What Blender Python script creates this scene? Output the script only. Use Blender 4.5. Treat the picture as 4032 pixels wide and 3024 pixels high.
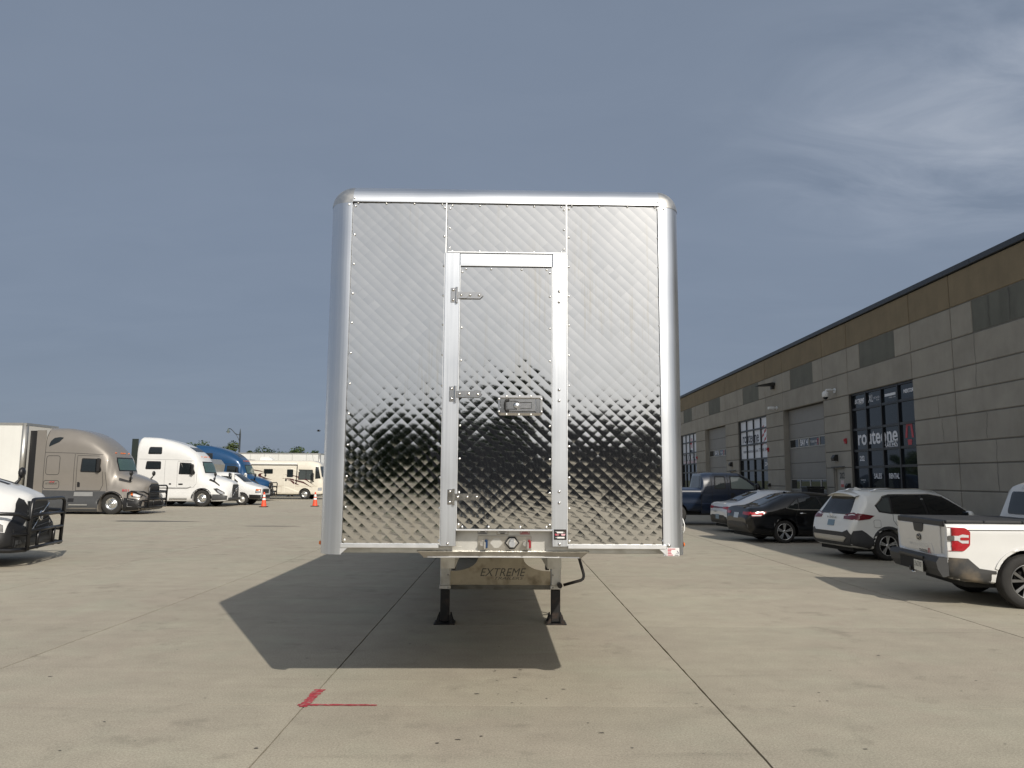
import bpy, bmesh, math, random
import numpy as np
from mathutils import Vector, Matrix
from mathutils.bvhtree import BVHTree
from mathutils.geometry import tessellate_polygon

for o in list(bpy.data.objects): bpy.data.objects.remove(o)
scene = bpy.context.scene
COL = scene.collection
R = math.radians
rnd = random.Random(7)

# ------------------------------------------------------------------ camera
cam_d = bpy.data.cameras.new('camera')
cam_d.lens = 27.0; cam_d.sensor_width = 36; cam_d.sensor_fit = 'HORIZONTAL'
cam_d.clip_start = 0.05; cam_d.clip_end = 6000
cam = bpy.data.objects.new('camera', cam_d); COL.objects.link(cam)
PITCH, ROLL, YAW = R(7.03), R(0.40), -0.00538
cam.matrix_world = Matrix.Translation((0, 0, 1.70)) @ Matrix.Rotation(YAW, 4, 'Z') @ Matrix.Rotation(math.pi/2+PITCH, 4, 'X') @ Matrix.Rotation(ROLL, 4, 'Z')
scene.camera = cam

# ------------------------------------------------------------------ world, sun, exposure
SUN_EL = R(33.6); SUN_DIR = Vector((0.68, -1.35, 0)).normalized()
SUN_AZ = math.atan2(SUN_DIR.x, SUN_DIR.y)
w = bpy.data.worlds.new('World'); scene.world = w; w.use_nodes = True
nt = w.node_tree; nt.nodes.clear()
N = nt.nodes.new; L = nt.links.new
out = N('ShaderNodeOutputWorld'); bg = N('ShaderNodeBackground'); bg.inputs['Strength'].default_value = 0.075
sky = N('ShaderNodeTexSky'); sky.sky_type = 'NISHITA'; sky.sun_disc = False
sky.sun_elevation = SUN_EL; sky.sun_rotation = SUN_AZ
sky.altitude = 200; sky.air_density = 1.0; sky.dust_density = 2.0; sky.ozone_density = 1.5
tc = N('ShaderNodeTexCoord'); sep = N('ShaderNodeSeparateXYZ'); L(tc.outputs['Generated'], sep.inputs[0])
mz = N('ShaderNodeMath'); mz.operation = 'MAXIMUM'; L(sep.outputs['Z'], mz.inputs[0]); mz.inputs[1].default_value = 0.0
az = N('ShaderNodeMath'); az.operation = 'ADD'; L(mz.outputs[0], az.inputs[0]); az.inputs[1].default_value = 0.16
dx = N('ShaderNodeMath'); dx.operation = 'DIVIDE'; L(sep.outputs['X'], dx.inputs[0]); L(az.outputs[0], dx.inputs[1])
dy = N('ShaderNodeMath'); dy.operation = 'DIVIDE'; L(sep.outputs['Y'], dy.inputs[0]); L(az.outputs[0], dy.inputs[1])
cmb = N('ShaderNodeCombineXYZ'); L(dx.outputs[0], cmb.inputs[0]); L(dy.outputs[0], cmb.inputs[1])
mp = N('ShaderNodeMapping'); mp.inputs['Rotation'].default_value = (0, 0, R(-28)); mp.inputs['Scale'].default_value = (2.2, 3.8, 1); mp.inputs['Location'].default_value = (1.35, 0.4, 0)
L(cmb.outputs[0], mp.inputs['Vector'])
n1 = N('ShaderNodeTexNoise'); n1.inputs['Scale'].default_value = 0.85; n1.inputs['Detail'].default_value = 9; n1.inputs['Roughness'].default_value = 0.58; n1.inputs['Distortion'].default_value = 0.9
L(mp.outputs[0], n1.inputs['Vector'])
r1 = N('ShaderNodeValToRGB'); r1.color_ramp.elements[0].position = 0.34; r1.color_ramp.elements[1].position = 0.78
L(n1.outputs['Fac'], r1.inputs[0])
n2 = N('ShaderNodeTexNoise'); n2.inputs['Scale'].default_value = 0.45; n2.inputs['Detail'].default_value = 5
mp2 = N('ShaderNodeMapping'); mp2.inputs['Scale'].default_value = (0.5, 1.6, 1); mp2.inputs['Location'].default_value = (3.1, 7.7, 0); L(cmb.outputs[0], mp2.inputs['Vector']); L(mp2.outputs[0], n2.inputs['Vector'])
r2 = N('ShaderNodeValToRGB'); r2.color_ramp.elements[0].position = 0.38; r2.color_ramp.elements[1].position = 0.72
L(n2.outputs['Fac'], r2.inputs[0])
# a bank of thin rippled cirrus to the north-east, only traces elsewhere
bank = N('ShaderNodeVectorMath'); bank.operation = 'DISTANCE'; L(cmb.outputs[0], bank.inputs[0]); bank.inputs[1].default_value = (1.0, 1.42, 0)
bk = N('ShaderNodeMapRange'); bk.interpolation_type = 'SMOOTHSTEP'; bk.inputs['From Min'].default_value = 0.12; bk.inputs['From Max'].default_value = 0.70; bk.inputs['To Min'].default_value = 1.0; bk.inputs['To Max'].default_value = 0.06; L(bank.outputs['Value'], bk.inputs['Value'])
# thin even haze veil over the whole dome, brightening towards the sun, with faint cloud streaks
def mathn(op, a, b=None, clamp=False):
    n = N('ShaderNodeMath'); n.operation = op; n.use_clamp = clamp
    for i, v in enumerate((a, b)):
        if v is None: continue
        if isinstance(v, (int, float)): n.inputs[i].default_value = v
        else: L(v, n.inputs[i])
    return n.outputs[0]
S_DIR = (SUN_DIR.x*math.cos(SUN_EL), SUN_DIR.y*math.cos(SUN_EL), math.sin(SUN_EL))
dt = N('ShaderNodeVectorMath'); dt.operation = 'DOT_PRODUCT'; nrmz = N('ShaderNodeVectorMath'); nrmz.operation = 'NORMALIZE'; L(tc.outputs['Generated'], nrmz.inputs[0]); L(nrmz.outputs[0], dt.inputs[0]); dt.inputs[1].default_value = S_DIR
dpos = mathn('MAXIMUM', dt.outputs['Value'], 0.0)
halo = mathn('ADD', mathn('ADD', mathn('MULTIPLY', mathn('POWER', dpos, 3.0), 2.1), mathn('MULTIPLY', mathn('POWER', dpos, 14.0), 3.0)), 1.0)
hs = N('ShaderNodeHueSaturation'); hs.inputs['Saturation'].default_value = 0.95; L(sky.outputs[0], hs.inputs['Color'])
vcol = N('ShaderNodeMixRGB'); vcol.inputs[1].default_value = (0.206/0.075, 0.253/0.075, 0.334/0.075, 1); vcol.inputs[2].default_value = (0.285/0.075, 0.280/0.075, 0.272/0.075, 1)
L(mathn('POWER', mathn('MAXIMUM', dt.outputs['Value'], 0.0), 1.5), vcol.inputs[0])
veil = N('ShaderNodeVectorMath'); veil.operation = 'SCALE'; L(vcol.outputs[0], veil.inputs[0]); L(halo, veil.inputs['Scale'])
m0 = N('ShaderNodeMixRGB'); m0.inputs[0].default_value = 0.90; L(hs.outputs[0], m0.inputs[1]); L(veil.outputs[0], m0.inputs[2])
r1b = mathn('MULTIPLY', r1.outputs[0], bk.outputs[0])
cl = mathn('SUBTRACT', mathn('MULTIPLY', r1b, 0.72), mathn('MULTIPLY', r2.outputs[0], 0.06))
cs = N('ShaderNodeVectorMath'); cs.operation = 'SCALE'; L(m0.outputs[0], cs.inputs[0]); L(mathn('ADD', cl, 1.03), cs.inputs['Scale'])
dsat = N('ShaderNodeHueSaturation'); L(cs.outputs[0], dsat.inputs['Color']); L(mathn('SUBTRACT', 1.0, mathn('MULTIPLY', r1b, 0.5)), dsat.inputs['Saturation'])
L(dsat.outputs[0], bg.inputs['Color']); L(bg.outputs[0], out.inputs['Surface'])

sun_d = bpy.data.lights.new('sun', 'SUN'); sun_d.energy = 4.0; sun_d.angle = R(0.53); sun_d.color = (1.0, 0.93, 0.82)
sun = bpy.data.objects.new('sun', sun_d); COL.objects.link(sun)
to_sun = Vector((SUN_DIR.x*math.cos(SUN_EL), SUN_DIR.y*math.cos(SUN_EL), math.sin(SUN_EL)))
sun.rotation_euler = to_sun.to_track_quat('Z', 'Y').to_euler(); sun.location = to_sun*60

vs = scene.view_settings; vs.view_transform = 'Standard'; vs.look = 'None'; vs.exposure = 0.0; vs.gamma = 1.0; vs.use_curve_mapping = False

# ------------------------------------------------------------------ materials
MATS = {}
def mat(name, col, rough=0.6, metal=0.0, var=0.0, vscale=6.0, bump=0.0, bscale=40.0, coat=0.0, spec=None, streak=0.0, emis=None, rvar=0.0, objrand=0.0, vdetail=6, dirt=None, aniso=0.0):
    if name in MATS: return MATS[name]
    m = bpy.data.materials.new(name); m.use_nodes = True; MATS[name] = m
    nt = m.node_tree; b = nt.nodes['Principled BSDF']; N = nt.nodes.new; L = nt.links.new
    b.inputs['Roughness'].default_value = rough; b.inputs['Metallic'].default_value = metal
    b.inputs['Base Color'].default_value = (*col, 1)
    if coat: b.inputs['Coat Weight'].default_value = coat; b.inputs['Coat Roughness'].default_value = 0.04
    if spec is not None: b.inputs['Specular IOR Level'].default_value = spec
    if emis: b.inputs['Emission Color'].default_value = (*emis[0], 1); b.inputs['Emission Strength'].default_value = emis[1]
    tc = N('ShaderNodeTexCoord')
    src = None
    if var or rvar or streak:
        n = N('ShaderNodeTexNoise'); n.inputs['Scale'].default_value = vscale; n.inputs['Detail'].default_value = vdetail; n.inputs['Roughness'].default_value = 0.62
        L(tc.outputs['Object'], n.inputs['Vector'])
        if var:
            mr = N('ShaderNodeMapRange'); mr.inputs['From Min'].default_value = 0.3; mr.inputs['From Max'].default_value = 0.7
            mr.inputs['To Min'].default_value = 1-var; mr.inputs['To Max'].default_value = 1+var
            L(n.outputs['Fac'], mr.inputs['Value'])
            mx = N('ShaderNodeVectorMath'); mx.operation = 'SCALE'; mx.inputs[0].default_value = col; L(mr.outputs[0], mx.inputs['Scale']); src = mx.outputs[0]
        if rvar:
            mr2 = N('ShaderNodeMapRange'); mr2.inputs['From Min'].default_value = 0.3; mr2.inputs['From Max'].default_value = 0.7
            mr2.inputs['To Min'].default_value = max(0.02, rough-rvar); mr2.inputs['To Max'].default_value = rough+rvar
            L(n.outputs['Fac'], mr2.inputs['Value']); L(mr2.outputs[0], b.inputs['Roughness'])
    if streak:   # vertical run-off stains
        mpn = N('ShaderNodeMapping'); mpn.inputs['Scale'].default_value = (3.6, 3.6, 0.35); L(tc.outputs['Object'], mpn.inputs['Vector'])
        n3 = N('ShaderNodeTexNoise'); n3.inputs['Scale'].default_value = 1.0; n3.inputs['Detail'].default_value = 5; L(mpn.outputs[0], n3.inputs['Vector'])
        rr = N('ShaderNodeMapRange'); rr.inputs['From Min'].default_value = 0.48; rr.inputs['From Max'].default_value = 0.78; rr.inputs['To Min'].default_value = 1.0; rr.inputs['To Max'].default_value = 1-streak; L(n3.outputs['Fac'], rr.inputs['Value'])
        mx2 = N('ShaderNodeVectorMath'); mx2.operation = 'SCALE'; L(rr.outputs[0], mx2.inputs['Scale'])
        if src: L(src, mx2.inputs[0])
        else: mx2.inputs[0].default_value = col
        src = mx2.outputs[0]
    if dirt:     # brownish deposit with a shape of its own: (colour, amount, scale)
        n5 = N('ShaderNodeTexNoise'); n5.inputs['Scale'].default_value = dirt[2]; n5.inputs['Detail'].default_value = 8; L(tc.outputs['Object'], n5.inputs['Vector'])
        r5 = N('ShaderNodeMapRange'); r5.inputs['From Min'].default_value = 0.5; r5.inputs['From Max'].default_value = 0.75; r5.inputs['To Max'].default_value = dirt[1]; L(n5.outputs['Fac'], r5.inputs['Value'])
        m5 = N('ShaderNodeMixRGB'); L(r5.outputs[0], m5.inputs[0]); m5.inputs[2].default_value = (*dirt[0], 1)
        if src: L(src, m5.inputs[1])
        else: m5.inputs[1].default_value = (*col, 1)
        src = m5.outputs[0]
    if objrand:
        oi = N('ShaderNodeObjectInfo'); mo = N('ShaderNodeMapRange'); mo.inputs['To Min'].default_value = 1-objrand; mo.inputs['To Max'].default_value = 1+objrand; L(oi.outputs['Random'], mo.inputs['Value'])
        mx3 = N('ShaderNodeVectorMath'); mx3.operation = 'SCALE'; L(mo.outputs[0], mx3.inputs['Scale'])
        if src: L(src, mx3.inputs[0])
        else: mx3.inputs[0].default_value = col
        src = mx3.outputs[0]
    if src: L(src, b.inputs['Base Color'])
    if bump:
        n4 = N('ShaderNodeTexNoise'); n4.inputs['Scale'].default_value = bscale; n4.inputs['Detail'].default_value = 4; L(tc.outputs['Object'], n4.inputs['Vector'])
        bp = N('ShaderNodeBump'); bp.inputs['Strength'].default_value = bump; bp.inputs['Distance'].default_value = 0.01; L(n4.outputs['Fac'], bp.inputs['Height']); L(bp.outputs[0], b.inputs['Normal'])
    return m

def brushed(name, col, rough, axis, amp=0.05):
    m = mat(name, col, rough, 1.0); nt = m.node_tree; b = nt.nodes['Principled BSDF']; N = nt.nodes.new; L = nt.links.new
    tc = N('ShaderNodeTexCoord'); mp = N('ShaderNodeMapping'); mp.inputs['Scale'].default_value = {'z': (70, 70, 0.7), 'x': (0.7, 70, 70)}[axis]; L(tc.outputs['Object'], mp.inputs['Vector'])
    n = N('ShaderNodeTexNoise'); n.inputs['Scale'].default_value = 1.0; n.inputs['Detail'].default_value = 4; L(mp.outputs[0], n.inputs['Vector'])
    n2 = N('ShaderNodeTexNoise'); n2.inputs['Scale'].default_value = 2.2; n2.inputs['Detail'].default_value = 3; L(tc.outputs['Object'], n2.inputs['Vector'])
    ad = N('ShaderNodeMath'); L(n.outputs['Fac'], ad.inputs[0]); L(n2.outputs['Fac'], ad.inputs[1])
    for lo, hi, sock in ((rough-amp, rough+amp, 'Roughness'),):
        r = N('ShaderNodeMapRange'); r.inputs['From Min'].default_value = 0.7; r.inputs['From Max'].default_value = 1.3; r.inputs['To Min'].default_value = lo; r.inputs['To Max'].default_value = hi; L(ad.outputs[0], r.inputs['Value']); L(r.outputs[0], b.inputs[sock])
    r = N('ShaderNodeMapRange'); r.inputs['From Min'].default_value = 0.3; r.inputs['From Max'].default_value = 0.7; r.inputs['To Min'].default_value = 0.95; r.inputs['To Max'].default_value = 1.05; L(n.outputs['Fac'], r.inputs['Value'])
    v = N('ShaderNodeVectorMath'); v.operation = 'SCALE'; v.inputs[0].default_value = col; L(r.outputs[0], v.inputs['Scale']); L(v.outputs[0], b.inputs['Base Color'])
    return m

# ------------------------------------------------------------------ mesh builder
class MB:
    def __init__(s): s.v = []; s.f = []; s.sm = []
    def add(s, vs, fs, smooth=False):
        k = len(s.v); s.v += [tuple(p) for p in vs]; s.f += [tuple(i+k for i in f) for f in fs]; s.sm += [smooth]*len(fs); return s
    def box(s, x0, x1, y0, y1, z0, z1, bev=0.0):
        if bev <= 0:
            vs = [(x, y, z) for x in (x0, x1) for y in (y0, y1) for z in (z0, z1)]
            return s.add(vs, [(0,1,3,2),(4,6,7,5),(0,4,5,1),(2,3,7,6),(0,2,6,4),(1,5,7,3)])
        b = bev; vs = []; idx = {}
        for ix, x in enumerate((x0, x1)):
            for iy, y in enumerate((y0, y1)):
                for iz, z in enumerate((z0, z1)):
                    sx, sy, sz = 1-2*ix, 1-2*iy, 1-2*iz
                    for a in range(3):
                        p = [x+sx*b, y+sy*b, z+sz*b]; p[a] = (x, y, z)[a]
                        idx[ix, iy, iz, a] = len(vs); vs.append(tuple(p))
        fs = []
        q = ((0,0),(1,0),(1,1),(0,1))
        for t in (0, 1):
            fs.append([idx[t,a,b_,0] for a, b_ in q]); fs.append([idx[a,t,b_,1] for a, b_ in q]); fs.append([idx[a,b_,t,2] for a, b_ in q])
        for a in (0, 1):
            for c in (0, 1):
                fs.append((idx[0,a,c,1], idx[1,a,c,1], idx[1,a,c,2], idx[0,a,c,2]))
                fs.append((idx[a,0,c,0], idx[a,1,c,0], idx[a,1,c,2], idx[a,0,c,2]))
                fs.append((idx[a,c,0,0], idx[a,c,1,0], idx[a,c,1,1], idx[a,c,0,1]))
                for d in (0, 1): fs.append((idx[a,c,d,0], idx[a,c,d,1], idx[a,c,d,2]))
        return s.add(vs, fs)
    def prism(s, poly, axis, a0, a1, smooth=False):
        # poly 2D points; axis: 'x' -> (y,z), 'y' -> (x,z), 'z' -> (x,y)
        def P(p, a): return {'x': (a, p[0], p[1]), 'y': (p[0], a, p[1]), 'z': (p[0], p[1], a)}[axis]
        n = len(poly); vs = [P(p, a0) for p in poly]+[P(p, a1) for p in poly]
        tri = tessellate_polygon([[Vector((p[0], p[1], 0)) for p in poly]])
        fs = [tuple(t) for t in tri]+[tuple(i+n for i in t) for t in tri]
        s.add(vs, fs); k = len(s.v)-2*n
        s.f += [(k+i, k+(i+1) % n, k+n+(i+1) % n, k+n+i) for i in range(n)]; s.sm += [smooth]*n
        return s
    def lathe(s, prof, c=(0,0,0), axis='z', n=20, smooth=True, a0=0, a1=2*math.pi):
        full = abs(a1-a0-2*math.pi) < 1e-6; m = n if full else n+1; vs = []
        for i in range(m):
            a = a0+(a1-a0)*i/n; ca, sa = math.cos(a), math.sin(a)
            for r, h in prof:
                p = {'z': (r*ca, r*sa, h), 'y': (r*ca, h, r*sa), 'x': (h, r*ca, r*sa)}[axis]
                vs.append((p[0]+c[0], p[1]+c[1], p[2]+c[2]))
        k = len(prof); fs = []
        for i in range(n):
            j = (i+1) % m
            for q in range(k-1): fs.append((i*k+q, j*k+q, j*k+q+1, i*k+q+1))
        return s.add(vs, fs, smooth)
    def cyl(s, c, r, h, axis='z', n=16, r2=None, smooth=True):
        r2 = r if r2 is None else r2
        return s.lathe([(0.0001, 0), (r, 0)], c, axis, n, False).lathe([(r, 0), (r2, h)], c, axis, n, smooth).lathe([(r2, h), (0.0001, h)], c, axis, n, False)
    def sphere(s, c, r, n=10, sc=(1,1,1), smooth=True):
        vs = [(c[0], c[1], c[2]-r*sc[2])]; m = max(4, n//2+1)
        for i in range(1, m):
            t = -math.pi/2+math.pi*i/m
            for j in range(n):
                a = 2*math.pi*j/n; vs.append((c[0]+r*sc[0]*math.cos(t)*math.cos(a), c[1]+r*sc[1]*math.cos(t)*math.sin(a), c[2]+r*sc[2]*math.sin(t)))
        vs.append((c[0], c[1], c[2]+r*sc[2])); fs = []
        for j in range(n): fs.append((0, 1+(j+1) % n, 1+j)); fs.append((len(vs)-1, 1+(m-2)*n+j, 1+(m-2)*n+(j+1) % n))
        for i in range(m-2):
            for j in range(n): fs.append((1+i*n+j, 1+i*n+(j+1) % n, 1+(i+1)*n+(j+1) % n, 1+(i+1)*n+j))
        return s.add(vs, fs, smooth)
    def tube(s, path, r, n=8, smooth=True, closed=False, cap=True):
        P = [Vector(p) for p in path]; k = len(P); rings = []; up = None
        for i in range(k):
            a = P[(i-1) % k] if (i or closed) else P[i]; b = P[(i+1) % k] if (i < k-1 or closed) else P[i]
            t = (b-a).normalized()
            if up is None: up = t.orthogonal().normalized()
            up = (up-t*up.dot(t)); up = up.normalized() if up.length > 1e-6 else t.orthogonal().normalized()
            sd = t.cross(up); rr = r[i] if isinstance(r, (list, tuple)) else r
            rings.append([P[i]+(up*math.cos(2*math.pi*j/n)+sd*math.sin(2*math.pi*j/n))*rr for j in range(n)])
        vs = [p for q in rings for p in q]; fs = []
        for i in range(k if closed else k-1):
            i2 = (i+1) % k
            for j in range(n): fs.append((i*n+j, i*n+(j+1) % n, i2*n+(j+1) % n, i2*n+j))
        s.add(vs, fs, smooth)
        if cap and not closed:
            b0 = len(s.v)-k*n; s.f += [tuple(b0+j for j in range(n))[::-1], tuple(b0+(k-1)*n+j for j in range(n))]; s.sm += [False, False]
        return s
    def bar(s, a, b, r, n=8): return s.tube([a, b], r, n)
    def mesh(s, name):
        me = bpy.data.meshes.new(name); me.from_pydata(s.v, [], s.f); me.polygons.foreach_set('use_smooth', s.sm); me.update()
        return me
    def build(s, name, material, parent=None, fixn=True, smooth_angle=None):
        me = s.mesh(name)
        if fixn:
            bm = bmesh.new(); bm.from_mesh(me); bmesh.ops.recalc_face_normals(bm, faces=bm.faces); bm.to_mesh(me); bm.free()
        me.materials.append(material)
        return link(name, me, parent)

def link(name, me, parent=None, loc=None, rot=None):
    o = bpy.data.objects.new(name, me); COL.objects.link(o); o.parent = parent
    if loc is not None: o.location = loc
    if rot is not None: o.rotation_euler = rot
    return o
def tag(o, label=None, cat=None, group=None, kind=None):
    if label: o['label'] = label
    if cat: o['category'] = cat
    if group: o['group'] = group
    if kind: o['kind'] = kind
    return o
def thing(name, label, cat, loc=(0,0,0), rz=0.0, group=None):
    o = bpy.data.objects.new(name, None); COL.objects.link(o); o.empty_display_size = 0.2
    o.location = loc; o.rotation_euler = (0, 0, rz)
    return tag(o, label, cat, group)
def copy_tree(o, parent=None):
    c = o.copy(); COL.objects.link(c); c.parent = parent
    for ch in [q for q in bpy.data.objects if q.parent == o]: copy_tree(ch, c)
    return c
def put(me, name, parent, loc, rot=(0,0,0)): return link(name, me, parent, loc, rot)

_font_cache = {}
def text_mesh(txt, size=1.0, extrude=0.0, shear=0.0, bold=0.0, sx=1.0, spacing=1.0, align='CENTER'):
    cu = bpy.data.curves.new('t', 'FONT'); cu.body = txt; cu.size = size; cu.shear = shear; cu.offset = bold; cu.space_character = spacing
    cu.align_x = align; cu.align_y = 'CENTER'; cu.extrude = extrude; cu.resolution_u = 3
    o = bpy.data.objects.new('t', cu); COL.objects.link(o)
    bpy.context.view_layer.update()
    me = bpy.data.meshes.new_from_object(o.evaluated_get(bpy.context.evaluated_depsgraph_get()))
    bpy.data.objects.remove(o); bpy.data.curves.remove(cu)
    if sx != 1.0:
        for v in me.vertices: v.co.x *= sx
    me.name = 'lettering'
    return me
def lettering(txt, size, material, parent, loc, right, up, width=None, name='lettering', **kw):
    """flat lettering: right / up are the reading direction and the up direction (parent space)"""
    me = text_mesh(txt, size, **kw)
    if width:
        xs = [v.co.x for v in me.vertices]; ww = max(xs)-min(xs); c = (max(xs)+min(xs))/2 if kw.get('align', 'CENTER') == 'CENTER' else 0
        for v in me.vertices: v.co.x = (v.co.x-c)*width/ww
    rt = Vector(right).normalized(); u = Vector(up).normalized(); n = rt.cross(u); u = n.cross(rt)
    Mx = Matrix((rt, u, n)).transposed()
    for v in me.vertices: v.co = Mx @ v.co
    me.update(); me.materials.clear(); me.materials.append(material)
    return link(name, me, parent, loc)

# ------------------------------------------------------------------ lofted bodies and conformal patches
def pchip(x, y, xi):
    x = np.array(x, float); y = np.array(y, float); h = np.diff(x); d = np.diff(y)/h; m = np.zeros(len(x))
    for i in range(1, len(x)-1):
        if d[i-1]*d[i] > 0:
            w1 = 2*h[i]+h[i-1]; w2 = h[i]+2*h[i-1]; m[i] = (w1+w2)/(w1/d[i-1]+w2/d[i])
    m[0] = d[0]; m[-1] = d[-1]
    k = np.clip(np.searchsorted(x, xi)-1, 0, len(x)-2); t = (xi-x[k])/h[k]
    return (2*t**3-3*t**2+1)*y[k]+(t**3-2*t**2+t)*h[k]*m[k]+(-2*t**3+3*t**2)*y[k+1]+(t**3-t**2)*h[k]*m[k+1]
def smooth_poly(P, n):
    """centripetal-ish Catmull-Rom through the points; repeat a point for a crease"""
    out = []; K = len(P)
    for i in range(K-1):
        p1, p2 = P[i], P[i+1]
        if abs(p1[0]-p2[0])+abs(p1[1]-p2[1]) < 1e-9: continue
        p0 = P[i-1] if i > 0 else p1; p3 = P[i+2] if i+2 < K else p2
        l = math.hypot(p2[0]-p1[0], p2[1]-p1[1])
        def tang(a, b, c):
            la = math.hypot(b[0]-a[0], b[1]-a[1]); lb = math.hypot(c[0]-b[0], c[1]-b[1])
            if la < 1e-9 or lb < 1e-9: return None
            return tuple(((b[q]-a[q])/la*lb+(c[q]-b[q])/lb*la)/(la+lb) for q in (0, 1))
        t1 = tang(p0, p1, p2) or tuple((p2[q]-p1[q])/l for q in (0, 1)); t2 = tang(p1, p2, p3) or tuple((p2[q]-p1[q])/l for q in (0, 1))
        for s in range(n):
            t = s/n
            out.append(tuple((2*t**3-3*t**2+1)*p1[q]+(t**3-2*t**2+t)*l*t1[q]+(-2*t**3+3*t**2)*p2[q]+(t**3-t**2)*l*t2[q] for q in (0, 1)))
    out.append(P[-1]); return out
class Body:
    def __init__(s, keys, arches=(), step=0.06, n=4, lin=False):
        xs = [k[0] for k in keys]; K = len(keys[0][1])
        X = set(np.round(np.arange(xs[0], xs[-1], step), 4).tolist()); X.update(xs)
        for (xc, zc, r) in arches:
            for i in range(33): X.add(round(xc-r*math.cos(math.pi*i/32), 4))
            X.add(round(xc-r-0.002, 4)); X.add(round(xc+r+0.002, 4))
        X = np.array(sorted(x for x in X if xs[0] <= x <= xs[-1]))
        C = np.zeros((len(X), K, 2))
        for i in range(K):
            for q in (0, 1):
                y = [k[1][i][q] for k in keys]
                C[:, i, q] = np.interp(X, xs, y) if lin else pchip(xs, y, X)
        rows = []
        for a, x in enumerate(X):
            S = smooth_poly([tuple(p) for p in C[a]], n)
            za = None
            for (xc, zc, r) in arches:
                if abs(x-xc) <= r: za = zc+math.sqrt(max(0, r*r-(x-xc)**2))
            if za is not None: S = [(p[0], max(p[1], za)) for p in S]
            rows.append(S)
        # a doubled (creased) point yields fewer samples: equal over the stations because keys share it
        m = min(len(r) for r in rows); rows = [r[:m-1]+[r[-1]] for r in rows]
        s.v = []; s.f = []
        full = 2*m-1
        for x, S in zip(X, rows):
            s.v += [(float(x), -p[0], p[1]) for p in S]+[(float(x), p[0], p[1]) for p in S[-2::-1]]
        for a in range(len(X)-1):
            for j in range(full):
                j2 = (j+1) % full
                s.f.append((a*full+j, a*full+j2, (a+1)*full+j2, (a+1)*full+j))
        e = (len(X)-1)*full
        s.f.append(tuple(range(full))[::-1]); s.f.append(tuple(e+j for j in range(full)))
        s.bvh = BVHTree.FromPolygons([Vector(p) for p in s.v], s.f)
    def build(s, name, material, parent):
        mb = MB(); mb.v = s.v; mb.f = s.f; mb.sm = [True]*(len(s.f)-2)+[False]*2
        me = mb.mesh(name); bm = bmesh.new(); bm.from_mesh(me)
        bmesh.ops.remove_doubles(bm, verts=bm.verts, dist=1e-5)
        bmesh.ops.recalc_face_normals(bm, faces=bm.faces)
        for e in bm.edges:
            if len(e.link_faces) == 2 and e.calc_face_angle(0) > R(38): e.smooth = False
        bm.to_mesh(me); bm.free(); me.materials.append(material)
        return link(name, me, parent)
DIRS = {'right': ((0,1,0), lambda a, b: (a, -20, b)), 'left': ((0,-1,0), lambda a, b: (a, 20, b)),
        'front': ((-1,0,0), lambda a, b: (30, a, b)), 'rear': ((1,0,0), lambda a, b: (-30, a, b)), 'top': ((0,0,-1), lambda a, b: (a, b, 30))}
def clip_rect(poly, x0, x1, y0, y1):
    def clip(P, ax, val, keep_gt):
        o = []
        for i in range(len(P)):
            a, b = P[i], P[(i+1) % len(P)]
            ia = (a[ax] >= val) == keep_gt or a[ax] == val; ib = (b[ax] >= val) == keep_gt or b[ax] == val
            if ia: o.append(a)
            if ia != ib:
                t = (val-a[ax])/(b[ax]-a[ax]); o.append((a[0]+(b[0]-a[0])*t, a[1]+(b[1]-a[1])*t))
        return o
    for ax, val, gt in ((0, x0, True), (0, x1, False), (1, y0, True), (1, y1, False)):
        poly = clip(poly, ax, val, gt)
        if len(poly) < 3: return []
    return poly
def project(body, side, a, b, eps):
    d, orig = DIRS[side]; d = Vector(d); o = Vector(orig(a, b))
    hit, nrm, i, dist = body.bvh.ray_cast(o, d)
    if hit is None:
        # just off the silhouette: slide to the nearest surface point on that side
        loc, nrm, i, dist = body.bvh.find_nearest(o+d*(-o.dot(d)))
        hit = loc
    if nrm.dot(d) > 0: nrm = -nrm
    off = nrm*eps
    k = -nrm.dot(d)
    if k > 0.35: off = -d*(eps/k)
    return hit+off
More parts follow.
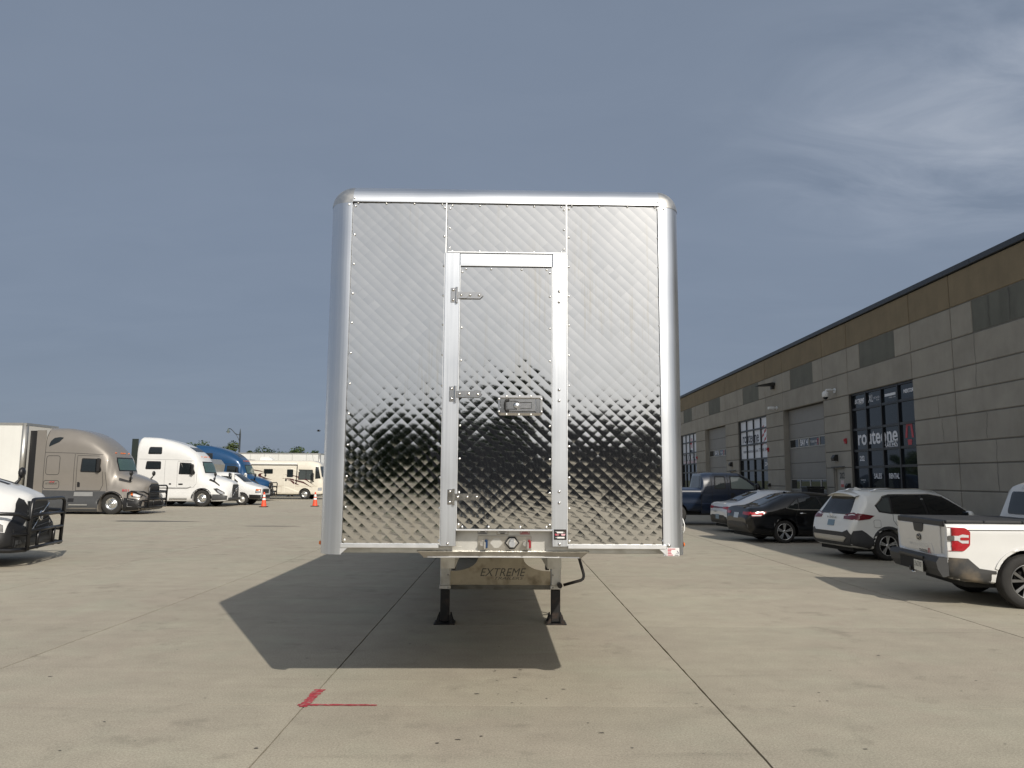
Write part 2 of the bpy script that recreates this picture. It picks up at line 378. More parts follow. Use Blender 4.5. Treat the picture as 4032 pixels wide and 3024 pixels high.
def patch(body, side, poly, material, name, parent, eps=0.006, cell=0.07, rnd_c=0.0):
    """a thin skin following the body, outlined by a 2-D polygon seen from that side"""
    if rnd_c: poly = round_poly(poly, rnd_c)
    xs = [p[0] for p in poly]; ys = [p[1] for p in poly]
    nx = max(1, math.ceil((max(xs)-min(xs))/cell)); ny = max(1, math.ceil((max(ys)-min(ys))/cell))
    sx = (max(xs)-min(xs))/nx; sy = (max(ys)-min(ys))/ny; V = {}; vs = []; fs = []
    def vid(p):
        k = (round(p[0], 4), round(p[1], 4))
        if k not in V: V[k] = len(vs); vs.append(project(body, side, p[0], p[1], eps))
        return V[k]
    tris = tessellate_polygon([[Vector((p[0], p[1], 0)) for p in poly]])
    for t in tris:
        T = [poly[i] for i in t]
        tx = [p[0] for p in T]; ty = [p[1] for p in T]
        for i in range(max(0, int((min(tx)-min(xs))/sx-1e-6)), min(nx, int((max(tx)-min(xs))/sx+1e-6)+1)):
            for j in range(max(0, int((min(ty)-min(ys))/sy-1e-6)), min(ny, int((max(ty)-min(ys))/sy+1e-6)+1)):
                c = clip_rect(T, min(xs)+i*sx, min(xs)+(i+1)*sx, min(ys)+j*sy, min(ys)+(j+1)*sy)
                if len(c) >= 3:
                    ids = []
                    for p in c:
                        q = vid(p)
                        if q not in ids: ids.append(q)
                    if len(ids) >= 3: fs.append(tuple(ids))
    mb = MB(); mb.add(vs, fs, True); me = mb.mesh(name)
    bm = bmesh.new(); bm.from_mesh(me); bmesh.ops.remove_doubles(bm, verts=bm.verts, dist=1e-4)
    d = Vector(DIRS[side][0])
    bm.normal_update()
    for f in bm.faces:
        if f.normal.dot(d) > 0: f.normal_flip()
    # give the skin a real edge: fold its border back to the body
    be = [e for e in bm.edges if len(e.link_faces) == 1]
    if be:
        r = bmesh.ops.extrude_edge_only(bm, edges=be)
        for v in [g for g in r['geom'] if isinstance(g, bmesh.types.BMVert)]: v.co += d*(eps+0.006)
        for e in be: e.smooth = False
    bm.to_mesh(me); bm.free(); me.materials.append(material)
    return link(name, me, parent)
def round_poly(P, r, n=4):
    o = []
    for i in range(len(P)):
        a, b, c = Vector(P[i-1]), Vector(P[i]), Vector(P[(i+1) % len(P)])
        u = (a-b); v = (c-b); rr = min(r, u.length*0.45, v.length*0.45); u.normalize(); v.normalize()
        p, q = b+u*rr, b+v*rr
        for k in range(n+1):
            t = k/n; o.append(tuple(p*(1-t)**2+b*2*t*(1-t)+q*t*t))
    return o
def ribbon(body, side, pts, width, material, name, parent, eps=0.004, seg=0.08):
    """a narrow line (seam, trim) laid on the body"""
    Q = []
    for a, b in zip(pts[:-1], pts[1:]):
        k = max(1, math.ceil(math.hypot(b[0]-a[0], b[1]-a[1])/seg)); Q += [(a[0]+(b[0]-a[0])*i/k, a[1]+(b[1]-a[1])*i/k) for i in range(k)]
    Q.append(pts[-1]); vs = []; fs = []
    for i, p in enumerate(Q):
        a = Q[max(0, i-1)]; b = Q[min(len(Q)-1, i+1)]; l = math.hypot(b[0]-a[0], b[1]-a[1]) or 1; nx, ny = -(b[1]-a[1])/l, (b[0]-a[0])/l
        for s in (-0.5, 0.5): vs.append(project(body, side, p[0]+nx*width*s, p[1]+ny*width*s, eps))
    fs = [(2*i, 2*i+1, 2*i+3, 2*i+2) for i in range(len(Q)-1)]
    mb = MB(); mb.add(vs, fs, True); me = mb.mesh(name); me.materials.append(material); return link(name, me, parent)

# ================================================================== SETTING
def concrete_ground(name, joints=False):
    m = bpy.data.materials.new(name); m.use_nodes = True; nt = m.node_tree; b = nt.nodes['Principled BSDF']; N = nt.nodes.new; L = nt.links.new
    g = N('ShaderNodeNewGeometry'); pos = g.outputs['Position']
    def noise(scale, detail=5, rough=0.6, sc=(1,1,1), dist=0):
        mp = N('ShaderNodeMapping'); mp.inputs['Scale'].default_value = sc; L(pos, mp.inputs['Vector'])
        n = N('ShaderNodeTexNoise'); n.inputs['Scale'].default_value = scale; n.inputs['Detail'].default_value = detail; n.inputs['Roughness'].default_value = rough; n.inputs['Distortion'].default_value = dist
        L(mp.outputs[0], n.inputs['Vector']); return n.outputs['Fac']
    def rng(s, a, b_, c, d):
        r = N('ShaderNodeMapRange'); r.inputs['From Min'].default_value = a; r.inputs['From Max'].default_value = b_; r.inputs['To Min'].default_value = c; r.inputs['To Max'].default_value = d; L(s, r.inputs['Value']); return r.outputs[0]
    def mul(a, b_):
        x = N('ShaderNodeMath'); x.operation = 'MULTIPLY'; L(a, x.inputs[0])
        if isinstance(b_, float): x.inputs[1].default_value = b_
        else: L(b_, x.inputs[1])
        return x.outputs[0]
    # base tint: warm grey drifting to pinkish and greenish grey
    mx = N('ShaderNodeMixRGB'); mx.inputs[1].default_value = (0.392, 0.362, 0.288, 1); mx.inputs[2].default_value = (0.372, 0.330, 0.268, 1); L(rng(noise(0.33, 6, 0.65), 0.35, 0.65, 0, 1), mx.inputs[0])
    mx2 = N('ShaderNodeMixRGB'); mx2.inputs[2].default_value = (0.376, 0.362, 0.286, 1); L(rng(noise(0.8, 4), 0.5, 0.7, 0, 0.7), mx2.inputs[0]); L(mx.outputs[0], mx2.inputs[1])
    v = rng(noise(2.3, 7, 0.7), 0.3, 0.7, 0.84, 1.00)                       # blotches
    v = mul(v, rng(noise(1.0, 6, 0.65, (0.5, 5.0, 1)), 0.35, 0.75, 1.02, 0.955))   # broom streaks across the slab
    v = mul(v, rng(noise(1.3, 5, 0.6, (0.22, 2.4, 1), 0.6), 0.60, 0.80, 1.0, 0.80))  # faint tyre rubber
    v = mul(v, rng(noise(70, 3, 0.7), 0.25, 0.75, 0.70, 1.30))             # sand grain
    v = mul(v, rng(noise(230, 2, 0.6), 0.3, 0.7, 0.76, 1.24))
    # little oil drips and chips
    mp = N('ShaderNodeMapping'); mp.inputs['Scale'].default_value = (1.0, 1.7, 1); L(pos, mp.inputs['Vector'])
    vo = N('ShaderNodeTexVoronoi'); vo.inputs['Scale'].default_value = 2.6; vo.inputs['Randomness'].default_value = 1.0; L(mp.outputs[0], vo.inputs['Vector'])
    gate = rng(vo.outputs['Color'], 0.60, 0.62, 0.0, 1.0)
    rad = N('ShaderNodeMath'); rad.operation = 'ADD'; L(vo.outputs['Distance'], rad.inputs[0]); L(rng(noise(30, 3), 0.3, 0.7, -0.03, 0.03), rad.inputs[1])
    spot = mul(rng(rad.outputs[0], 0.035, 0.055, 1.0, 0.0), gate)
    spot = mul(spot, rng(noise(0.45, 2), 0.48, 0.60, 0.0, 1.0))
    v = mul(v, rng(spot, 0, 1, 1.0, 0.30))
    # larger soft stains
    v = mul(v, rng(mul(noise(0.7, 8, 0.72), noise(3.1, 5, 0.6)), 0.30, 0.40, 1.0, 0.80))
    if joints:
        sp = N('ShaderNodeSeparateXYZ'); L(pos, sp.inputs[0])
        for o, per, off in (('X', 3.1, 1.5), ('Y', 3.2, 0.4)):
            a = N('ShaderNodeMath'); a.operation = 'ADD'; L(sp.outputs[o], a.inputs[0]); a.inputs[1].default_value = off+310
            f = N('ShaderNodeMath'); f.operation = 'MODULO'; L(a.outputs[0], f.inputs[0]); f.inputs[1].default_value = per
            v = mul(v, rng(f.outputs[0], 0.012, 0.016, 0.45, 1.0))
    oi = N('ShaderNodeObjectInfo'); v = mul(v, rng(oi.outputs['Random'], 0, 1, 0.955, 1.035))
    vm = N('ShaderNodeVectorMath'); vm.operation = 'SCALE'; L(mx2.outputs[0], vm.inputs[0]); L(v, vm.inputs['Scale'])
    L(vm.outputs[0], b.inputs['Base Color']); b.inputs['Roughness'].default_value = 0.88; b.inputs['Specular IOR Level'].default_value = 0.3
    bp = N('ShaderNodeBump'); bp.inputs['Strength'].default_value = 0.35; bp.inputs['Distance'].default_value = 0.004; L(noise(90, 4, 0.7), bp.inputs['Height']); L(bp.outputs[0], b.inputs['Normal'])
    return m
M_slab = concrete_ground('slab_concrete'); M_lot = concrete_ground('lot_concrete', True)
M_joint = mat('joint_filler', (0.055, 0.05, 0.045), 0.95, var=0.3, vscale=20)
M_grass = mat('grass', (0.085, 0.098, 0.050), 0.95, var=0.35, vscale=0.8, bump=0.5, bscale=12)

g = MB(); g.add([(-2500,-2500,-.06),(2500,-2500,-.06),(2500,2500,-.06),(-2500,2500,-.06)], [(0,1,2,3)])
tag(g.build('ground', M_grass), kind='structure')
def irregular_slab(nm, x0, x1, y0, y1, material):
    pts = []; k = 26; j = lambda a: rnd.uniform(-a, a)
    for (a, b) in (((x0,y0),(x1,y0)), ((x1,y0),(x1,y1)), ((x1,y1),(x0,y1)), ((x0,y1),(x0,y0))):
        lng = abs(b[1]-a[1]) > abs(b[0]-a[0])
        for i in range(k):
            t = i/k; d = 0.0 if i == 0 else j(0.0026)
            pts.append((a[0]+(b[0]-a[0])*t+(d if a[0] == b[0] else 0), a[1]+(b[1]-a[1])*t+(d*0.5 if a[1] == b[1] else 0)))
    return pts
lot = MB(); lot.add([(-170,-49,-.03),(40,-49,-.03),(40,84,-.03),(-170,84,-.03)], [(0,1,2,3)])
# the sheet under the cast slabs carries the joint filler, the open lot around carries the same concrete
XE = [-16.55,-13.5,-10.5,-7.5,-4.47,-1.505,1.595,5.70,11.43]; YE = [6.045+3.18*k for k in range(-4, 12)]
lotb = MB()
X0, X1, Y0, Y1 = XE[0], XE[-1], YE[0], YE[-1]
for (a, b, c, d) in ((-170, X0, -60, 84), (X1, 40, -60, 84), (X0, X1, -60, Y0), (X0, X1, Y1, 84)):
    lotb.box(a, b, c, d, -0.05, -0.004)
LOT = tag(lotb.build('concrete_lot', M_lot), kind='structure')
bed = MB(); bed.add([(X0,Y0,-.022),(X1,Y0,-.022),(X1,Y1,-.022),(X0,Y1,-.022)], [(0,1,2,3)]); bed.build('joint_bed', M_joint, LOT)
for i in range(len(XE)-1):
    for k in range(len(YE)-1):
        gx = 0.0085 if XE[i] > 0 else 0.0062
        pts = irregular_slab('slab', XE[i]+gx, XE[i+1]-gx, YE[k]+0.002, YE[k+1]-0.002, M_slab)
        mb = MB(); n = len(pts)
        mb.add([(p[0], p[1], 0.0) for p in pts]+[(p[0], p[1], -0.03) for p in pts], [tuple(range(n))]+[(q, n+q, n+(q+1) % n, (q+1) % n) for q in range(n)])
        mb.build('slab', M_slab, LOT, fixn=False)

# red spray-paint corner mark
M_red = mat('red_spray_paint', (0.36, 0.035, 0.05), 0.8, var=0.35, vscale=30, dirt=((0.36,0.33,0.28), 0.75, 26))
def paint_strip(mb, a, b, w0, w1, n=26, rag=0.01, z=0.004):
    a, b = Vector((*a, z)), Vector((*b, z)); d = (b-a).normalized(); s = Vector((-d.y, d.x, 0)); A = []; B = []
    for i in range(n+1):
        t = i/n; c = a+(b-a)*t; ww = (w0+(w1-w0)*t)/2
        A.append(c+s*(ww+rnd.uniform(-rag, rag))); B.append(c-s*(ww+rnd.uniform(-rag, rag)))
    mb.add(A+B, [(i, i+1, n+2+i, n+1+i) for i in range(n)])
pm = MB(); paint_strip(pm, (-1.512, 5.98), (-1.495, 6.46), 0.060, 0.085, rag=0.008); paint_strip(pm, (-1.56, 6.032), (-0.965, 6.032), 0.045, 0.03, rag=0.005, z=0.0048)
tag(pm.build('paint_mark', M_red), 'red spray painted corner mark on a concrete slab joint', 'paint mark')
# dark wet stain on the far lot
def blob(cx, cy, rx, ry, n=40, z=0.003, seed=1):
    r = random.Random(seed); ph = [r.uniform(0, 6.28) for _ in range(6)]
    return [(cx+rx*math.cos(a)*(1+.16*math.sin(3*a+ph[0])+.12*math.sin(5*a+ph[1])+.08*math.sin(9*a+ph[2])), cy+ry*math.sin(a)*(1+.18*math.sin(2*a+ph[3])+.12*math.sin(7*a+ph[4])), z) for a in [2*math.pi*i/n for i in range(n)]]
M_stain = mat('oil_stain', (0.10, 0.095, 0.085), 0.7, var=0.3, vscale=3)
for i, (cx, cy, rx, ry, lab) in enumerate((( -13.6, 29.7, 1.6, 0.35, 'long dark oil stain on the concrete in front of the taupe truck'), (-8.3, 27.2, .9, .16, 'small thin dark oil stain between the long stain and the silver trailer'))):
    p = blob(cx, cy, rx, ry, seed=i+3); mb = MB(); mb.add(p, [tuple(range(len(p)))]); tag(mb.build('oil_stain', M_stain, fixn=False), lab, 'stain')

# oil drips and rubber flecks
SP = [(-1.88,7.54),(0.08,6.87),(0.09,6.42),(0.47,6.51),(0.05,6.12),(0.32,6.24),(1.46,6.12),(1.48,6.04),(0.58,5.64),(-0.16,5.35),(-0.31,5.28),(0.13,7.14),(-0.10,7.08),(-0.23,6.36),(-0.06,6.36),(0.12,6.11),(1.24,5.04),(2.19,6.07),(3.73,6.52),(3.27,5.25),(2.30,5.14),(3.66,7.79),(-0.10,5.91),(-0.44,5.21),(0.65,5.43),(0.81,5.14),(-0.07,8.09),(-0.99,8.20),(-0.82,8.16),(-1.57,5.10),(-2.79,5.61),(-2.39,5.22),(-3.88,6.82),(-2.32,6.20),(-2.77,5.04)]
mb = MB(); r = random.Random(5)
for i in range(115):
    x, y = SP[i] if i < len(SP) else (r.uniform(-7, 9), 4.6+r.random()**1.6*16)
    s_ = (r.uniform(.008, .018) if i < len(SP) else r.uniform(.004, .012)) * (0.72+0.05*(y-5))
    p = blob(x, y, s_*r.uniform(.8, 1.6), s_*r.uniform(.6, 1.0), 12, 0.0025, i); mb.add(p, [tuple(range(12))])
tag(mb.build('oil_drips', mat('oil_drip', (.06,.055,.05), .6), fixn=False), 'scattered small dark oil drips on the concrete slabs', 'stains', kind='stuff')

# ------------------------------------------------------------------ industrial building
XB = 10.40
M_tilt = mat('tilt_up_concrete', (0.335, 0.308, 0.258), 0.9, var=0.13, vscale=1.1, streak=0.07, bump=0.12, bscale=60, objrand=0.06)
M_brown = mat('tan_painted_concrete', (0.228, 0.180, 0.112), 0.9, var=0.12, vscale=1.2, streak=0.10, objrand=0.05)
M_inset = mat('dark_painted_concrete', (0.150, 0.150, 0.125), 0.9, var=0.12, vscale=1.5, streak=0.2, objrand=0.05)
M_groove = mat('wall_reveal', (0.17, 0.16, 0.14), 0.95, var=0.1)
M_cap = mat('dark_metal_coping', (0.055, 0.060, 0.068), 0.45, 0.3, var=0.1)
M_black = mat('black_anodized_frame', (0.012, 0.012, 0.014), 0.35, var=0.2)
M_glassd = mat('dark_tinted_glass', (0.010, 0.014, 0.018), 0.03, spec=0.5, rvar=0.01, vscale=2)
M_glassb = mat('lobby_glass', (0.02, 0.024, 0.024), 0.02, spec=0.7)
M_film = mat('white_window_film', (0.78, 0.79, 0.82), 0.35, var=0.03, vscale=2)
M_vinyl = mat('white_vinyl', (0.80, 0.80, 0.82), 0.4)
M_vred = mat('red_vinyl', (0.46, 0.035, 0.05), 0.4)
M_vnavy = mat('navy_vinyl', (0.03, 0.035, 0.06), 0.45)
M_vpink = mat('pink_vinyl', (0.62, 0.28, 0.32), 0.45)
M_bay = mat('grey_steel_door', (0.235, 0.222, 0.200), 0.5, var=0.06, vscale=2, objrand=0.02)
M_baysash = mat('door_sash', (0.33, 0.32, 0.29), 0.5)
M_door = mat('tan_steel_door', (0.40, 0.37, 0.31), 0.55, var=0.06)

BK = 11.45/10.4
XW = XB*BK   # facade plane in the world
def BXP(y, z): return (XW, y*BK, 1.70+(z-1.70)*BK)
BLD = thing('industrial_building', 'long grey concrete panel industrial building with tan upper band and dark coping', 'building', BXP(19.54, 0)); BLD.scale = (BK,)*3
BY = 19.54
def panel(y0, y1, z0, z1, material, name='concrete_panel', x0=0.0, th=0.12):
    mb = MB(); g_ = 0.014
    mb.box(x0, x0+th, y0-BY+g_, y1-BY-g_, z0+g_, z1-g_, bev=0.012); return mb.build(name, material, BLD)
ROWS = [0.02, 0.62, 1.49, 2.11, 2.61, 3.23, 3.77, 4.31, 5.01, 5.76]
PIERS = [(11.95,13.95),(17.70,19.54),(23.27,25.13),(28.87,30.80),(34.60,36.58),(40.40,42.37),(46.10,48.02),(51.75,53.67)]
OPEN = [(13.95,17.70,'solid'),(19.54,23.27,'shop202'),(25.13,28.87,'bay4'),(30.80,34.60,'shop204'),(36.58,40.40,'bay6'),(42.37,46.10,'hub'),(48.02,51.75,'bay')]
DOORS = {(23.27,25.13): (23.80, 24.54, '202'), (34.60,36.58): (35.15, 35.95, '204'), (46.10,48.02): (46.7, 47.5, '206')}
M_crack = mat('hairline_crack', (0.12, 0.11, 0.10), 0.95)
for (a, b) in PIERS:
    d = DOORS.get((a, b))
    for z0, z1 in zip(ROWS[:-1], ROWS[1:]):
        if d and z0 < 2.0:
            panel(a, d[0]-0.03, z0, z1, M_tilt); panel(d[1]+0.03, b, z0, z1, M_tilt)
        else: panel(a, b, z0, z1, M_tilt)
    panel(a, b, 5.76, 6.56, M_brown, 'fascia_panel')
for (a, b, k) in OPEN:
    panel(a, b, 5.76, 6.56, M_brown, 'fascia_panel')
    panel(a, a+0.83, 5.01, 5.76, M_tilt); panel(b-0.83, b, 5.01, 5.76, M_tilt)
    panel(a+0.83-0.01, b-0.83+0.01, 5.01, 5.76, M_inset, 'inset_panel', x0=0.012)
    panel(a, b, 4.31, 5.01, M_tilt)
    if k == 'solid':
        for z0, z1 in zip(ROWS[:7], ROWS[1:8]): panel(a, b, z0, z1, M_tilt)
# plain end beyond the frame
for (a, b) in ((4.6, 8.2), (8.2, 11.95)):
    for z0, z1 in zip(ROWS[:-1], ROWS[1:]): panel(a, b, z0, z1, M_tilt)
    panel(a, b, 5.76, 6.56, M_brown, 'fascia_panel')
# core walls behind the panels (with openings), roof and coping
core = MB()
for (a, b) in [(4.62, 13.95)]+PIERS[1:]+[(13.95,17.70),(53.67,60)]:
    d = DOORS.get((a, b))
    if d:
        core.box(0.02, 0.30, a-BY, d[0]-BY-0.02, 0, 6.54); core.box(0.02, 0.30, d[1]-BY+0.02, b-BY, 0, 6.54); core.box(0.02, 0.30, d[0]-BY-0.02, d[1]-BY+0.02, 2.14, 6.54)
    else: core.box(0.02, 0.30, a-BY, b-BY, 0, 6.54)
for (a, b, k) in OPEN[1:]: core.box(0.02, 0.30, a-BY+0.001, b-BY-0.001, 4.33, 6.538)
core.build('wall_core', M_groove, BLD)
mb = MB(); mb.box(0.30, 24, 4.62-BY, 60-BY, 0, 6.5); mb.build('building_mass', M_groove, BLD)
k = 0; y = 4.55
while y < 60:
    y2 = min(60.0, y+3.05); mb = MB(); mb.box(-0.05, 0.34, y-BY+0.003, y2-BY-0.003, 6.565, 6.70, bev=0.01); mb.build('coping', M_cap, BLD); y = y2
# hairline cracks in the panels
def crack(y, z0, z1, seed, amp=0.05):
    r = random.Random(seed); n = 14; off = 0; A = []
    for i in range(n+1):
        off += r.uniform(-amp, amp)*0.4; A.append((y-BY+off, z0+(z1-z0)*i/n))
    mb = MB(); mb.add([(-0.003, p[0]-0.006, p[1]) for p in A]+[(-0.003, p[0]+0.006, p[1]) for p in A], [(i, i+1, n+2+i, n+1+i) for i in range(n)]); mb.build('crack', M_crack, BLD)
for i, (y, a, b) in enumerate(((16.3,1.51,2.6),(16.85,3.8,5.0),(16.6,2.65,3.2),(18.4,3.25,3.75),(18.25,2.65,3.2),(24.1,4.35,5.0),(16.24,5.05,5.74),(15.6,5.05,5.74))): crack(y, a, b, i+11)

def bay_door(a, b, txt, sub):
    x = 0.20; rows = [0.03, 0.58, 1.36, 1.78, 2.33, 2.87, 3.24, 3.77, 4.31]
    for z0, z1 in zip(rows[:-1], rows[1:]):
        if (z0, z1) in ((1.36, 1.78), (2.87, 3.24)):
            sec = MB(); y0, y1 = a-BY+0.02, b-BY-0.02
            # sash rails and stiles around four lights
            sec.box(x, x+0.05, y0, y1, z0+0.004, z0+0.05); sec.box(x, x+0.05, y0, y1, z1-0.05, z1-0.004)
            ys = [y0, y0+(y1-y0)*0.25, y0+(y1-y0)*0.5, y0+(y1-y0)*0.75, y1]
            for yy in ys: sec.box(x, x+0.05, max(y0, yy-0.05), min(y1, yy+0.05), z0+0.05, z1-0.05)
            s = sec.build('glazed_section', M_baysash, BLD)
            for p, q in zip(ys[:-1], ys[1:]):
                pm = MB(); pm.box(x+0.015, x+0.03, p+0.05, q-0.05, z0+0.05, z1-0.05); pm.build('pane', M_glassb if z0 < 2 else M_glassd, s)
            if z0 > 2 and txt:
                zc = (z0+z1)/2; c1 = (ys[2]+ys[3])/2; c2 = (ys[1]+ys[2])/2
                lettering(txt, 0.30, M_vinyl, s, (x+0.011, c1, zc), (0,-1,0), (0,0,1), width=0.68, bold=0.008)
                lettering(sub, 0.17, M_vinyl, s, (x+0.011, c2+0.06, zc+0.02), (0,-1,0), (0,0,1), width=0.56)
                lettering('TRUCKS', 0.06, M_vinyl, s, (x+0.011, c2-0.12, zc-0.10), (0,-1,0), (0,0,1), width=0.2)
                logoA(s, x+0.011, c2-0.30, zc, 0.20)
        else:
            mb = MB(); mb.box(x, x+0.05, a-BY+0.02, b-BY-0.02, z0+0.004, z1-0.004, bev=0.008)
            mb.build('door_section', M_bay, BLD)
    for yy in (a, b):
        mb = MB(); s = 1 if yy == a else -1; mb.box(0.0, 0.26, min(yy-BY, yy-BY+s*0.012), max(yy-BY, yy-BY+s*0.012), 0, 4.31); mb.build('jamb', M_tilt, BLD)
def logoA(parent, x, yc, zc, h):
    """angular red letter-A emblem of two slanted strokes and a block"""
    mb = MB(); k = h
    for poly in (((-.10,.5),(-.28,.5),(-.42,-.22),(-.22,-.22)), ((.10,.5),(.28,.5),(.42,-.22),(.22,-.22)), ((-.10,.5),(-.10,.38),(.10,.38),(.10,.5)), ((-.22,-.30),(.22,-.30),(.17,-.58),(-.17,-.58))):
        mb.prism([(yc-p[0]*k, zc+p[1]*k) for p in poly], 'x', x-0.002, x)
    return mb.build('emblem', M_vred, parent)
def storefront(a, b, kind):
    x = 0.10; rows = [0.05, 2.11, 2.60, 3.23, 3.84, 4.30]; n = 4; y0, y1 = a-BY+0.02, b-BY-0.02
    ys = [y0+(y1-y0)*i/n for i in range(n+1)]
    fr = MB()
    for yy in ys: fr.box(x-0.03, x+0.10, max(y0, yy-0.035), min(y1, yy+0.035), 0.0, 4.30)
    for z in rows: fr.box(x-0.024, x+0.094, y0, y1, z-0.034, z+0.034)
    fr.box(x-0.02, x+0.09, y0, y1, 1.0, 1.05)
    s = fr.build('storefront_frame', M_black, BLD)
    for r_, (z0, z1) in enumerate(zip(rows[:-1], rows[1:])):
        for p, q in zip(ys[:-1], ys[1:]):
            zs = [(z0, 1.02), (1.05, z1)] if r_ == 0 else [(z0, z1)]
            for (c, d) in zs:
                pm = MB(); pm.box(x+0.02, x+0.035, p+0.03, q-0.03, c+0.03, d-0.03)
                mt = M_glassd if kind == 'shop202' else (M_film if r_ >= 2 else M_glassb)
                pm.build('pane', mt, s)
    X = x+0.016; U = (0,0,1); RT = (0,-1,0); yc = (y0+y1)/2
    def T(t, size, m_, y_, z_, wd, **k): lettering(t, size, m_, s, (X, y_, z_), RT, U, width=wd, **k)
    if kind == 'shop202':
        T('routeone', 0.62, M_vinyl, yc+0.42, 2.96, 2.35, bold=0.012); T('TRAILERS', 0.26, M_vinyl, yc-0.30, 2.70, 0.86, bold=0.006); logoA(s, X, yc-1.37, 2.95, 0.52)
        c = [(p+q)/2 for p, q in zip(ys[:-1], ys[1:])][::-1]
        T('EXTREME', 0.17, M_vinyl, c[0], 4.07, 0.62, shear=0.3, bold=0.008); T('TRAILERS', 0.06, M_vinyl, c[0]-0.08, 3.99, 0.32, shear=0.3)
        T('XL', 0.30, M_vinyl, c[1]+0.22, 4.07, 0.30, shear=0.3); T('SPECIALIZED', 0.08, M_vinyl, c[1]-0.14, 4.07, 0.36); T('TRAILERS', 0.05, M_vinyl, c[1]-0.2, 4.0, 0.2)
        mb = MB(); mb.box(X-0.002, X, c[2]-0.30, c[2]+0.30, 4.04, 4.11); mb.build('logo_bar', M_vinyl, s); T('TRANSPORT TRAILERS', 0.05, M_vinyl, c[2]-0.1, 3.99, 0.38)
        T('MERITOR', 0.13, M_vinyl, c[3]-0.06, 4.07, 0.52, bold=0.006)
        T('202', 0.20, M_vinyl, c[0], 2.36, 0.30, bold=0.006); T('SALES', 0.20, M_vinyl, c[1], 1.84, 0.46, bold=0.005); T('RENTAL', 0.20, M_vinyl, c[2], 1.84, 0.56, bold=0.005); T('routeone', 0.1, M_vinyl, c[0], 1.74, 0.3); T('TRAILERS', 0.03, M_vinyl, c[0]-0.05, 1.67, 0.1)
    elif kind == 'shop204':
        T('routeone', 0.62, M_vnavy, yc+0.50, 3.52, 2.2, bold=0.01); T('CARHAULING', 0.24, M_vnavy, yc+0.05, 3.24, 1.05); T('routeonecarhauling.com', 0.2, M_vnavy, yc+0.55, 2.95, 2.0); T('773 268 1044', 0.2, M_vnavy, yc-1.1, 2.95, 1.1)
        k_ = 0.26
        for (u, v) in ((0,0),(1,1),(2,0),(0,2),(1,-1),(2,2),(0,-2),(2,-2)):
            mb = MB(); o_ = (yc-1.12-u*k_, 3.52+v*k_*0.62); mb.prism([(o_[0]+.12, o_[1]-.07), (o_[0]-.10, o_[1]-.0), (o_[0]-.16, o_[1]+.12), (o_[0]+.06, o_[1]+.05)], 'x', X-0.002, X); mb.build('emblem', M_vred, s)
        T('204', 0.22, M_vinyl, yc-1.45, 2.36, 0.36, bold=0.005)
    else:
        T('TRUCK HUB', 0.55, M_vnavy, yc, 2.95, 3.3, bold=0.005); T('TRUCK AND TRAILER SHOP', 0.24, M_vpink, yc, 2.70, 3.2)
        T('H', 0.75, M_vred, yc-0.2, 3.75, 0.6, bold=0.03); T('206', 0.22, M_vinyl, yc-1.5, 2.36, 0.36)
        mb = MB(); mb.box(X-0.002, X, yc-0.55, yc+0.15, 3.27, 3.40); mb.build('logo_bar', M_vnavy, s)
for (a, b, k) in OPEN:
    if k.startswith('bay'): bay_door(a, b, {'bay4': 'BAY 4', 'bay6': 'BAY 6', 'bay': ''}[k], 'routeone')
    elif k != 'solid': storefront(a, b, k)
M_txtd = mat('dark_print', (0.05, 0.05, 0.05), 0.6); M_notice = mat('notice_card', (0.62, 0.5, 0.48), 0.6); M_nred = mat('notice_red', (0.5, 0.12, 0.1), 0.6)
for (a, b), (d0, d1, no) in DOORS.items():
    mb = MB(); mb.box(0.10, 0.15, d0-BY, d1-BY, 0.01, 2.08, bev=0.004); d = mb.build('service_door', M_door, BLD)
    mb = MB(); mb.box(0.03, 0.14, d0-BY-0.035, d0-BY, 0, 2.115); mb.box(0.03, 0.14, d1-BY, d1-BY+0.035, 0, 2.115); mb.box(0.028, 0.142, d0-BY-0.035, d1-BY+0.035, 2.085, 2.12); mb.build('door_frame', M_tilt, d)
    mb = MB(); mb.box(-0.06, 0.06, d0-BY-0.06, d1-BY+0.06, 2.125, 2.15); mb.build('drip_cap', M_cap, d)
    lettering(no, 0.26, M_txtd, d, (0.0975, (d0+d1)/2-BY, 1.86), (0,-1,0), (0,0,1), width=0.36, bold=0.006)
    mb = MB(); mb.box(0.094, 0.0995, (d0+d1)/2-BY-0.12, (d0+d1)/2-BY+0.12, 1.50, 1.72); nn = mb.build('notice', M_notice, d)
    mb = MB(); mb.box(0.091, 0.0938, (d0+d1)/2-BY-0.10, (d0+d1)/2-BY+0.10, 1.51, 1.60); mb.build('notice_band', M_nred, nn)
    mb = MB(); mb.sphere((0.07, d0-BY+0.07, 1.0), 0.03, 8); mb.build('door_knob', M_cap, d)
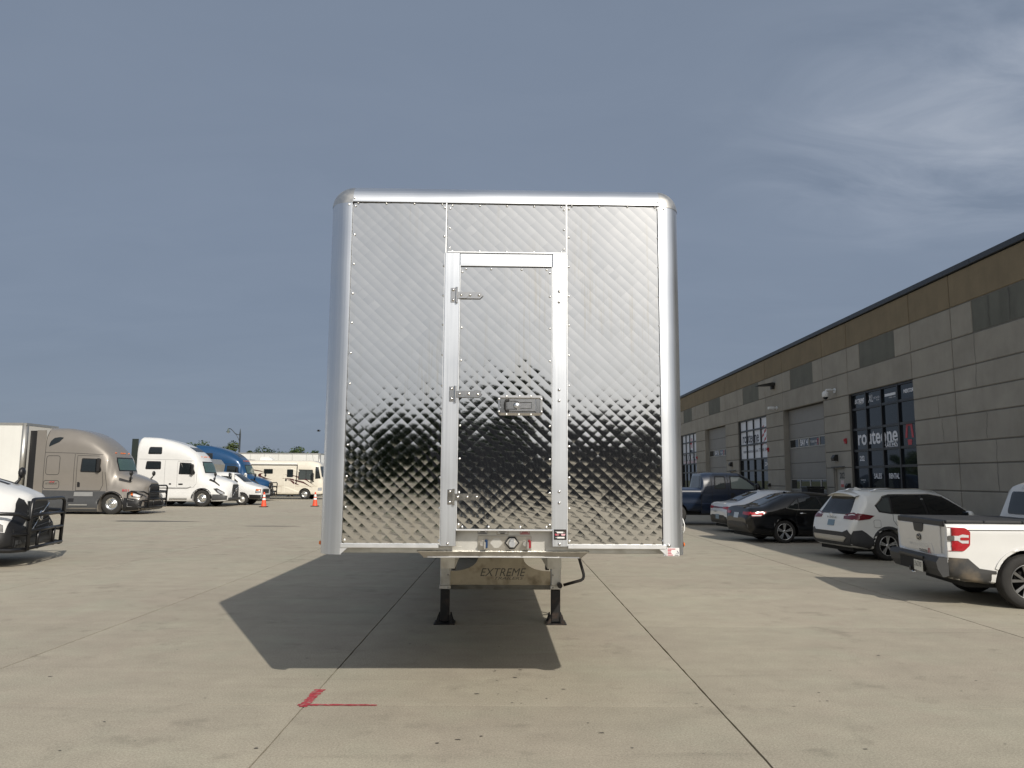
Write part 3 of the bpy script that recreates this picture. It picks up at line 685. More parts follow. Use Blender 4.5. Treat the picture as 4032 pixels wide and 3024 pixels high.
# wall-mounted fittings: things of their own
M_white_pl = mat('white_plastic', (0.72, 0.72, 0.70), 0.4); M_redal = mat('red_alarm', (0.42, 0.03, 0.035), 0.4); M_darkmet = mat('dark_bronze_metal', (0.03, 0.028, 0.026), 0.45, 0.2)
def alarm(y, z, lab):
    t = thing('alarm_horn', lab, 'alarm', BXP(y, z), group='red alarm horns on the building')
    mb = MB(); mb.box(-0.05, 0, -0.07, 0.07, -0.09, 0.09, bev=0.012); mb.build('housing', M_redal, t)
    mb = MB(); mb.box(-0.085, -0.05, -0.045, 0.045, -0.02, 0.07, bev=0.012); mb.build('strobe', M_redal, t)
alarm(23.55, 2.92, 'red alarm horn on the pier beside the dark storefront'); alarm(30.6, 2.92, 'red alarm horn beside the storefront with white car hauling film'); alarm(42.15, 2.9, 'red alarm horn beside the truck hub window')
def wallbox(y, z, lab, s=1.0):
    t = thing('wall_light', lab, 'wall light', BXP(y, z), group='small black wall lights on the building')
    mb = MB(); mb.prism([(0,-.11*s),(0,.11*s),(-.10*s,.11*s),(-.17*s,.0),(-.15*s,-.11*s)], 'y', -0.11*s, 0.11*s); mb.build('housing', M_darkmet, t)
    mb = MB(); mb.box(-0.13*s, -0.02, -0.09*s, 0.09*s, -0.125*s, -0.111*s); mb.build('lens', M_white_pl, t)
wallbox(24.28, 2.42, 'small black wall light above the service door marked 202'); wallbox(35.65, 2.43, 'small black wall light above the recessed service door by bay six')
wallbox(30.55, 1.52, 'small black wall box low beside the car hauling storefront', 0.7); wallbox(23.45, 1.55, 'small black wall box low beside the dark storefront', 0.8)
t = thing('area_light', 'black wedge shaped area light high on the pier by bay four', 'wall light', BXP(29.75, 5.35))
mb = MB(); mb.prism([(0,.02),(0,.14),(-.12,.16),(-.75,.03),(-.75,-.0),(-.15,.02)], 'y', -0.18, 0.18); mb.build('housing', M_darkmet, t)
mb = MB(); mb.box(-.14, 0, -.09, .09, -.12, .03, bev=.01); mb.build('mount', M_darkmet, t)
t = thing('security_camera', 'white dome security camera on an arm near the dark storefront', 'camera', BXP(24.2, 4.55), group='white security cameras on the building')
mb = MB(); mb.cyl((-.03, 0, 0), .09, .03, 'x', 14); mb.build('mount', M_white_pl, t)
mb = MB(); mb.tube([(-.02,0,0),(-.16,0,.03),(-.30,0,.02),(-.34,0,-.04)], .035, 8); mb.build('arm', M_white_pl, t)
mb = MB(); mb.lathe([(.001,.0),(.07,.0),(.11,-.05),(.115,-.16),(.10,-.2)], (-.34,0,-.03), 'z', 16); mb.build('housing', M_white_pl, t)
mb = MB(); mb.sphere((-.34,0,-.23), .09, 12); mb.build('dome', M_glassd, t)
t = thing('security_camera', 'white bullet security camera on the pier left of bay four', 'camera', BXP(29.45, 4.48), group='white security cameras on the building')
mb = MB(); mb.cyl((-.05, 0, 0), .07, .05, 'x', 12); mb.build('mount', M_white_pl, t)
mb = MB(); mb.tube([(-.05,0,0),(-.14,0,-.01)], .03, 8); mb.box(-.40, -.13, -.07, .07, -.07, .05, bev=.02); mb.build('housing', M_white_pl, t)
t = thing('trash_cart', 'black lidded trash cart standing against the wall by bay four', 'trash cart', (XW-0.42, 25.35*BK, 0))
mb = MB(); mb.prism([(-.24,.1),(.24,.1),(.30,1.42),(-.30,1.42)], 'y', -.28, .28); mb.build('bin', mat('black_plastic', (.012,.012,.013), .4), t)
mb = MB(); mb.box(-.33, .33, -.31, .31, 1.43, 1.50, bev=.02); mb.build('lid', MATS['black_plastic'], t)
for s in (-1, 1):
    mb = MB(); mb.cyl((.2, s*.27-.03, .13), .13, .06, 'y', 14); mb.build('wheel', MATS['black_plastic'], t)

# ------------------------------------------------------------------ cones
M_cone = mat('orange_cone_pvc', (0.72, 0.075, 0.025), 0.5, var=0.12, vscale=12, dirt=((.25,.1,.06), .5, 9)); M_refl = mat('reflective_collar', (0.75, 0.75, 0.74), 0.4); M_rub = mat('black_rubber_base', (0.02, 0.02, 0.02), 0.7)
def cone(x, y, lab):
    t = thing('traffic_cone', lab, 'traffic cone', (x, y, 0), group='orange traffic cones')
    mb = MB(); mb.box(-.21, .21, -.21, .21, 0, .045, bev=.012); mb.build('base', M_rub, t)
    mb = MB(); mb.lathe([(.165,.045),(.15,.06),(.036,.83),(.02,.845),(.001,.845)], n=20); mb.build('cone_body', M_cone, t)
    for z0, z1 in ((.40,.50),(.57,.70)):
        r = lambda z: .15-.114*(z-.06)/.77+.004
        mb = MB(); mb.lathe([(r(z0), z0), (r(z1), z1)], n=20); mb.build('reflective_collar', M_refl, t)
cone(-13.88, 44.43, 'orange traffic cone standing in front of the white box truck'); cone(-11.3, 45.8, 'orange traffic cone standing by the front end of the motorhome')

# ------------------------------------------------------------------ street lamp
t = thing('street_lamp', 'tall dark street lamp with curved arm and bell shade behind the trucks', 'street lamp', (-25.0, 72, 0))
M_pole = mat('dark_green_pole', (0.02, 0.026, 0.027), 0.5)
mb = MB(); mb.lathe([(.16,0),(.15,.5),(.09,.6),(.075,5.6),(.07,5.75),(.02,6.15),(.001,6.2)], n=12); mb.build('pole', M_pole, t)
mb = MB(); mb.tube([(-.0,0,5.6),(-.25,0,5.62),(-.5,0,5.75),(-.72,0,6.0),(-.92,0,6.16),(-1.1,0,6.17)], .035, 8); mb.tube([(-.02,0,4.9),(-.12,0,5.2),(-.3,0,5.5),(-.45,0,5.72)], .025, 6); mb.build('arm', M_pole, t)
mb = MB(); mb.lathe([(.03,.30),(.06,.28),(.07,.2),(.10,.10),(.20,.0),(.215,-.02)], (-1.12,0,5.87), 'z', 16); mb.cyl((-1.12,0,6.1),.03,.09); mb.build('bell_shade', mat('weathered_copper', (.07,.09,.08), .5), t)
mb = MB(); mb.sphere((-1.12,0,5.85), .12, 10); mb.build('bulb', M_white_pl, t)

# ------------------------------------------------------------------ trees
M_bark = mat('bark', (0.07, 0.055, 0.04), 0.95, var=0.3, vscale=8)
def leafmat(name, c):
    m = mat(name, c, 0.7, var=0.45, vscale=1.6, objrand=0.1); b = m.node_tree.nodes['Principled BSDF']; b.inputs['Subsurface Weight'].default_value = 0.0
    b.inputs['Specular IOR Level'].default_value = 0.25; return m
LEAF = [leafmat('leaves_mid', (0.040, 0.064, 0.020)), leafmat('leaves_dark', (0.026, 0.046, 0.017)), leafmat('leaves_light', (0.058, 0.078, 0.026))]
def make_crown(h, rad, seed, nleaf, leaf=0.22):
    r = random.Random(seed); lobes = []
    for i in range(11):
        a = r.uniform(0, 6.28); d = rad*math.sqrt(r.random())*0.68; z = h*(0.36+0.56*r.random()); q = rad*(0.30+0.28*r.random())*(1.15-0.55*abs(z/h-0.55))
        lobes.append((Vector((math.cos(a)*d, math.sin(a)*d, z)), q))
    vs = []; fs = []
    for _ in range(nleaf):
        c, q = lobes[r.randrange(len(lobes))]
        d = Vector((r.gauss(0,1), r.gauss(0,1), r.gauss(0,1)*.8)).normalized()*q*(0.55+0.55*r.random()**0.6)
        p = c+d; nrm = (d.normalized()+Vector((r.gauss(0,.6), r.gauss(0,.6), r.gauss(0,.6)+.3))).normalized()
        u = nrm.orthogonal().normalized(); u.rotate(Matrix.Rotation(r.uniform(0,6.28), 3, nrm)); w_ = nrm.cross(u); s = leaf*r.uniform(.6, 1.3)
        k = len(vs); vs += [p-u*s, p+w_*s*.45+nrm*s*.1, p+u*s, p-w_*s*.45+nrm*s*.1]; fs.append((k, k+1, k+2, k+3))
    return vs, fs, lobes
def tree(x, y, h, rad, seed, lab, grp, nleaf=2600, m=0, leaf=0.22, proto={}):
    t = thing('tree', lab, 'tree', (x, y, 0), rz=seed*1.7, group=grp)
    key = (round(h/rad, 1), seed % 4, nleaf)
    if key not in proto:
        vs, fs, lobes = make_crown(h, rad, seed, nleaf, leaf)
        mb = MB(); mb.add(vs, fs); cm = mb.mesh('crown')
        tb = MB(); tb.tube([(0,0,0),(.05,.02,h*.2),(.0,.06,h*.42),(.04,0,h*.7)], [h*.03,h*.022,h*.017,h*.006], 8)
        for c, q in lobes: tb.tube([(0.02,.03,h*.32), tuple(c*0.5+Vector((0,0,h*.2))), tuple(c)], [h*.011,h*.007,h*.003], 5)
        tm = tb.mesh('trunk'); tm.materials.append(M_bark); proto[key] = (cm, tm)
    cm, tm = proto[key]; c2 = cm.copy(); c2.materials.append(LEAF[m])
    link('crown', c2, t); link('trunk', tm, t)
    return t
# behind the parked trucks (tops show above them)
TR = [(-35.6,90,5.7,2.3,1,0,'rounded tree showing between the white and blue truck roofs'),(-38.2,93,5.4,2.2,2,1,'low dark tree behind the roof of the white truck'),(-32.5,90,5.7,1.5,3,2,'small pointed tree between the blue truck and the street lamp'),(-30.3,90,5.0,.75,4,0,'thin sapling tree just right of the street lamp'),(-28.2,91,4.9,1.8,5,1,'low dark tree above the white trailer roof'),(-26.2,92,4.8,1.5,6,0,'low bushy tree above the white trailer roof next to the tallest one'),(-24.4,90,5.45,1.7,7,0,'tallest tree above the white trailer roof'),(-22.8,91,4.8,1.3,8,1,'small tree above the end of the white trailer'),(-46.0,88,4.6,2.6,9,1,'dark bushy tree in the gap behind the taupe truck nose'),(-49.5,90,5.0,2.4,10,0,'green tree far behind the taupe truck')]
for (x, y, h, r_, s, m, lab) in TR: tree(x, y, h, r_, s, lab, 'trees behind the parked trucks', 2400, m, 0.16)
# across the road behind the photographer: mirrored in the polished front of the trailer
BT = [(-44+i*6.3+(i*37%5-2)*.5, -46-(i*53%7)*.7, (5.6 if -44+i*6.3 > -4 else 4.3)+(i*29%5)*.32, 3.5+(i*17%4)*.22) for i in range(15)]
for i, (x, y, h, r_) in enumerate(BT): tree(x, y, h, r_, 20+i, 'dark tree in the row across the lot, mirrored in the polished trailer front', 'trees mirrored in the trailer front', 2600, 1, 0.42)

# ================================================================== SILVER TRAILER
from mathutils import noise as mnoise
def quilt_material(name):
    m = mat(name, (0.74, 0.725, 0.695), 0.055, 1.0, rvar=0.02, vscale=3.0)
    nt = m.node_tree; b = nt.nodes['Principled BSDF']; N = nt.nodes.new; L = nt.links.new
    tc = N('ShaderNodeTexCoord')
    # dried run-off streaks: brown film that dulls the polish
    mp = N('ShaderNodeMapping'); mp.inputs['Scale'].default_value = (26, 1, 1.1); L(tc.outputs['Object'], mp.inputs['Vector'])
    n = N('ShaderNodeTexNoise'); n.inputs['Scale'].default_value = 1.0; n.inputs['Detail'].default_value = 6; n.inputs['Roughness'].default_value = 0.65; L(mp.outputs[0], n.inputs['Vector'])
    mp2 = N('ShaderNodeMapping'); mp2.inputs['Scale'].default_value = (1.7, 1, 0.8); mp2.inputs['Location'].default_value = (0.35, 0, 0.2); L(tc.outputs['Object'], mp2.inputs['Vector'])
    n2 = N('ShaderNodeTexNoise'); n2.inputs['Scale'].default_value = 1.0; n2.inputs['Detail'].default_value = 2; L(mp2.outputs[0], n2.inputs['Vector'])
    a = N('ShaderNodeMapRange'); a.inputs['From Min'].default_value = 0.50; a.inputs['From Max'].default_value = 0.72; L(n.outputs['Fac'], a.inputs['Value'])
    c = N('ShaderNodeMapRange'); c.inputs['From Min'].default_value = 0.46; c.inputs['From Max'].default_value = 0.64; L(n2.outputs['Fac'], c.inputs['Value'])
    mu = N('ShaderNodeMath'); mu.operation = 'MULTIPLY'; L(a.outputs[0], mu.inputs[0]); L(c.outputs[0], mu.inputs[1])
    mx = N('ShaderNodeMixRGB'); mx.inputs[1].default_value = (0.74, 0.725, 0.695, 1); mx.inputs[2].default_value = (0.69, 0.64, 0.55, 1); L(mu.outputs[0], mx.inputs[0]); L(mx.outputs[0], b.inputs['Base Color'])
    return m
M_quilt = quilt_material('quilted_stainless')
M_alu = brushed('mill_aluminium', (0.74, 0.765, 0.80), 0.36, 'z', .04); M_alux = brushed('mill_aluminium_rail', (0.74, 0.765, 0.80), 0.36, 'x', .04)
M_aluw = mat('satin_aluminium_trim', (0.86, 0.87, 0.88), 0.42, 1.0, rvar=0.05, vscale=9)
M_cast = mat('cast_aluminium', (0.66, 0.64, 0.60), 0.40, 1.0, var=0.10, vscale=14, rvar=0.08)
M_dirty = mat('dull_aluminium', (0.66, 0.65, 0.61), 0.45, 0.85, var=0.12, vscale=6, dirt=((.25,.22,.17), .6, 5))
M_stain_st = mat('stainless', (0.62, 0.60, 0.57), 0.18, 1.0, rvar=0.05, vscale=20)
M_galv = mat('brushed_gear_plate', (0.44, 0.39, 0.30), 0.40, 1.0, var=0.08, vscale=6, dirt=((.14,.11,.07), .7, 8))
M_blkst = mat('black_painted_steel', (0.010, 0.010, 0.011), 0.45, var=0.3, vscale=8, dirt=((.10,.06,.04), .5, 12))
M_blkrub = mat('black_rubber', (0.012, 0.012, 0.012), 0.6)
M_amber = mat('amber_lens', (0.75, 0.16, 0.01), 0.25)
M_stick = mat('white_sticker', (0.70, 0.70, 0.69), 0.5); M_blue = mat('blue_plastic', (0.008, 0.035, 0.10), 0.4); M_redp = mat('red_plastic', (0.26, 0.010, 0.02), 0.4)
M_grey_t = mat('grey_stencil', (0.11, 0.105, 0.095), 0.6, 0.3)
M_sidesheet = mat('white_trailer_sheet', (0.70, 0.70, 0.69), 0.35, var=0.05, vscale=1.0, streak=0.08)
M_weld = mat('weld_bead', (0.78, 0.76, 0.70), 0.45, 0.9, var=0.15, vscale=60, bump=0.6, bscale=90)

TRL = thing('semi_trailer', 'silver quilted stainless steel box trailer parked on its landing gear, front end with door', 'trailer', (-0.025, 5.56, 0), rz=R(1.0))
def tbox(name, x0, x1, y0, y1, z0, z1, m, parent=None, bev=0.0):
    mb = MB(); mb.box(x0, x1, y0, y1, z0, z1, bev); return mb.build(name, m, parent or TRL)

def quilted(name, x0, x1, z0, z1, yf, ox, oz, seed, warp=1.0, hole=None):
    """pressed diamond quilting: every diamond is a shallow pillow with a crisp fold to its neighbours"""
    px, pz = 0.0885, 0.0835; nsub = 4; vs = []; fs = []; r = random.Random(seed)
    AU, AV = 0.00047, 0.00026
    def W(x, z):
        p = Vector((x*1.5+seed*3.1, z*0.85, seed*1.7)); q = Vector((x*4.2+seed, z*3.6, 5.0))
        return warp*(0.0078*mnoise.noise(p)+0.0008*mnoise.noise(q))
    amin = math.floor((x0-ox)/px+(z0-oz)/pz)-1; amax = math.ceil((x1-ox)/px+(z1-oz)/pz)+1
    bmin = math.floor((x0-ox)/px-(z1-oz)/pz)-1; bmax = math.ceil((x1-ox)/px-(z0-oz)/pz)+1
    for a in range(amin, amax):
        for b in range(bmin, bmax):
            cx = ox+px*(a+b+1)/2; cz = oz+pz*(a-b)/2
            if cx < x0-px or cx > x1+px or cz < z0-pz or cz > z1+pz: continue
            tu, tv = r.gauss(0, 0.00016), r.gauss(0, 0.00011); loc = {}
            def vid(p):
                k = (round(p[0], 5), round(p[1], 5))
                if k not in loc:
                    A = (p[0]-ox)/px+(p[1]-oz)/pz; B = (p[0]-ox)/px-(p[1]-oz)/pz
                    u = max(-1, min(1, 2*(A-a)-1)); v = max(-1, min(1, 2*(B-b)-1))
                    h = AU*(1-u*u)+AV*(1-v*v)+tu*u+tv*v+W(p[0], p[1])
                    loc[k] = len(vs); vs.append((p[0], yf-h, p[1]))
                return loc[k]
            for i in range(nsub):
                for j in range(nsub):
                    q = []
                    for (ii, jj) in ((i,j),(i+1,j),(i+1,j+1),(i,j+1)):
                        A = a+ii/nsub; B = b+jj/nsub; q.append((ox+px*(A+B)/2, oz+pz*(A-B)/2))
                    if all(x0 <= p[0] <= x1 and z0 <= p[1] <= z1 for p in q): c = q
                    else: c = clip_rect(q, x0, x1, z0, z1)
                    if len(c) < 3: continue
                    if hole and hole[0] < sum(p[0] for p in c)/len(c) < hole[1] and hole[2] < sum(p[1] for p in c)/len(c) < hole[3]: continue
                    ids = []
                    for p in c:
                        k = vid(p)
                        if k not in ids: ids.append(k)
                    if len(ids) >= 3: fs.append(tuple(ids))
    mb = MB(); mb.add(vs, fs, True); me = mb.mesh(name)
    bm = bmesh.new(); bm.from_mesh(me); bm.normal_update()
    for f in bm.faces:
        if f.normal.y > 0: f.normal_flip()
    bm.to_mesh(me); bm.free(); me.materials.append(M_quilt)
    return link(name, me, TRL)
PL = quilted('quilted_panel', -1.150, -0.442, 1.228, 3.764, 0.020, -1.143, 3.757, 1, 1.1)
PR = quilted('quilted_panel', 0.455, 1.158, 1.228, 3.764, 0.020, 0.462, 3.757, 2, 0.9)
PT = quilted('quilted_panel', -0.436, 0.452, 3.372, 3.764, 0.020, -0.434, 3.755, 3, 0.35)
PD = quilted('door_panel', -0.331, 0.345, 1.346, 3.257, 0.002, -0.333, 3.257, 4, 0.55, hole=(-.034, .266, 2.170, 2.290))
tbox('front_wall', -1.15, 1.155, 0.04, 0.09, 1.347, 3.80, M_dirty)
tbox('door_leaf', -0.334, 0.3475, 0.0345, 0.0385, 1.343, 3.260, M_alu)
# corner posts: quarter-round extrusions
def corner_post(s):
    r = 0.165; cx = s*(1.322-r); cy = r; P = [];
    P.append((s*1.146, 0.0))
    for i in range(15):
        a = math.pi/2*i/14; P.append((cx+s*r*math.sin(a), cy-r*math.cos(a)))
    P += [(s*1.322, 0.20), (s*1.312, 0.20)]
    for i in range(15):
        a = math.pi/2*(1-i/14); P.append((cx+s*(r-.008)*math.sin(a), cy-(r-.008)*math.cos(a)))
    P.append((s*1.146, 0.009))
    mb = MB(); mb.prism(P, 'z', 1.160, 3.742, smooth=True); o = mb.build('corner_post', M_alu, TRL, fixn=True)
    me = o.data; bm = bmesh.new(); bm.from_mesh(me)
    for e in bm.edges:
        if len(e.link_faces) == 2 and e.calc_face_angle(0) > R(30): e.smooth = False
    bm.to_mesh(me); bm.free(); return o
CPL, CPR = corner_post(-1), corner_post(1)
r_ = 0.152; P = [(0.0, 3.762)]
for i in range(15):
    a = math.pi/2*i/14; P.append((r_-r_*math.cos(a), 3.752+r_*math.sin(a)))
P += [(0.20, 3.904), (0.20, 3.892), (0.155, 3.892), (0.02, 3.762)]
mb = MB(); mb.prism([(p[0], p[1]) for p in P], 'x', -1.142, 1.158, smooth=True); TOP = mb.build('top_rail', M_alux, TRL)
bm = bmesh.new(); bm.from_mesh(TOP.data)
for e in bm.edges:
    if len(e.link_faces) == 2 and e.calc_face_angle(0) > R(30): e.smooth = False
bm.to_mesh(TOP.data); bm.free()
for s in (-1, 1):     # cast corner caps: an eighth of a flattened sphere
    vs = []; fs = []; n = 10; cx, cy, cz = (-1.142 if s < 0 else 1.158), 0.165, 3.742; rx = 1.325-abs(cx); ry = 0.168; rz = 0.165
    for i in range(n+1):
        t = math.pi/2*i/n
        for j in range(n+1):
            a = math.pi/2*j/n; vs.append((cx+s*rx*math.cos(t)*math.sin(a), cy-ry*math.cos(t)*math.cos(a), cz+rz*math.sin(t)))
    for i in range(n):
        for j in range(n): fs.append((i*(n+1)+j, i*(n+1)+j+1, (i+1)*(n+1)+j+1, (i+1)*(n+1)+j))
    b0 = len(vs)
    vs += [(cx+s*rx*math.cos(math.pi/2*i/n), 0.25, cz+rz*math.sin(math.pi/2*i/n)) for i in range(n+1)]
    fs += [(i*(n+1)+n, b0+i, b0+i+1, (i+1)*(n+1)+n) for i in range(n)]
    mb = MB(); mb.add(vs, fs, True); mb.build('corner_cap', M_cast, TRL)
# frame of the door
tbox('door_post', -0.447, -0.3375, -0.014, 0.03, 1.222, 3.363, M_alu, bev=0.003); tbox('door_post', 0.3500, 0.4550, -0.014, 0.03, 1.222, 3.363, M_alu, bev=0.003)
tbox('divider_strip', -0.4475, -0.4395, 0.002, 0.03, 3.366, 3.756, M_aluw); tbox('divider_strip', 0.4515, 0.4595, 0.002, 0.03, 3.366, 3.756, M_aluw)
tbox('door_header', -0.336, 0.3485, -0.006, 0.03, 3.264, 3.360, M_alux, bev=0.003); tbox('header_lip', -0.43, 0.448, -0.016, 0.0, 3.3645, 3.371, M_aluw)
tbox('door_edge', -0.3372, -0.3325, -0.010, 0.012, 1.338, 3.268, M_aluw); tbox('door_edge', 0.3455, 0.3496, -0.010, 0.012, 1.338, 3.262, M_aluw)
tbox('door_sill', -0.338, 0.350, -0.022, 0.03, 1.330, 1.3425, M_aluw, bev=0.003)
tbox('post_flange', -0.452, -0.4476, -0.006, 0.03, 1.226, 3.36, M_aluw); tbox('post_flange', 0.4556, 0.4600, -0.006, 0.03, 1.226, 3.36, M_aluw)
tbox('bottom_rail', -1.152, -0.4575, -0.012, 0.05, 1.208, 1.237, M_aluw, bev=0.003); tbox('bottom_rail', 0.4612, 1.166, -0.012, 0.05, 1.208, 1.237, M_aluw, bev=0.003)
for s, x in ((-1, -1.154), (1, 1.168)):
    mb = MB(); mb.prism([(x, 1.2065), (x-s*0.052, 1.2065), (x, 1.160)], 'y', -0.006, 0.006); mb.build('gusset', M_aluw, TRL)
# nose: lower beam, recessed connector bay
tbox('lower_beam', -1.14, -0.30, 0.085, 0.14, 1.172, 1.212, M_dirty); tbox('lower_beam', 0.31, 1.15, 0.085, 0.14, 1.172, 1.212, M_dirty)
tbox('nose_plate', -0.36, 0.37, 0.092, 0.104, 1.176, 1.345, M_dirty)
BAY = tbox('connector_plate', -0.182, 0.205, 0.084, 0.0915, 1.186, 1.290, mat('connector_plate_metal', (0.58, 0.55, 0.49), 0.35, 1.0, var=0.06, vscale=8), bev=0.002)
for (x, m) in ((-0.13, M_blue), (0.178, M_redp)):      # gladhand couplings
    mb = MB(); mb.cyl((x-0.02, 0.028, 1.238), 0.017, 0.058, 'y', 12); mb.box(x-0.012, x+0.002, 0.018, 0.06, 1.208, 1.262, 0.003); mb.box(x-0.006, x+0.006, 0.01, 0.02, 1.20, 1.252, .002)
    g_ = mb.build('gladhand', M_cast, TRL)
    mb = MB(); mb.box(x+0.003, x+0.020, 0.012, 0.07, 1.208, 1.262, 0.003); mb.box(x+0.0, x+0.014, 0.004, 0.04, 1.255, 1.266, .002); mb.build('gladhand_cover', m, g_)
def hexa(cx, cz, w_, h_, y0, y1):
    return MB().prism([(cx-w_, cz), (cx-w_*.42, cz+h_), (cx+w_*.42, cz+h_), (cx+w_, cz), (cx+w_*.35, cz-h_), (cx-w_*.35, cz-h_)], 'y', y0, y1)
k7 = hexa(0.064, 1.241, 0.055, 0.043, 0.070, 0.0835).build('socket_gasket', M_blkrub, TRL)
hexa(0.064, 1.241, 0.043, 0.032, 0.062, 0.0698).build('socket_flange', M_cast, k7)
mb = MB(); mb.cyl((0.064, 0.028, 1.236), 0.0225, 0.034, 'y', 18); mb.box(0.050, 0.078, 0.026, 0.06, 1.255, 1.270, .002); mb.build('socket_lid', M_alu, k7)
hexa(-0.048, 1.238, 0.046, 0.034, 0.0800, 0.0838).build('blank_cover', M_dirty, TRL)
def sticker(x0, x1, z0, z1, frame, bars, name='sticker', y=0.090):
    s = tbox(name, x0, x1, y-0.0012, y, z0, z1, frame); tbox('sticker_face', x0+.003, x1-.003, y-0.0022, y-0.0014, z0+.003, z1-.003, M_stick, s)
    for (a, b, c, d, m) in bars: tbox('sticker_print', x0+(x1-x0)*a, x0+(x1-x0)*b, y-0.003, y-0.0024, z0+(z1-z0)*c, z0+(z1-z0)*d, m, s)
    return s
M_navy = mat('navy_print', (0.02, 0.03, 0.07), 0.5); M_redpr = mat('red_print', (0.45, 0.05, 0.08), 0.5); M_greypr = mat('grey_print', (0.12, 0.12, 0.12), 0.5); M_tanpr = mat('tan_print', (0.3, 0.24, 0.14), 0.5)
sticker(-0.183, -0.115, 1.302, 1.338, M_navy, ((.1,.9,.15,.27,M_navy),(.25,.75,.35,.55,M_greypr),(.3,.7,.65,.9,M_greypr)))
sticker(-0.045, 0.037, 1.297, 1.338, M_tanpr, ((.08,.92,.72,.80,M_greypr),(.12,.9,.58,.66,M_greypr),(.2,.8,.46,.52,M_greypr),(.3,.7,.15,.36,M_greypr)))
sticker(0.123, 0.193, 1.300, 1.338, M_redpr, ((.08,.92,.12,.24,M_redpr),(.15,.85,.34,.52,M_redpr),(.3,.7,.62,.9,M_greypr)))
# black maker's plate on the door post
va = tbox('maker_plate', 0.360, 0.449, -0.0175, -0.0145, 1.271, 1.344, M_blkst, bev=.001)
yv = -0.0182
def vprint(poly, m):
    mb = MB(); mb.prism([(0.360+.089*a, 1.271+.073*b) for a, b in poly], 'y', yv-0.0006, yv); mb.build('plate_print', m, va)
vprint([(.07,.84),(.24,.79),(.72,.79),(.93,.66),(.74,.74),(.74,.64),(.25,.64),(.22,.76)], M_stick)
vprint([(.06,.58),(.44,.58),(.38,.40),(.13,.40)], M_redpr); vprint([(.25,.58),(.40,.58),(.36,.40),(.20,.40)], M_stick); vprint([(.56,.58),(.93,.58),(.87,.40),(.62,.40)], mat('pale_pink_print', (.6,.35,.38), .5))
vprint([(.26,.29),(.85,.29),(.85,.14),(.26,.14)], M_stick); vprint([(.14,.25),(.22,.25),(.22,.19),(.14,.19)], M_stick)
# tension notice on the right post: flat card just proud of the round post
dc = tbox('notice_decal', 1.170, 1.258, -0.0035, -0.002, 1.161, 1.218, M_stick)
for i, (a, b) in enumerate(((.05,.67),(.05,.34),(.05,.31),(.05,.36))): tbox('decal_print', 1.170+.088*a, 1.170+.088*b, -0.0048, -0.0038, 1.2065-i*.0103, 1.2125-i*.0103, M_redpr, dc)
tbox('decal_print', 1.174, 1.212, -0.0048, -0.0038, 1.1645, 1.1705, M_redpr, dc); tbox('decal_print', 1.224, 1.252, -0.0048, -0.0038, 1.1645, 1.170, M_greypr, dc)
mb = MB(); mb.prism([(1.240,1.197),(1.243,1.199),(1.255,1.182),(1.252,1.179)], 'y', -0.0048, -0.0038); mb.prism([(1.232,1.179),(1.232,1.181),(1.254,1.181),(1.254,1.179)], 'y', -0.0052, -0.0049); mb.build('decal_arrow', M_navy, dc)
for s, x in ((-1, -1.322), (1, 1.322)):
    mb = MB(); mb.lathe([(.001,.0),(.02,.0),(.02,.006)], (x, .165, 1.229), 'x', 14); bz = mb.build('marker_bezel', M_blkrub, TRL)
    mb = MB(); mb.lathe([(.015,.0),(.015,s*.010),(.010,s*.016),(.001,s*.018)], (x, .165, 1.229), 'x', 14); mb.build('marker_light', M_amber, TRL)
mb = MB(); mb.sphere((1.184, 0.0, 1.232), .0135, 14, (1,.6,1)); mb.build('bolt', M_stain_st, TRL)
mb = MB(); mb.tube([(1.318,.19,1.43),(1.331,.17,1.41),(1.337,.15,1.37),(1.335,.15,1.33),(1.321,.17,1.30)], .0035, 6); mb.build('cable_loop', M_sidesheet, TRL)
# rivets (shared meshes)
rv = MB(); rv.lathe([(.0084,0),(.0075,-.0035),(.0045,-.0058),(.0004,-.0066)], axis='y', n=10); rvm = rv.mesh('rivet'); rvm.materials.append(mat('bright_rivet', (.85,.85,.84), .3, 1.0))
bo = MB(); bo.lathe([(.0105,0),(.0095,-.005),(.005,-.008),(.0004,-.009)], axis='y', n=12); bom = bo.mesh('bolt'); bom.materials.append(M_stain_st)
def rivets(pts, y): 
    for (x, z) in pts: put(rvm, 'rivet', TRL, (x, y, z))
zl = [3.743, 3.50, 3.275, 3.05, 2.83, 2.605, 2.38, 2.16, 1.935, 1.71, 1.49, 1.262]
rivets([(-1.127, z) for z in zl[1:]]+[(-0.458, z-0.004) for z in zl[1:]]+[(-1.127, 3.722), (-0.458, 3.718)]+[(x, 3.744) for x in (-1.108, -.897, -.687, -.478)], 0.016)
rivets([(0.474, z) for z in zl[1:]]+[(1.146, z+.004) for z in zl[1:]]+[(0.475, 3.721), (1.146, 3.728)]+[(x, 3.744) for x in (.497, .706, .917, 1.126)], 0.016)
rivets([(x, 3.737) for x in (-.401,-.196,.008,.213,.418)]+[(x, 3.384) for x in (-.398,-.194,.008,.213,.418)]+[(-.418,3.712),(-.418,3.559),(-.418,3.408),(.437,3.712),(.437,3.559),(.437,3.408)], 0.017)
zd = [3.22, 3.04, 2.80, 2.557, 2.08, 1.84, 1.60, 1.375]
rivets([(x, 3.243) for x in (-.293,-.106,.121,.307)]+[(x, 1.359) for x in (-.293,-.106,.121,.307)]+[(-.319, z) for z in zd if z != 3.04]+[(.331, z) for z in zd], -0.002)
for x, z in ((.399,3.077),(.398,2.997),(.398,2.345),(.398,2.265),(.398,1.61),(.398,1.53),(.400,1.240),(-.395,1.240)): put(bom, 'bolt', TRL, (x, -0.014, z))
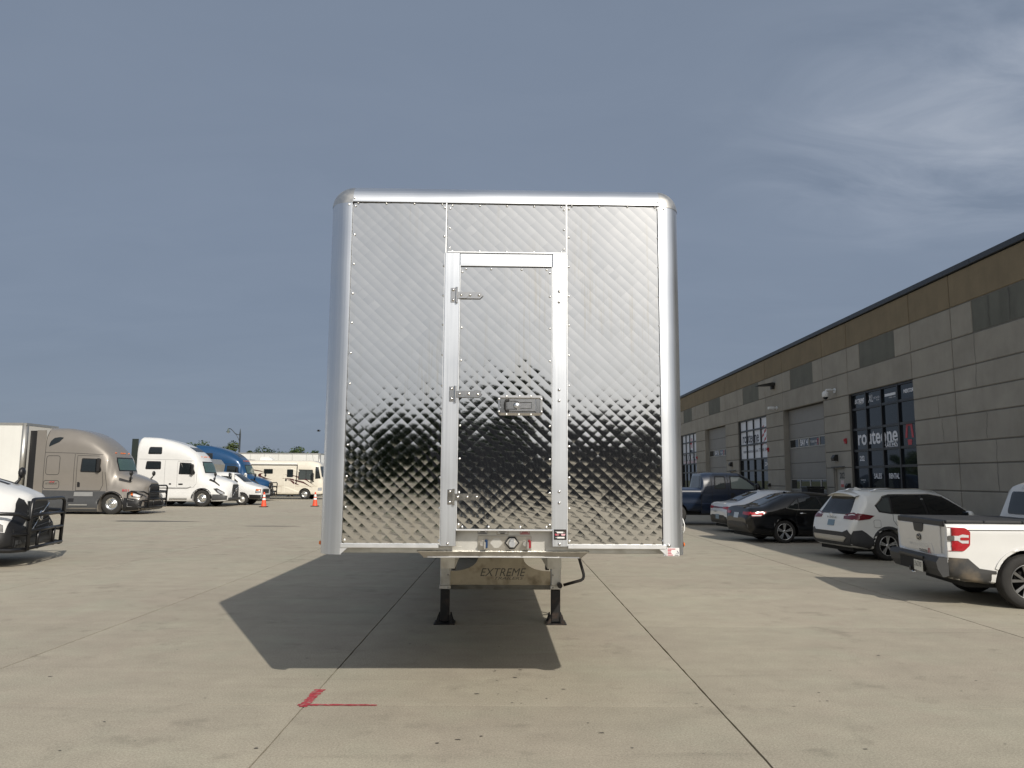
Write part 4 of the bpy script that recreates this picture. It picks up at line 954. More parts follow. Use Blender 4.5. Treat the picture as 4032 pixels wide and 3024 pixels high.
for x, z in ((-1.132,3.778),(1.148,3.778)): put(rvm, 'rivet', TRL, (x, 0.001 if z < 3.8 else .0275, z))
for x, z in ((-1.172,3.727),(1.188,3.727)): put(rvm, 'rivet', TRL, (x, 0.001, z))
# hinges
hp = MB(); hp.box(-.044,-.006,-.006,0,-.054,.054,.002); hpm = hp.mesh('hinge_leaf'); hpm.materials.append(M_stain_st)
hb = MB(); hb.cyl((0,-.010,-.058), .0095, .116, 'z', 12); hbm = hb.mesh('hinge_barrel'); hbm.materials.append(M_stain_st)
hs_ = MB(); hs_.prism([(.006,-.024),(.172,-.024),(.196,0),(.172,.024),(.006,.024)], 'y', -.006, 0); hs_.prism([(.006,-.0235),(.070,-.0235),(.094,0),(.070,.0235),(.006,.0235)], 'y', -.0105, -.0062); hsm = hs_.mesh('hinge_strap'); hsm.materials.append(M_stain_st)
for z in (3.04, 2.307, 1.568):
    a = put(hpm, 'hinge_leaf', TRL, (-.357, -.0145, z)); put(bom, 'bolt', a, (-.026, -.006, .037)); put(bom, 'bolt', a, (-.026, -.006, -.037))
    put(hbm, 'hinge_barrel', TRL, (-.357, -.0145, z))
    s = put(hsm, 'hinge_strap', TRL, (-.357, -.0105, z))
    for x in (.032, .098, .164): put(bom, 'bolt', s, (x, -.010 if x < .05 else -.006, 0))
# recessed paddle latch
def ring(x0, x1, z0, z1, r, n=5):
    o = []
    for cx, cz, a0 in ((x1-r, z1-r, 0), (x0+r, z1-r, 90), (x0+r, z0+r, 180), (x1-r, z0+r, 270)):
        for i in range(n+1): a = R(a0+90*i/n); o.append((cx+r*math.cos(a), cz+r*math.sin(a)))
    return o
oo = ring(-.046, .278, 2.156, 2.303, .02); ii = ring(-.030, .262, 2.174, 2.286, .008); n = len(oo)
M_tray = mat('latch_tray_stainless', (0.60, 0.58, 0.55), 0.14, 1.0)
mb = MB(); mb.add([(p[0], -.004, p[1]) for p in oo]+[(p[0], -.006, p[1]) for p in ii]+[(p[0], .003, p[1]) for p in oo]+[(p[0], .030, p[1]) for p in ii],
    [(i, (i+1) % n, n+(i+1) % n, n+i) for i in range(n)]+[(i, 2*n+i, 2*n+(i+1) % n, (i+1) % n) for i in range(n)]+[(n+i, n+(i+1) % n, 3*n+(i+1) % n, 3*n+i) for i in range(n)]+[tuple(3*n+i for i in range(n))])
LT = mb.build('latch_tray', M_tray, TRL)
mb = MB(); mb.prism([(.02,2.272),(.235,2.272),(.235,2.188),(.02,2.188),(.02,2.196),(.085,2.196),(.105,2.206),(.20,2.206),(.20,2.254),(.105,2.254),(.085,2.264),(.02,2.264)], 'y', .006, .012); mb.build('latch_yoke', M_stain_st, LT)
mb = MB(); mb.tube([(.035,.006,2.270),(.012,.004,2.266),(.006,.003,2.252),(.006,.003,2.208),(.012,.004,2.194),(.035,.006,2.190)], .0085, 8); mb.build('latch_grip', M_blkrub, LT)
mb = MB(); mb.lathe([(.0005,-.006),(.014,-.004),(.024,.004),(.026,.012)], (.090,0,2.230), 'y', 14); o = mb.build('latch_paddle', M_alu, LT)
tbox('latch_plate', .106, .196, .012, .016, 2.210, 2.250, M_stain_st, LT)
tbox('latch_base', .024, .085, .014, .018, 2.205, 2.255, M_stain_st, LT)
mb = MB(); mb.cyl((.232,.008,2.182), .005, .096, 'z', 8); mb.build('latch_pin', M_stain_st, LT)
for x, z in ((.016,2.297),(.110,2.297),(.193,2.297),(.016,2.163),(.105,2.163),(.193,2.163),(-.039,2.276),(-.039,2.184),(.270,2.276),(.270,2.184)): put(rvm, 'rivet', LT, (x, -.005, z))
# upper coupler: ramp plate with weld bead and bright front edge
ys = lambda x: 0.100+0.010*(abs(x-0.005)/0.6)**2
mb = MB(); n = 24; A = []
for i in range(n+1):
    t = i/n; xa = -.615+1.235*t; xb = -.575+1.150*t
    A.append(((xa, .080, 1.1775), (xb, ys(xb)+.0, 1.1405-.004*(abs(xb)/.6)**2), (xb, ys(xb)+.002, 1.1335-.004*(abs(xb)/.6)**2), (xb, .45, 1.128), (xb, 1.3, 1.128)))
vs = [p for q in A for p in q]; mb.add(vs, [(i*5+k, i*5+k+1, (i+1)*5+k+1, (i+1)*5+k) for i in range(n) for k in range(4)]); CP = mb.build('coupler_plate', mat('worn_coupler_steel', (.46,.44,.41), .4, .9, var=.15, vscale=9, dirt=((.06,.05,.045), .8, 4)), TRL)
mb = MB(); mb.tube([(-.617+1.238*i/40, .078+rnd.uniform(-.001,.001), 1.1790+rnd.uniform(-.0008,.0008)) for i in range(41)], [.0065+rnd.uniform(-.0012,.0012) for _ in range(41)], 7); mb.build('weld_bead', M_weld, CP)
mb = MB(); P = [(-.545+1.10*i/24) for i in range(25)]
mb.add([(x, ys(x)-.004, 1.1425-.004*(abs(x)/.6)**2) for x in P]+[(x, ys(x)-.004, 1.1350-.004*(abs(x)/.6)**2) for x in P]+[(x, ys(x)+.02, 1.1445-.004*(abs(x)/.6)**2) for x in P], [(i, i+1, 26+i, 25+i) for i in range(24)]+[(i, 50+i, 51+i, i+1) for i in range(24)]); mb.build('coupler_edge', M_aluw, CP)
mb = MB(); mb.cyl((0,.9,1.06), .045, .08, 'z', 14); mb.build('kingpin', M_blkst, TRL)
# underframe, floor, box
for s in (-1, 1): tbox('frame_rail', s*.46-.06, s*.46+.06, 1.2, 14.3, 0.93, 1.15, M_dirty)
for i in range(16): tbox('crossmember', -1.24, 1.24, 1.6+i*.8, 1.66+i*.8, 1.075, 1.158, M_dirty)
tbox('floor', -1.28, 1.28, .15, 14.55, 1.160, 1.20, M_dirty)
tbox('side_wall', -1.322, -1.293, .2005, 14.6, 1.162, 3.742, M_sidesheet); tbox('side_wall', 1.293, 1.322, .2005, 14.6, 1.162, 3.742, M_sidesheet)
for s in (-1, 1):
    P = [(s*1.157+s*.165*math.cos(math.pi/2*i/10), 3.743+.160*math.sin(math.pi/2*i/10)) for i in range(11)]+[(s*1.157, 3.89), (s*1.157+s*.15, 3.743)]
    mb = MB(); mb.prism(P, 'y', .2005, 14.6); mb.build('side_top_rail', M_alu, TRL)
tbox('roof', -1.154, 1.154, .2005, 14.6, 3.881, 3.902, M_sidesheet); tbox('rear_door', -1.26, 1.26, 14.56, 14.6, 1.20, 3.85, M_sidesheet)
# landing gear
GX = 0.022; GY = 3.83
for s in (-1, 1):
    x = GX+s*.657
    lg = tbox('landing_leg', x-.0605, x+.0605, GY-.06, GY+.06, .400, 1.10, M_dirty, bev=.012)
    tbox('leg_collar', x-.068, x+.068, GY-.0675, GY+.0675, .396, .446, M_dirty, lg, bev=.008)
    tbox('inner_leg', x-.054, x+.054, GY-.053, GY+.053, .02, .3955, M_blkst, lg, bev=.008)
    ft = tbox('foot', x-.122, x+.122, GY-.13, GY+.13, .0, .012, M_blkst, lg)
    for sx in (-1, 1):
        for yy in (GY-.10, GY+.088):
            mb = MB(); mb.prism([(x+sx*.06, .0125), (x+sx*.108, .0125), (x+sx*.092, .05), (x+sx*.074, .112), (x+sx*.06, .112)], 'y', yy, yy+.012); mb.build('foot_bracket', M_blkst, ft)
    tbox('gear_bracket', x-s*.10-.02, x-s*.10+.02, GY-.05, GY+.1, .62, 1.1, M_blkst, lg)
    for z in (.42, .565): put(bom, 'bolt', lg, (x-s*.035, GY-.0675 if z < .5 else GY-.06, z))
pl = [(GX-.595,.446),(GX-.595,.607)]
for i in range(13):
    a = math.pi/2*i/12; pl.append((GX-.595+.33*math.sin(a)*.92+.02, .607+.155*(1-math.cos(a))))
pl += [(GX+.28-.0, .762)]
for i in range(13):
    a = math.pi/2*(1-i/12); pl.append((GX+.595-.33*math.sin(a)*.92-.02, .607+.155*(1-math.cos(a))))
pl += [(GX+.595,.607),(GX+.595,.446)]
mb = MB(); mb.prism(pl, 'y', GY-.032, GY-.026); GP = mb.build('gear_crossplate', M_galv, TRL)
mb = MB(); mb.prism([(GY-.032,.4455),(GY-.026,.4455),(GY+.04,.387),(GY+.034,.383)], 'x', GX-.597, GX+.597); mb.build('plate_lip', M_dirty, GP)
lettering('EXTREME', 0.135, M_grey_t, GP, (GX+.03, GY-.0335, .588), (1,0,0), (0,0,1), width=.545, shear=.3)
lettering('TRAILERS', 0.045, M_grey_t, GP, (GX+.10, GY-.0335, .522), (1,0,0), (0,0,1), width=.34, shear=.3)
mb = MB(); mb.tube([(.90,GY-.10,1.0),(.955,GY-.10,.76),(1.005,GY-.10,.585),(1.006,GY-.10,.555),(.998,GY-.10,.53),(.975,GY-.10,.512),(.765,GY-.10,.455)], .0175, 10); mb.build('crank_handle', M_blkst, TRL)
mb = MB(); mb.cyl((.72,GY-.16,.455), .03, .08, 'y', 10); mb.build('crank_gear', M_blkst, TRL)
# bogie
M_tyre = mat('tyre_rubber', (0.022, 0.021, 0.020), 0.8, var=0.25, vscale=9, bump=0.3, bscale=60)
M_rimalu = mat('polished_alloy', (0.78, 0.78, 0.77), 0.22, 1.0, rvar=0.06, vscale=7)
M_steelw = mat('steel_wheel', (0.58, 0.57, 0.54), 0.4, 0.7, var=0.1)
M_dark = mat('wheel_well_black', (0.008, 0.008, 0.008), 0.8)
WM = {}
def tyre_prof(r, w_, rim): return [(rim*.97, -w_*.42), (rim, -w_*.46), (rim+(r-rim)*.25, -w_*.5), (r-.03, -w_*.48), (r-.006, -w_*.40), (r, -w_*.3), (r, w_*.3), (r-.006, w_*.40), (r-.03, w_*.48), (rim+(r-rim)*.25, w_*.5), (rim, w_*.46), (rim*.97, w_*.42)]
def wheel_meshes(style, r, w_, rim, nsp=5, mspoke=None, mrim=None):
    """outer face towards -y"""
    key = (style, r, w_, rim)
    if key in WM: return WM[key]
    t = MB(); t.lathe(tyre_prof(r, w_, rim), axis='y', n=44)
    for k in range(3):      # tread grooves as raised ribs between them
        c = (k-1)*w_*.2; t.lathe([(r-.004, c-w_*.075), (r+.004, c-w_*.07), (r+.004, c+w_*.07), (r-.004, c+w_*.075)], axis='y', n=44)
    tm = t.mesh('tyre'); tm.materials.append(M_tyre)
    d = MB(); d.lathe([(.001, w_*.30), (rim*.985, w_*.30)], axis='y', n=28, smooth=False); d.lathe([(rim*.985, w_*.40), (rim*.985, -w_*.43)], axis='y', n=36); d.lathe([(.001, w_*.05), (rim*.62, w_*.05), (rim*.62, w_*.1)], axis='y', n=28)
    dm = d.mesh('wheel'); dm.materials.append(M_dark)
    s = MB()
    if style == 'truck':
        s.lathe([(rim*.99, -w_*.44), (rim*.93, -w_*.40), (rim*.88, -w_*.20), (rim*.62, -w_*.30), (rim*.58, -w_*.36), (rim*.30, -w_*.36), (rim*.28, -w_*.52), (rim*.12, -w_*.60), (.001, -w_*.60)], axis='y', n=36)
        for i in range(10):
            a = 2*math.pi*i/10; s.lathe([(.016, -w_*.36), (.014, -w_*.36-.03), (.001, -w_*.36-.032)], (rim*.44*math.cos(a), 0, rim*.44*math.sin(a)), 'y', 6)
    elif style == 'steel':
        s.lathe([(rim*.99, -w_*.44), (rim*.90, -w_*.38), (rim*.82, -w_*.1), (rim*.62, -w_*.28), (rim*.36, -w_*.24), (rim*.30, -w_*.40), (.001, -w_*.42)], axis='y', n=32)
        for i in range(8):
            a = 2*math.pi*i/8; s.lathe([(.014, -w_*.26), (.012, -w_*.26-.03), (.001, -w_*.26-.032)], (rim*.48*math.cos(a), 0, rim*.48*math.sin(a)), 'y', 6)
    else:
        s.lathe([(rim*1.0, -w_*.45), (rim*.985, -w_*.47), (rim*.93, -w_*.44), (rim*.92, -w_*.30)], axis='y', n=40)
        s.lathe([(rim*.20, -w_*.22), (rim*.19, -w_*.33), (rim*.14, -w_*.36), (.001, -w_*.36)], axis='y', n=20)
        for i in range(nsp):
            a0 = 2*math.pi*i/nsp+math.pi/2
            offs = (-.13, .13) if style == 'twin' else ((-.20, .20) if style == 'hex' else (0,))
            for o_ in offs:
                ai, ao = a0+o_*.5, a0+o_
                if style == 'hex': ai, ao = a0+o_*.2, a0+o_*1.35
                wi, wo = (.075, .055) if style == 'twin' else ((.06, .06) if style == 'hex' else (.10, .115))
                pts = []
                for (rr, aa, ww, yy) in ((rim*.15, ai, wi*rim, -w_*.30), (rim*.95, ao, wo*rim*1.5, -w_*.42)):
                    c = Vector((math.cos(aa)*rr, 0, math.sin(aa)*rr)); q = Vector((-math.sin(aa), 0, math.cos(aa)))
                    pts += [c+q*ww+Vector((0,yy,0)), c-q*ww+Vector((0,yy,0)), c-q*ww+Vector((0,yy+.03,0)), c+q*ww+Vector((0,yy+.03,0))]
                s.add(pts, [(0,1,5,4),(1,2,6,5),(2,3,7,6),(3,0,4,7)])
    sm = s.mesh('rim'); bm = bmesh.new(); bm.from_mesh(sm); bmesh.ops.recalc_face_normals(bm, faces=bm.faces); bm.to_mesh(sm); bm.free()
    sm.materials.append(mrim or M_rimalu); WM[key] = (tm, dm, sm); return WM[key]
def wheel(parent, x, y, r, w_, rim, style='five', nsp=5, mrim=None, outer=-1):
    tm, dm, sm = wheel_meshes(style, r, w_, rim, nsp, None, mrim); rot = (0, 0, 0 if outer < 0 else math.pi)
    d = put(dm, 'wheel', parent, (x, y, r), rot); put(tm, 'tyre', d, (0,0,0)); put(sm, 'rim', d, (0,0,0)); return d
for y in (11.6, 12.85):
    for s in (-1, 1):
        for x in (s*.88, s*1.15):
            tm, dm, sm = wheel_meshes('truck', .5, .27, .285); d = put(dm, 'wheel', TRL, (x, y, .5), (0, 0, math.pi/2*(1 if s > 0 else -1))); put(tm, 'tyre', d, (0,0,0)); put(sm, 'rim', d, (0,0,0))
    mb = MB(); mb.cyl((-1.2, y, .5), .07, 2.4, 'x', 12); mb.build('axle', M_blkst, TRL)

# ================================================================== VEHICLES
def paint(name, c, metal=0.0, rough=0.3, **k): return mat(name, c, rough, metal, coat=0.8, var=0.03, vscale=3, **k)
P_white = paint('white_paint', (0.66, 0.66, 0.65)); P_pearl = paint('pearl_white_paint', (0.72, 0.72, 0.69)); P_black = paint('black_paint', (0.0025, 0.0025, 0.003), spec=0.15)
P_navy = paint('navy_paint', (0.007, 0.015, 0.036)); P_taupe = paint('taupe_metallic_paint', (0.228, 0.208, 0.184), 0.3, 0.45); P_blue = paint('deep_blue_paint', (0.004, 0.050, 0.14), 0.15)
P_cream = paint('cream_gelcoat', (0.66, 0.62, 0.53)); P_silverw = paint('silver_white_paint', (0.70, 0.71, 0.72), 0.1)
M_glass = mat('vehicle_glass', (0.012, 0.016, 0.018), 0.02, spec=0.6); M_glassrefl = mat('windscreen_painted_reflection', (0.045, 0.085, 0.078), 0.03, spec=0.7)  # the windscreen's green is a pale reflection put into its base colour
M_privacy = mat('privacy_glass', (0.008, 0.009, 0.010), 0.02, spec=0.6); M_greyglass = mat('grey_window', (0.06, 0.07, 0.07), 0.04, spec=0.7)
M_trim = mat('black_trim', (0.010, 0.010, 0.011), 0.45); M_clad = mat('grey_plastic_cladding', (0.035, 0.036, 0.038), 0.6, var=0.1, vscale=8); M_skirt = mat('charcoal_skirt', (0.055, 0.057, 0.06), 0.5, var=0.08)
M_cladd = mat('dusty_cladding', (0.045, 0.045, 0.045), 0.65, var=0.1, vscale=6, dirt=((.26,.2,.13), .75, 2.2))
M_chrome = mat('chrome', (0.85, 0.85, 0.85), 0.08, 1.0); M_seam = mat('panel_gap', (0.02, 0.02, 0.02), 0.8)
M_tail = mat('red_lens', (0.36, 0.008, 0.016), 0.12, coat=0.6); M_taild = mat('dark_red_lens', (0.13, 0.006, 0.012), 0.12, coat=0.6); M_clear = mat('clear_lens', (0.55, 0.55, 0.56), 0.1, coat=0.6); M_orange = mat('orange_lens', (0.65, 0.14, 0.02), 0.2)
M_plate = mat('licence_plate', (0.50, 0.56, 0.62), 0.4); M_plate2 = mat('licence_plate_blue', (0.16, 0.24, 0.31), 0.4); M_lamp = mat('headlamp_lens', (0.30, 0.31, 0.33), 0.1, coat=0.8)
M_rust = mat('rusty_rocker', (0.13, 0.085, 0.04), 0.9, var=0.5, vscale=9)
M_bar = mat('black_bull_bar', (0.010, 0.010, 0.011), 0.32); M_grille = mat('grille_mesh', (0.014, 0.015, 0.016), 0.5); M_gslat = mat('grille_slat', (0.05, 0.052, 0.056), 0.4)
M_machined = mat('machined_alloy', (0.70, 0.70, 0.70), 0.25, 0.9); M_gmalloy = mat('gunmetal_alloy', (0.22, 0.22, 0.22), 0.35, 0.9)

def plates(body, side, a, b, w_, h_, parent, txt=None, m=None):
    p = patch(body, side, [(a-w_/2, b-h_/2), (a+w_/2, b-h_/2), (a+w_/2, b+h_/2), (a-w_/2, b+h_/2)], m or M_plate, 'licence_plate', parent, eps=0.014, cell=0.5)
    if txt:
        q = project(body, side, a, b, 0.018)
        rt = {'rear': (0,-1,0), 'front': (0,1,0)}[side]; lettering(txt, h_*.62, M_txtd, p, q, rt, (0,0,1), width=w_*.86)
    return p
def mirror(parent, x, y, z, s, m, size=(.10,.20,.16), arm=True, mg=None):
    """door mirror; s=-1 right side, +1 left side"""
    mb = MB(); sx, sy, sz = size
    mb.sphere((x, y+s*sy*.6, z), 1.0, 12, (sx, sy*.62, sz*.62)); o = mb.build('mirror', m, parent)
    mb = MB(); mb.box(x-sx-.004, x-sx*.82, y+s*sy*.6-sy*.45, y+s*sy*.6+sy*.45, z-sz*.42, z+sz*.42, .01); mb.build('mirror_glass', mg or M_glass, o)
    if arm: mb = MB(); mb.tube([(x+.02, y-s*.06, z-sz*.5), (x, y+s*sy*.3, z-sz*.35)], .03, 6); mb.build('mirror_arm', M_trim, o)
    return o
def both(fn):
    for s in ('right', 'left'): fn(s)
def body_of(t, keys, m, arches, step=0.07, n=4):
    b = Body(keys, arches, step, n); b.build('body', m, t); return b
def chassis_box(t, x0, x1, w_, z0, z1):
    mb = MB(); mb.box(x0, x1, -w_, w_, z0, z1); mb.build('underbody', M_dark, t)

# ------------------------------------------------------------------ white crossover
S = thing('crossover', 'pearl white crossover with dark tail lamps parked nose to the building', 'car', (7.25, 17.52, 0), rz=R(8)); S.scale = (.905,)*3
kx = [
 (0.00, [(.45,.46),(.62,.48),(.66,.56),(.64,.63),(.52,.66),(.3,.67),(0,.67)]),
 (0.05, [(.55,.34),(.78,.40),(.82,.58),(.80,.72),(.70,.76),(.45,.77),(0,.77)]),
 (0.13, [(.62,.30),(.87,.36),(.91,.66),(.88,.92),(.82,.98),(.5,1.02),(0,1.04)]),
 (0.22, [(.65,.28),(.90,.34),(.925,.70),(.895,1.04),(.80,1.10),(.5,1.13),(0,1.15)]),
 (0.40, [(.68,.26),(.92,.32),(.93,.72),(.895,1.08),(.74,1.34),(.55,1.42),(0,1.45)]),
 (0.56, [(.70,.24),(.92,.30),(.93,.72),(.895,1.08),(.69,1.52),(.54,1.605),(0,1.64)]),
 (1.00, [(.72,.24),(.92,.28),(.93,.72),(.895,1.07),(.67,1.55),(.53,1.635),(0,1.67)]),
 (2.00, [(.72,.22),(.915,.26),(.925,.72),(.895,1.03),(.66,1.56),(.52,1.645),(0,1.685)]),
 (2.65, [(.72,.22),(.915,.26),(.925,.72),(.895,1.00),(.66,1.50),(.52,1.575),(0,1.615)]),
 (3.10, [(.72,.22),(.915,.26),(.925,.72),(.89,.98),(.72,1.26),(.58,1.335),(0,1.37)]),
 (3.50, [(.72,.22),(.915,.26),(.925,.72),(.885,.96),(.80,1.03),(.6,1.08),(0,1.11)]),
 (4.15, [(.70,.22),(.90,.26),(.90,.66),(.85,.88),(.76,.95),(.5,.99),(0,1.01)]),
 (4.50, [(.62,.24),(.80,.28),(.82,.58),(.76,.76),(.66,.82),(.4,.86),(0,.88)]),
 (4.65, [(.5,.30),(.6,.34),(.62,.5),(.58,.62),(.5,.66),(.3,.68),(0,.68)])]
A = [(.99,.35,.40),(3.70,.35,.40)]
b = body_of(S, kx, P_pearl, A); chassis_box(S, .2, 4.4, .70, .2, .62)
for x in (.99, 3.70):
    for s in (-1, 1): wheel(S, x, s*.795, .35, .235, .235, 'twin', 5, M_machined, s)
def suvside(sd):
    patch(b, sd, [(.80,1.14),(1.10,1.10),(1.35,1.09),(3.10,1.03),(3.36,1.05),(3.10,1.24),(2.65,1.50),(2.30,1.565),(1.2,1.55),(1.0,1.50),(.72,1.30)], M_trim, 'window_surround', S, .004)
    patch(b, sd, [(.82,1.17),(1.09,1.13),(1.11,1.13),(1.14,1.50),(1.02,1.47),(.76,1.30)], M_greyglass, 'window', S, .009, rnd_c=.03)
    patch(b, sd, [(1.17,1.12),(2.03,1.09),(1.97,1.54),(1.20,1.52)], M_privacy, 'window', S, .009, rnd_c=.03)
    patch(b, sd, [(2.10,1.09),(3.02,1.06),(3.20,1.13),(3.0,1.27),(2.62,1.47),(2.30,1.53),(2.05,1.54)], M_privacy, 'window', S, .009, rnd_c=.02)
    ribbon(b, sd, [(.74,1.31),(1.0,1.515),(1.2,1.56),(2.3,1.575),(2.66,1.51)], .018, M_chrome, 'window_trim', S, .010)
    # cladding, arches
    patch(b, sd, [(1.34,.27),(3.35,.27),(3.35,.42),(1.36,.42)], M_clad, 'sill_cladding', S, .010)
    for xc in (.99, 3.70):
        P = [(xc+.46*math.cos(a), .35+.46*math.sin(a)) for a in [math.pi*i/14 for i in range(15)]]+[(xc+.401*math.cos(a), .35+.401*math.sin(a)) for a in [math.pi*(14-i)/14 for i in range(15)]]
        patch(b, sd, P, M_clad, 'arch_cladding', S, .014, cell=.12)
    patch(b, sd, [(.06,.36),(.50,.28),(.59,.30),(.57,.52),(.40,.66),(.30,.72),(.10,.70),(.06,.6)], M_clad, 'bumper_cladding', S, .010)
    patch(b, sd, [(.16,1.06),(.22,1.12),(.66,1.06),(.52,.98),(.24,.95),(.15,.97)], M_taild, 'tail_lamp', S, .012)
    for L_ in ([(1.15,1.12),(1.14,.95),(1.30,.72),(1.40,.44)], [(2.08,1.08),(2.10,.45)], [(3.10,1.04),(3.12,.80),(3.05,.45)], [(1.4,.43),(3.05,.44)]): ribbon(b, sd, L_, .010, M_seam, 'door_gap', S)
    patch(b, sd, round_poly([(.62,.78),(.80,.78),(.80,.96),(.62,.96)], .08), P_pearl, 'fuel_door', S, .006); ribbon(b, sd, [(.62,.80),(.62,.94),(.66,.96),(.76,.96),(.80,.94),(.80,.80),(.76,.78),(.66,.78),(.62,.80)], .006, M_seam, 'fuel_door_gap', S, .008)
    for x in (1.32, 2.32):
        q = project(b, sd, x, .94, .02); sg = -1 if sd == 'right' else 1
        mb = MB(); mb.tube([(x-.11, q.y, .94), (x-.08, q.y+sg*.03, .945), (x+.08, q.y+sg*.03, .945), (x+.11, q.y, .94)], .016, 8); mb.build('door_handle', P_pearl, S)
both(suvside)
patch(b, 'rear', [(-.64,1.08),(.64,1.08),(.52,1.50),(-.52,1.50)], M_privacy, 'rear_window', S, .008, rnd_c=.06)
for s in (-1, 1): patch(b, 'rear', [(s*.50,.97),(s*.86,.96),(s*.88,1.06),(s*.76,1.07),(s*.62,1.05),(s*.48,1.04)], M_taild, 'tail_lamp', S, .012)
patch(b, 'rear', [(-.80,.34),(.80,.34),(.86,.60),(.74,.72),(.60,.66),(-.60,.66),(-.74,.72),(-.86,.60)], M_clad, 'rear_bumper', S, .010)
patch(b, 'rear', [(-.60,.42),(.60,.42),(.72,.53),(.66,.56),(-.66,.56),(-.72,.53)], mat('satin_skid_plate', (.42,.42,.41), .35, .9), 'skid_plate', S, .018)
plates(b, 'rear', 0, .86, .28, .14, S, None, M_plate2)
q = project(b, 'rear', 0, .985, .016); lettering('ROGUE', .06, M_greypr, S, (q.x-.004, q.y, q.z), (0,-1,0), (0,0,1), width=.42)
mb = MB(); mb.lathe([(.045,-.004),(.055,-.004),(.055,-.012),(.045,-.012)], (q.x-.01, 0, 1.055), 'x', 20); mb.box(q.x-.024, q.x-.016, -.075, .075, 1.048, 1.062); mb.build('badge', M_chrome, S)
mb = MB(); vs_ = []
for i in range(13):
    y = -.60+1.2*i/12; dz = -.085*abs(y/.6)**2.6
    vs_ += [(.30+.05*abs(y/.6)**2, y, 1.575+dz), (.32+.05*abs(y/.6)**2, y, 1.592+dz), (.62, y, 1.652+dz), (.62, y, 1.60+dz)]
mb.add(vs_, [(i*4+k, i*4+(k+1) % 4, i*4+4+(k+1) % 4, i*4+4+k) for i in range(12) for k in range(4)], True); mb.build('spoiler', P_pearl, S)
mb = MB(); mb.tube([(.30,.0,1.16),(.31,-.18,1.17),(.32,-.30,1.16)], .014, 6); mb.build('wiper', M_trim, S)
mb = MB(); mb.prism([(.72,1.655),(.95,1.66),(.88,1.69),(.80,1.72),(.75,1.73)], 'y', -.012, .012); mb.build('antenna_fin', P_pearl, S)
for s in (-1, 1):
    mb = MB(); mb.tube([(.78,s*.56,1.63),(.95,s*.575,1.68),(2.0,s*.57,1.695),(2.45,s*.565,1.66),(2.6,s*.56,1.60)], .017, 8); mb.build('roof_rail', M_chrome, S)
    mirror(S, 3.05, s*.93, 1.09, s, P_pearl)
patch(b, 'front', [(-.60,1.13),(.60,1.13),(.52,1.54),(-.52,1.54)], M_glass, 'windscreen', S, .008)
patch(b, 'front', [(-.55,.42),(.55,.42),(.62,.7),(-.62,.7)], M_grille, 'grille', S, .01)

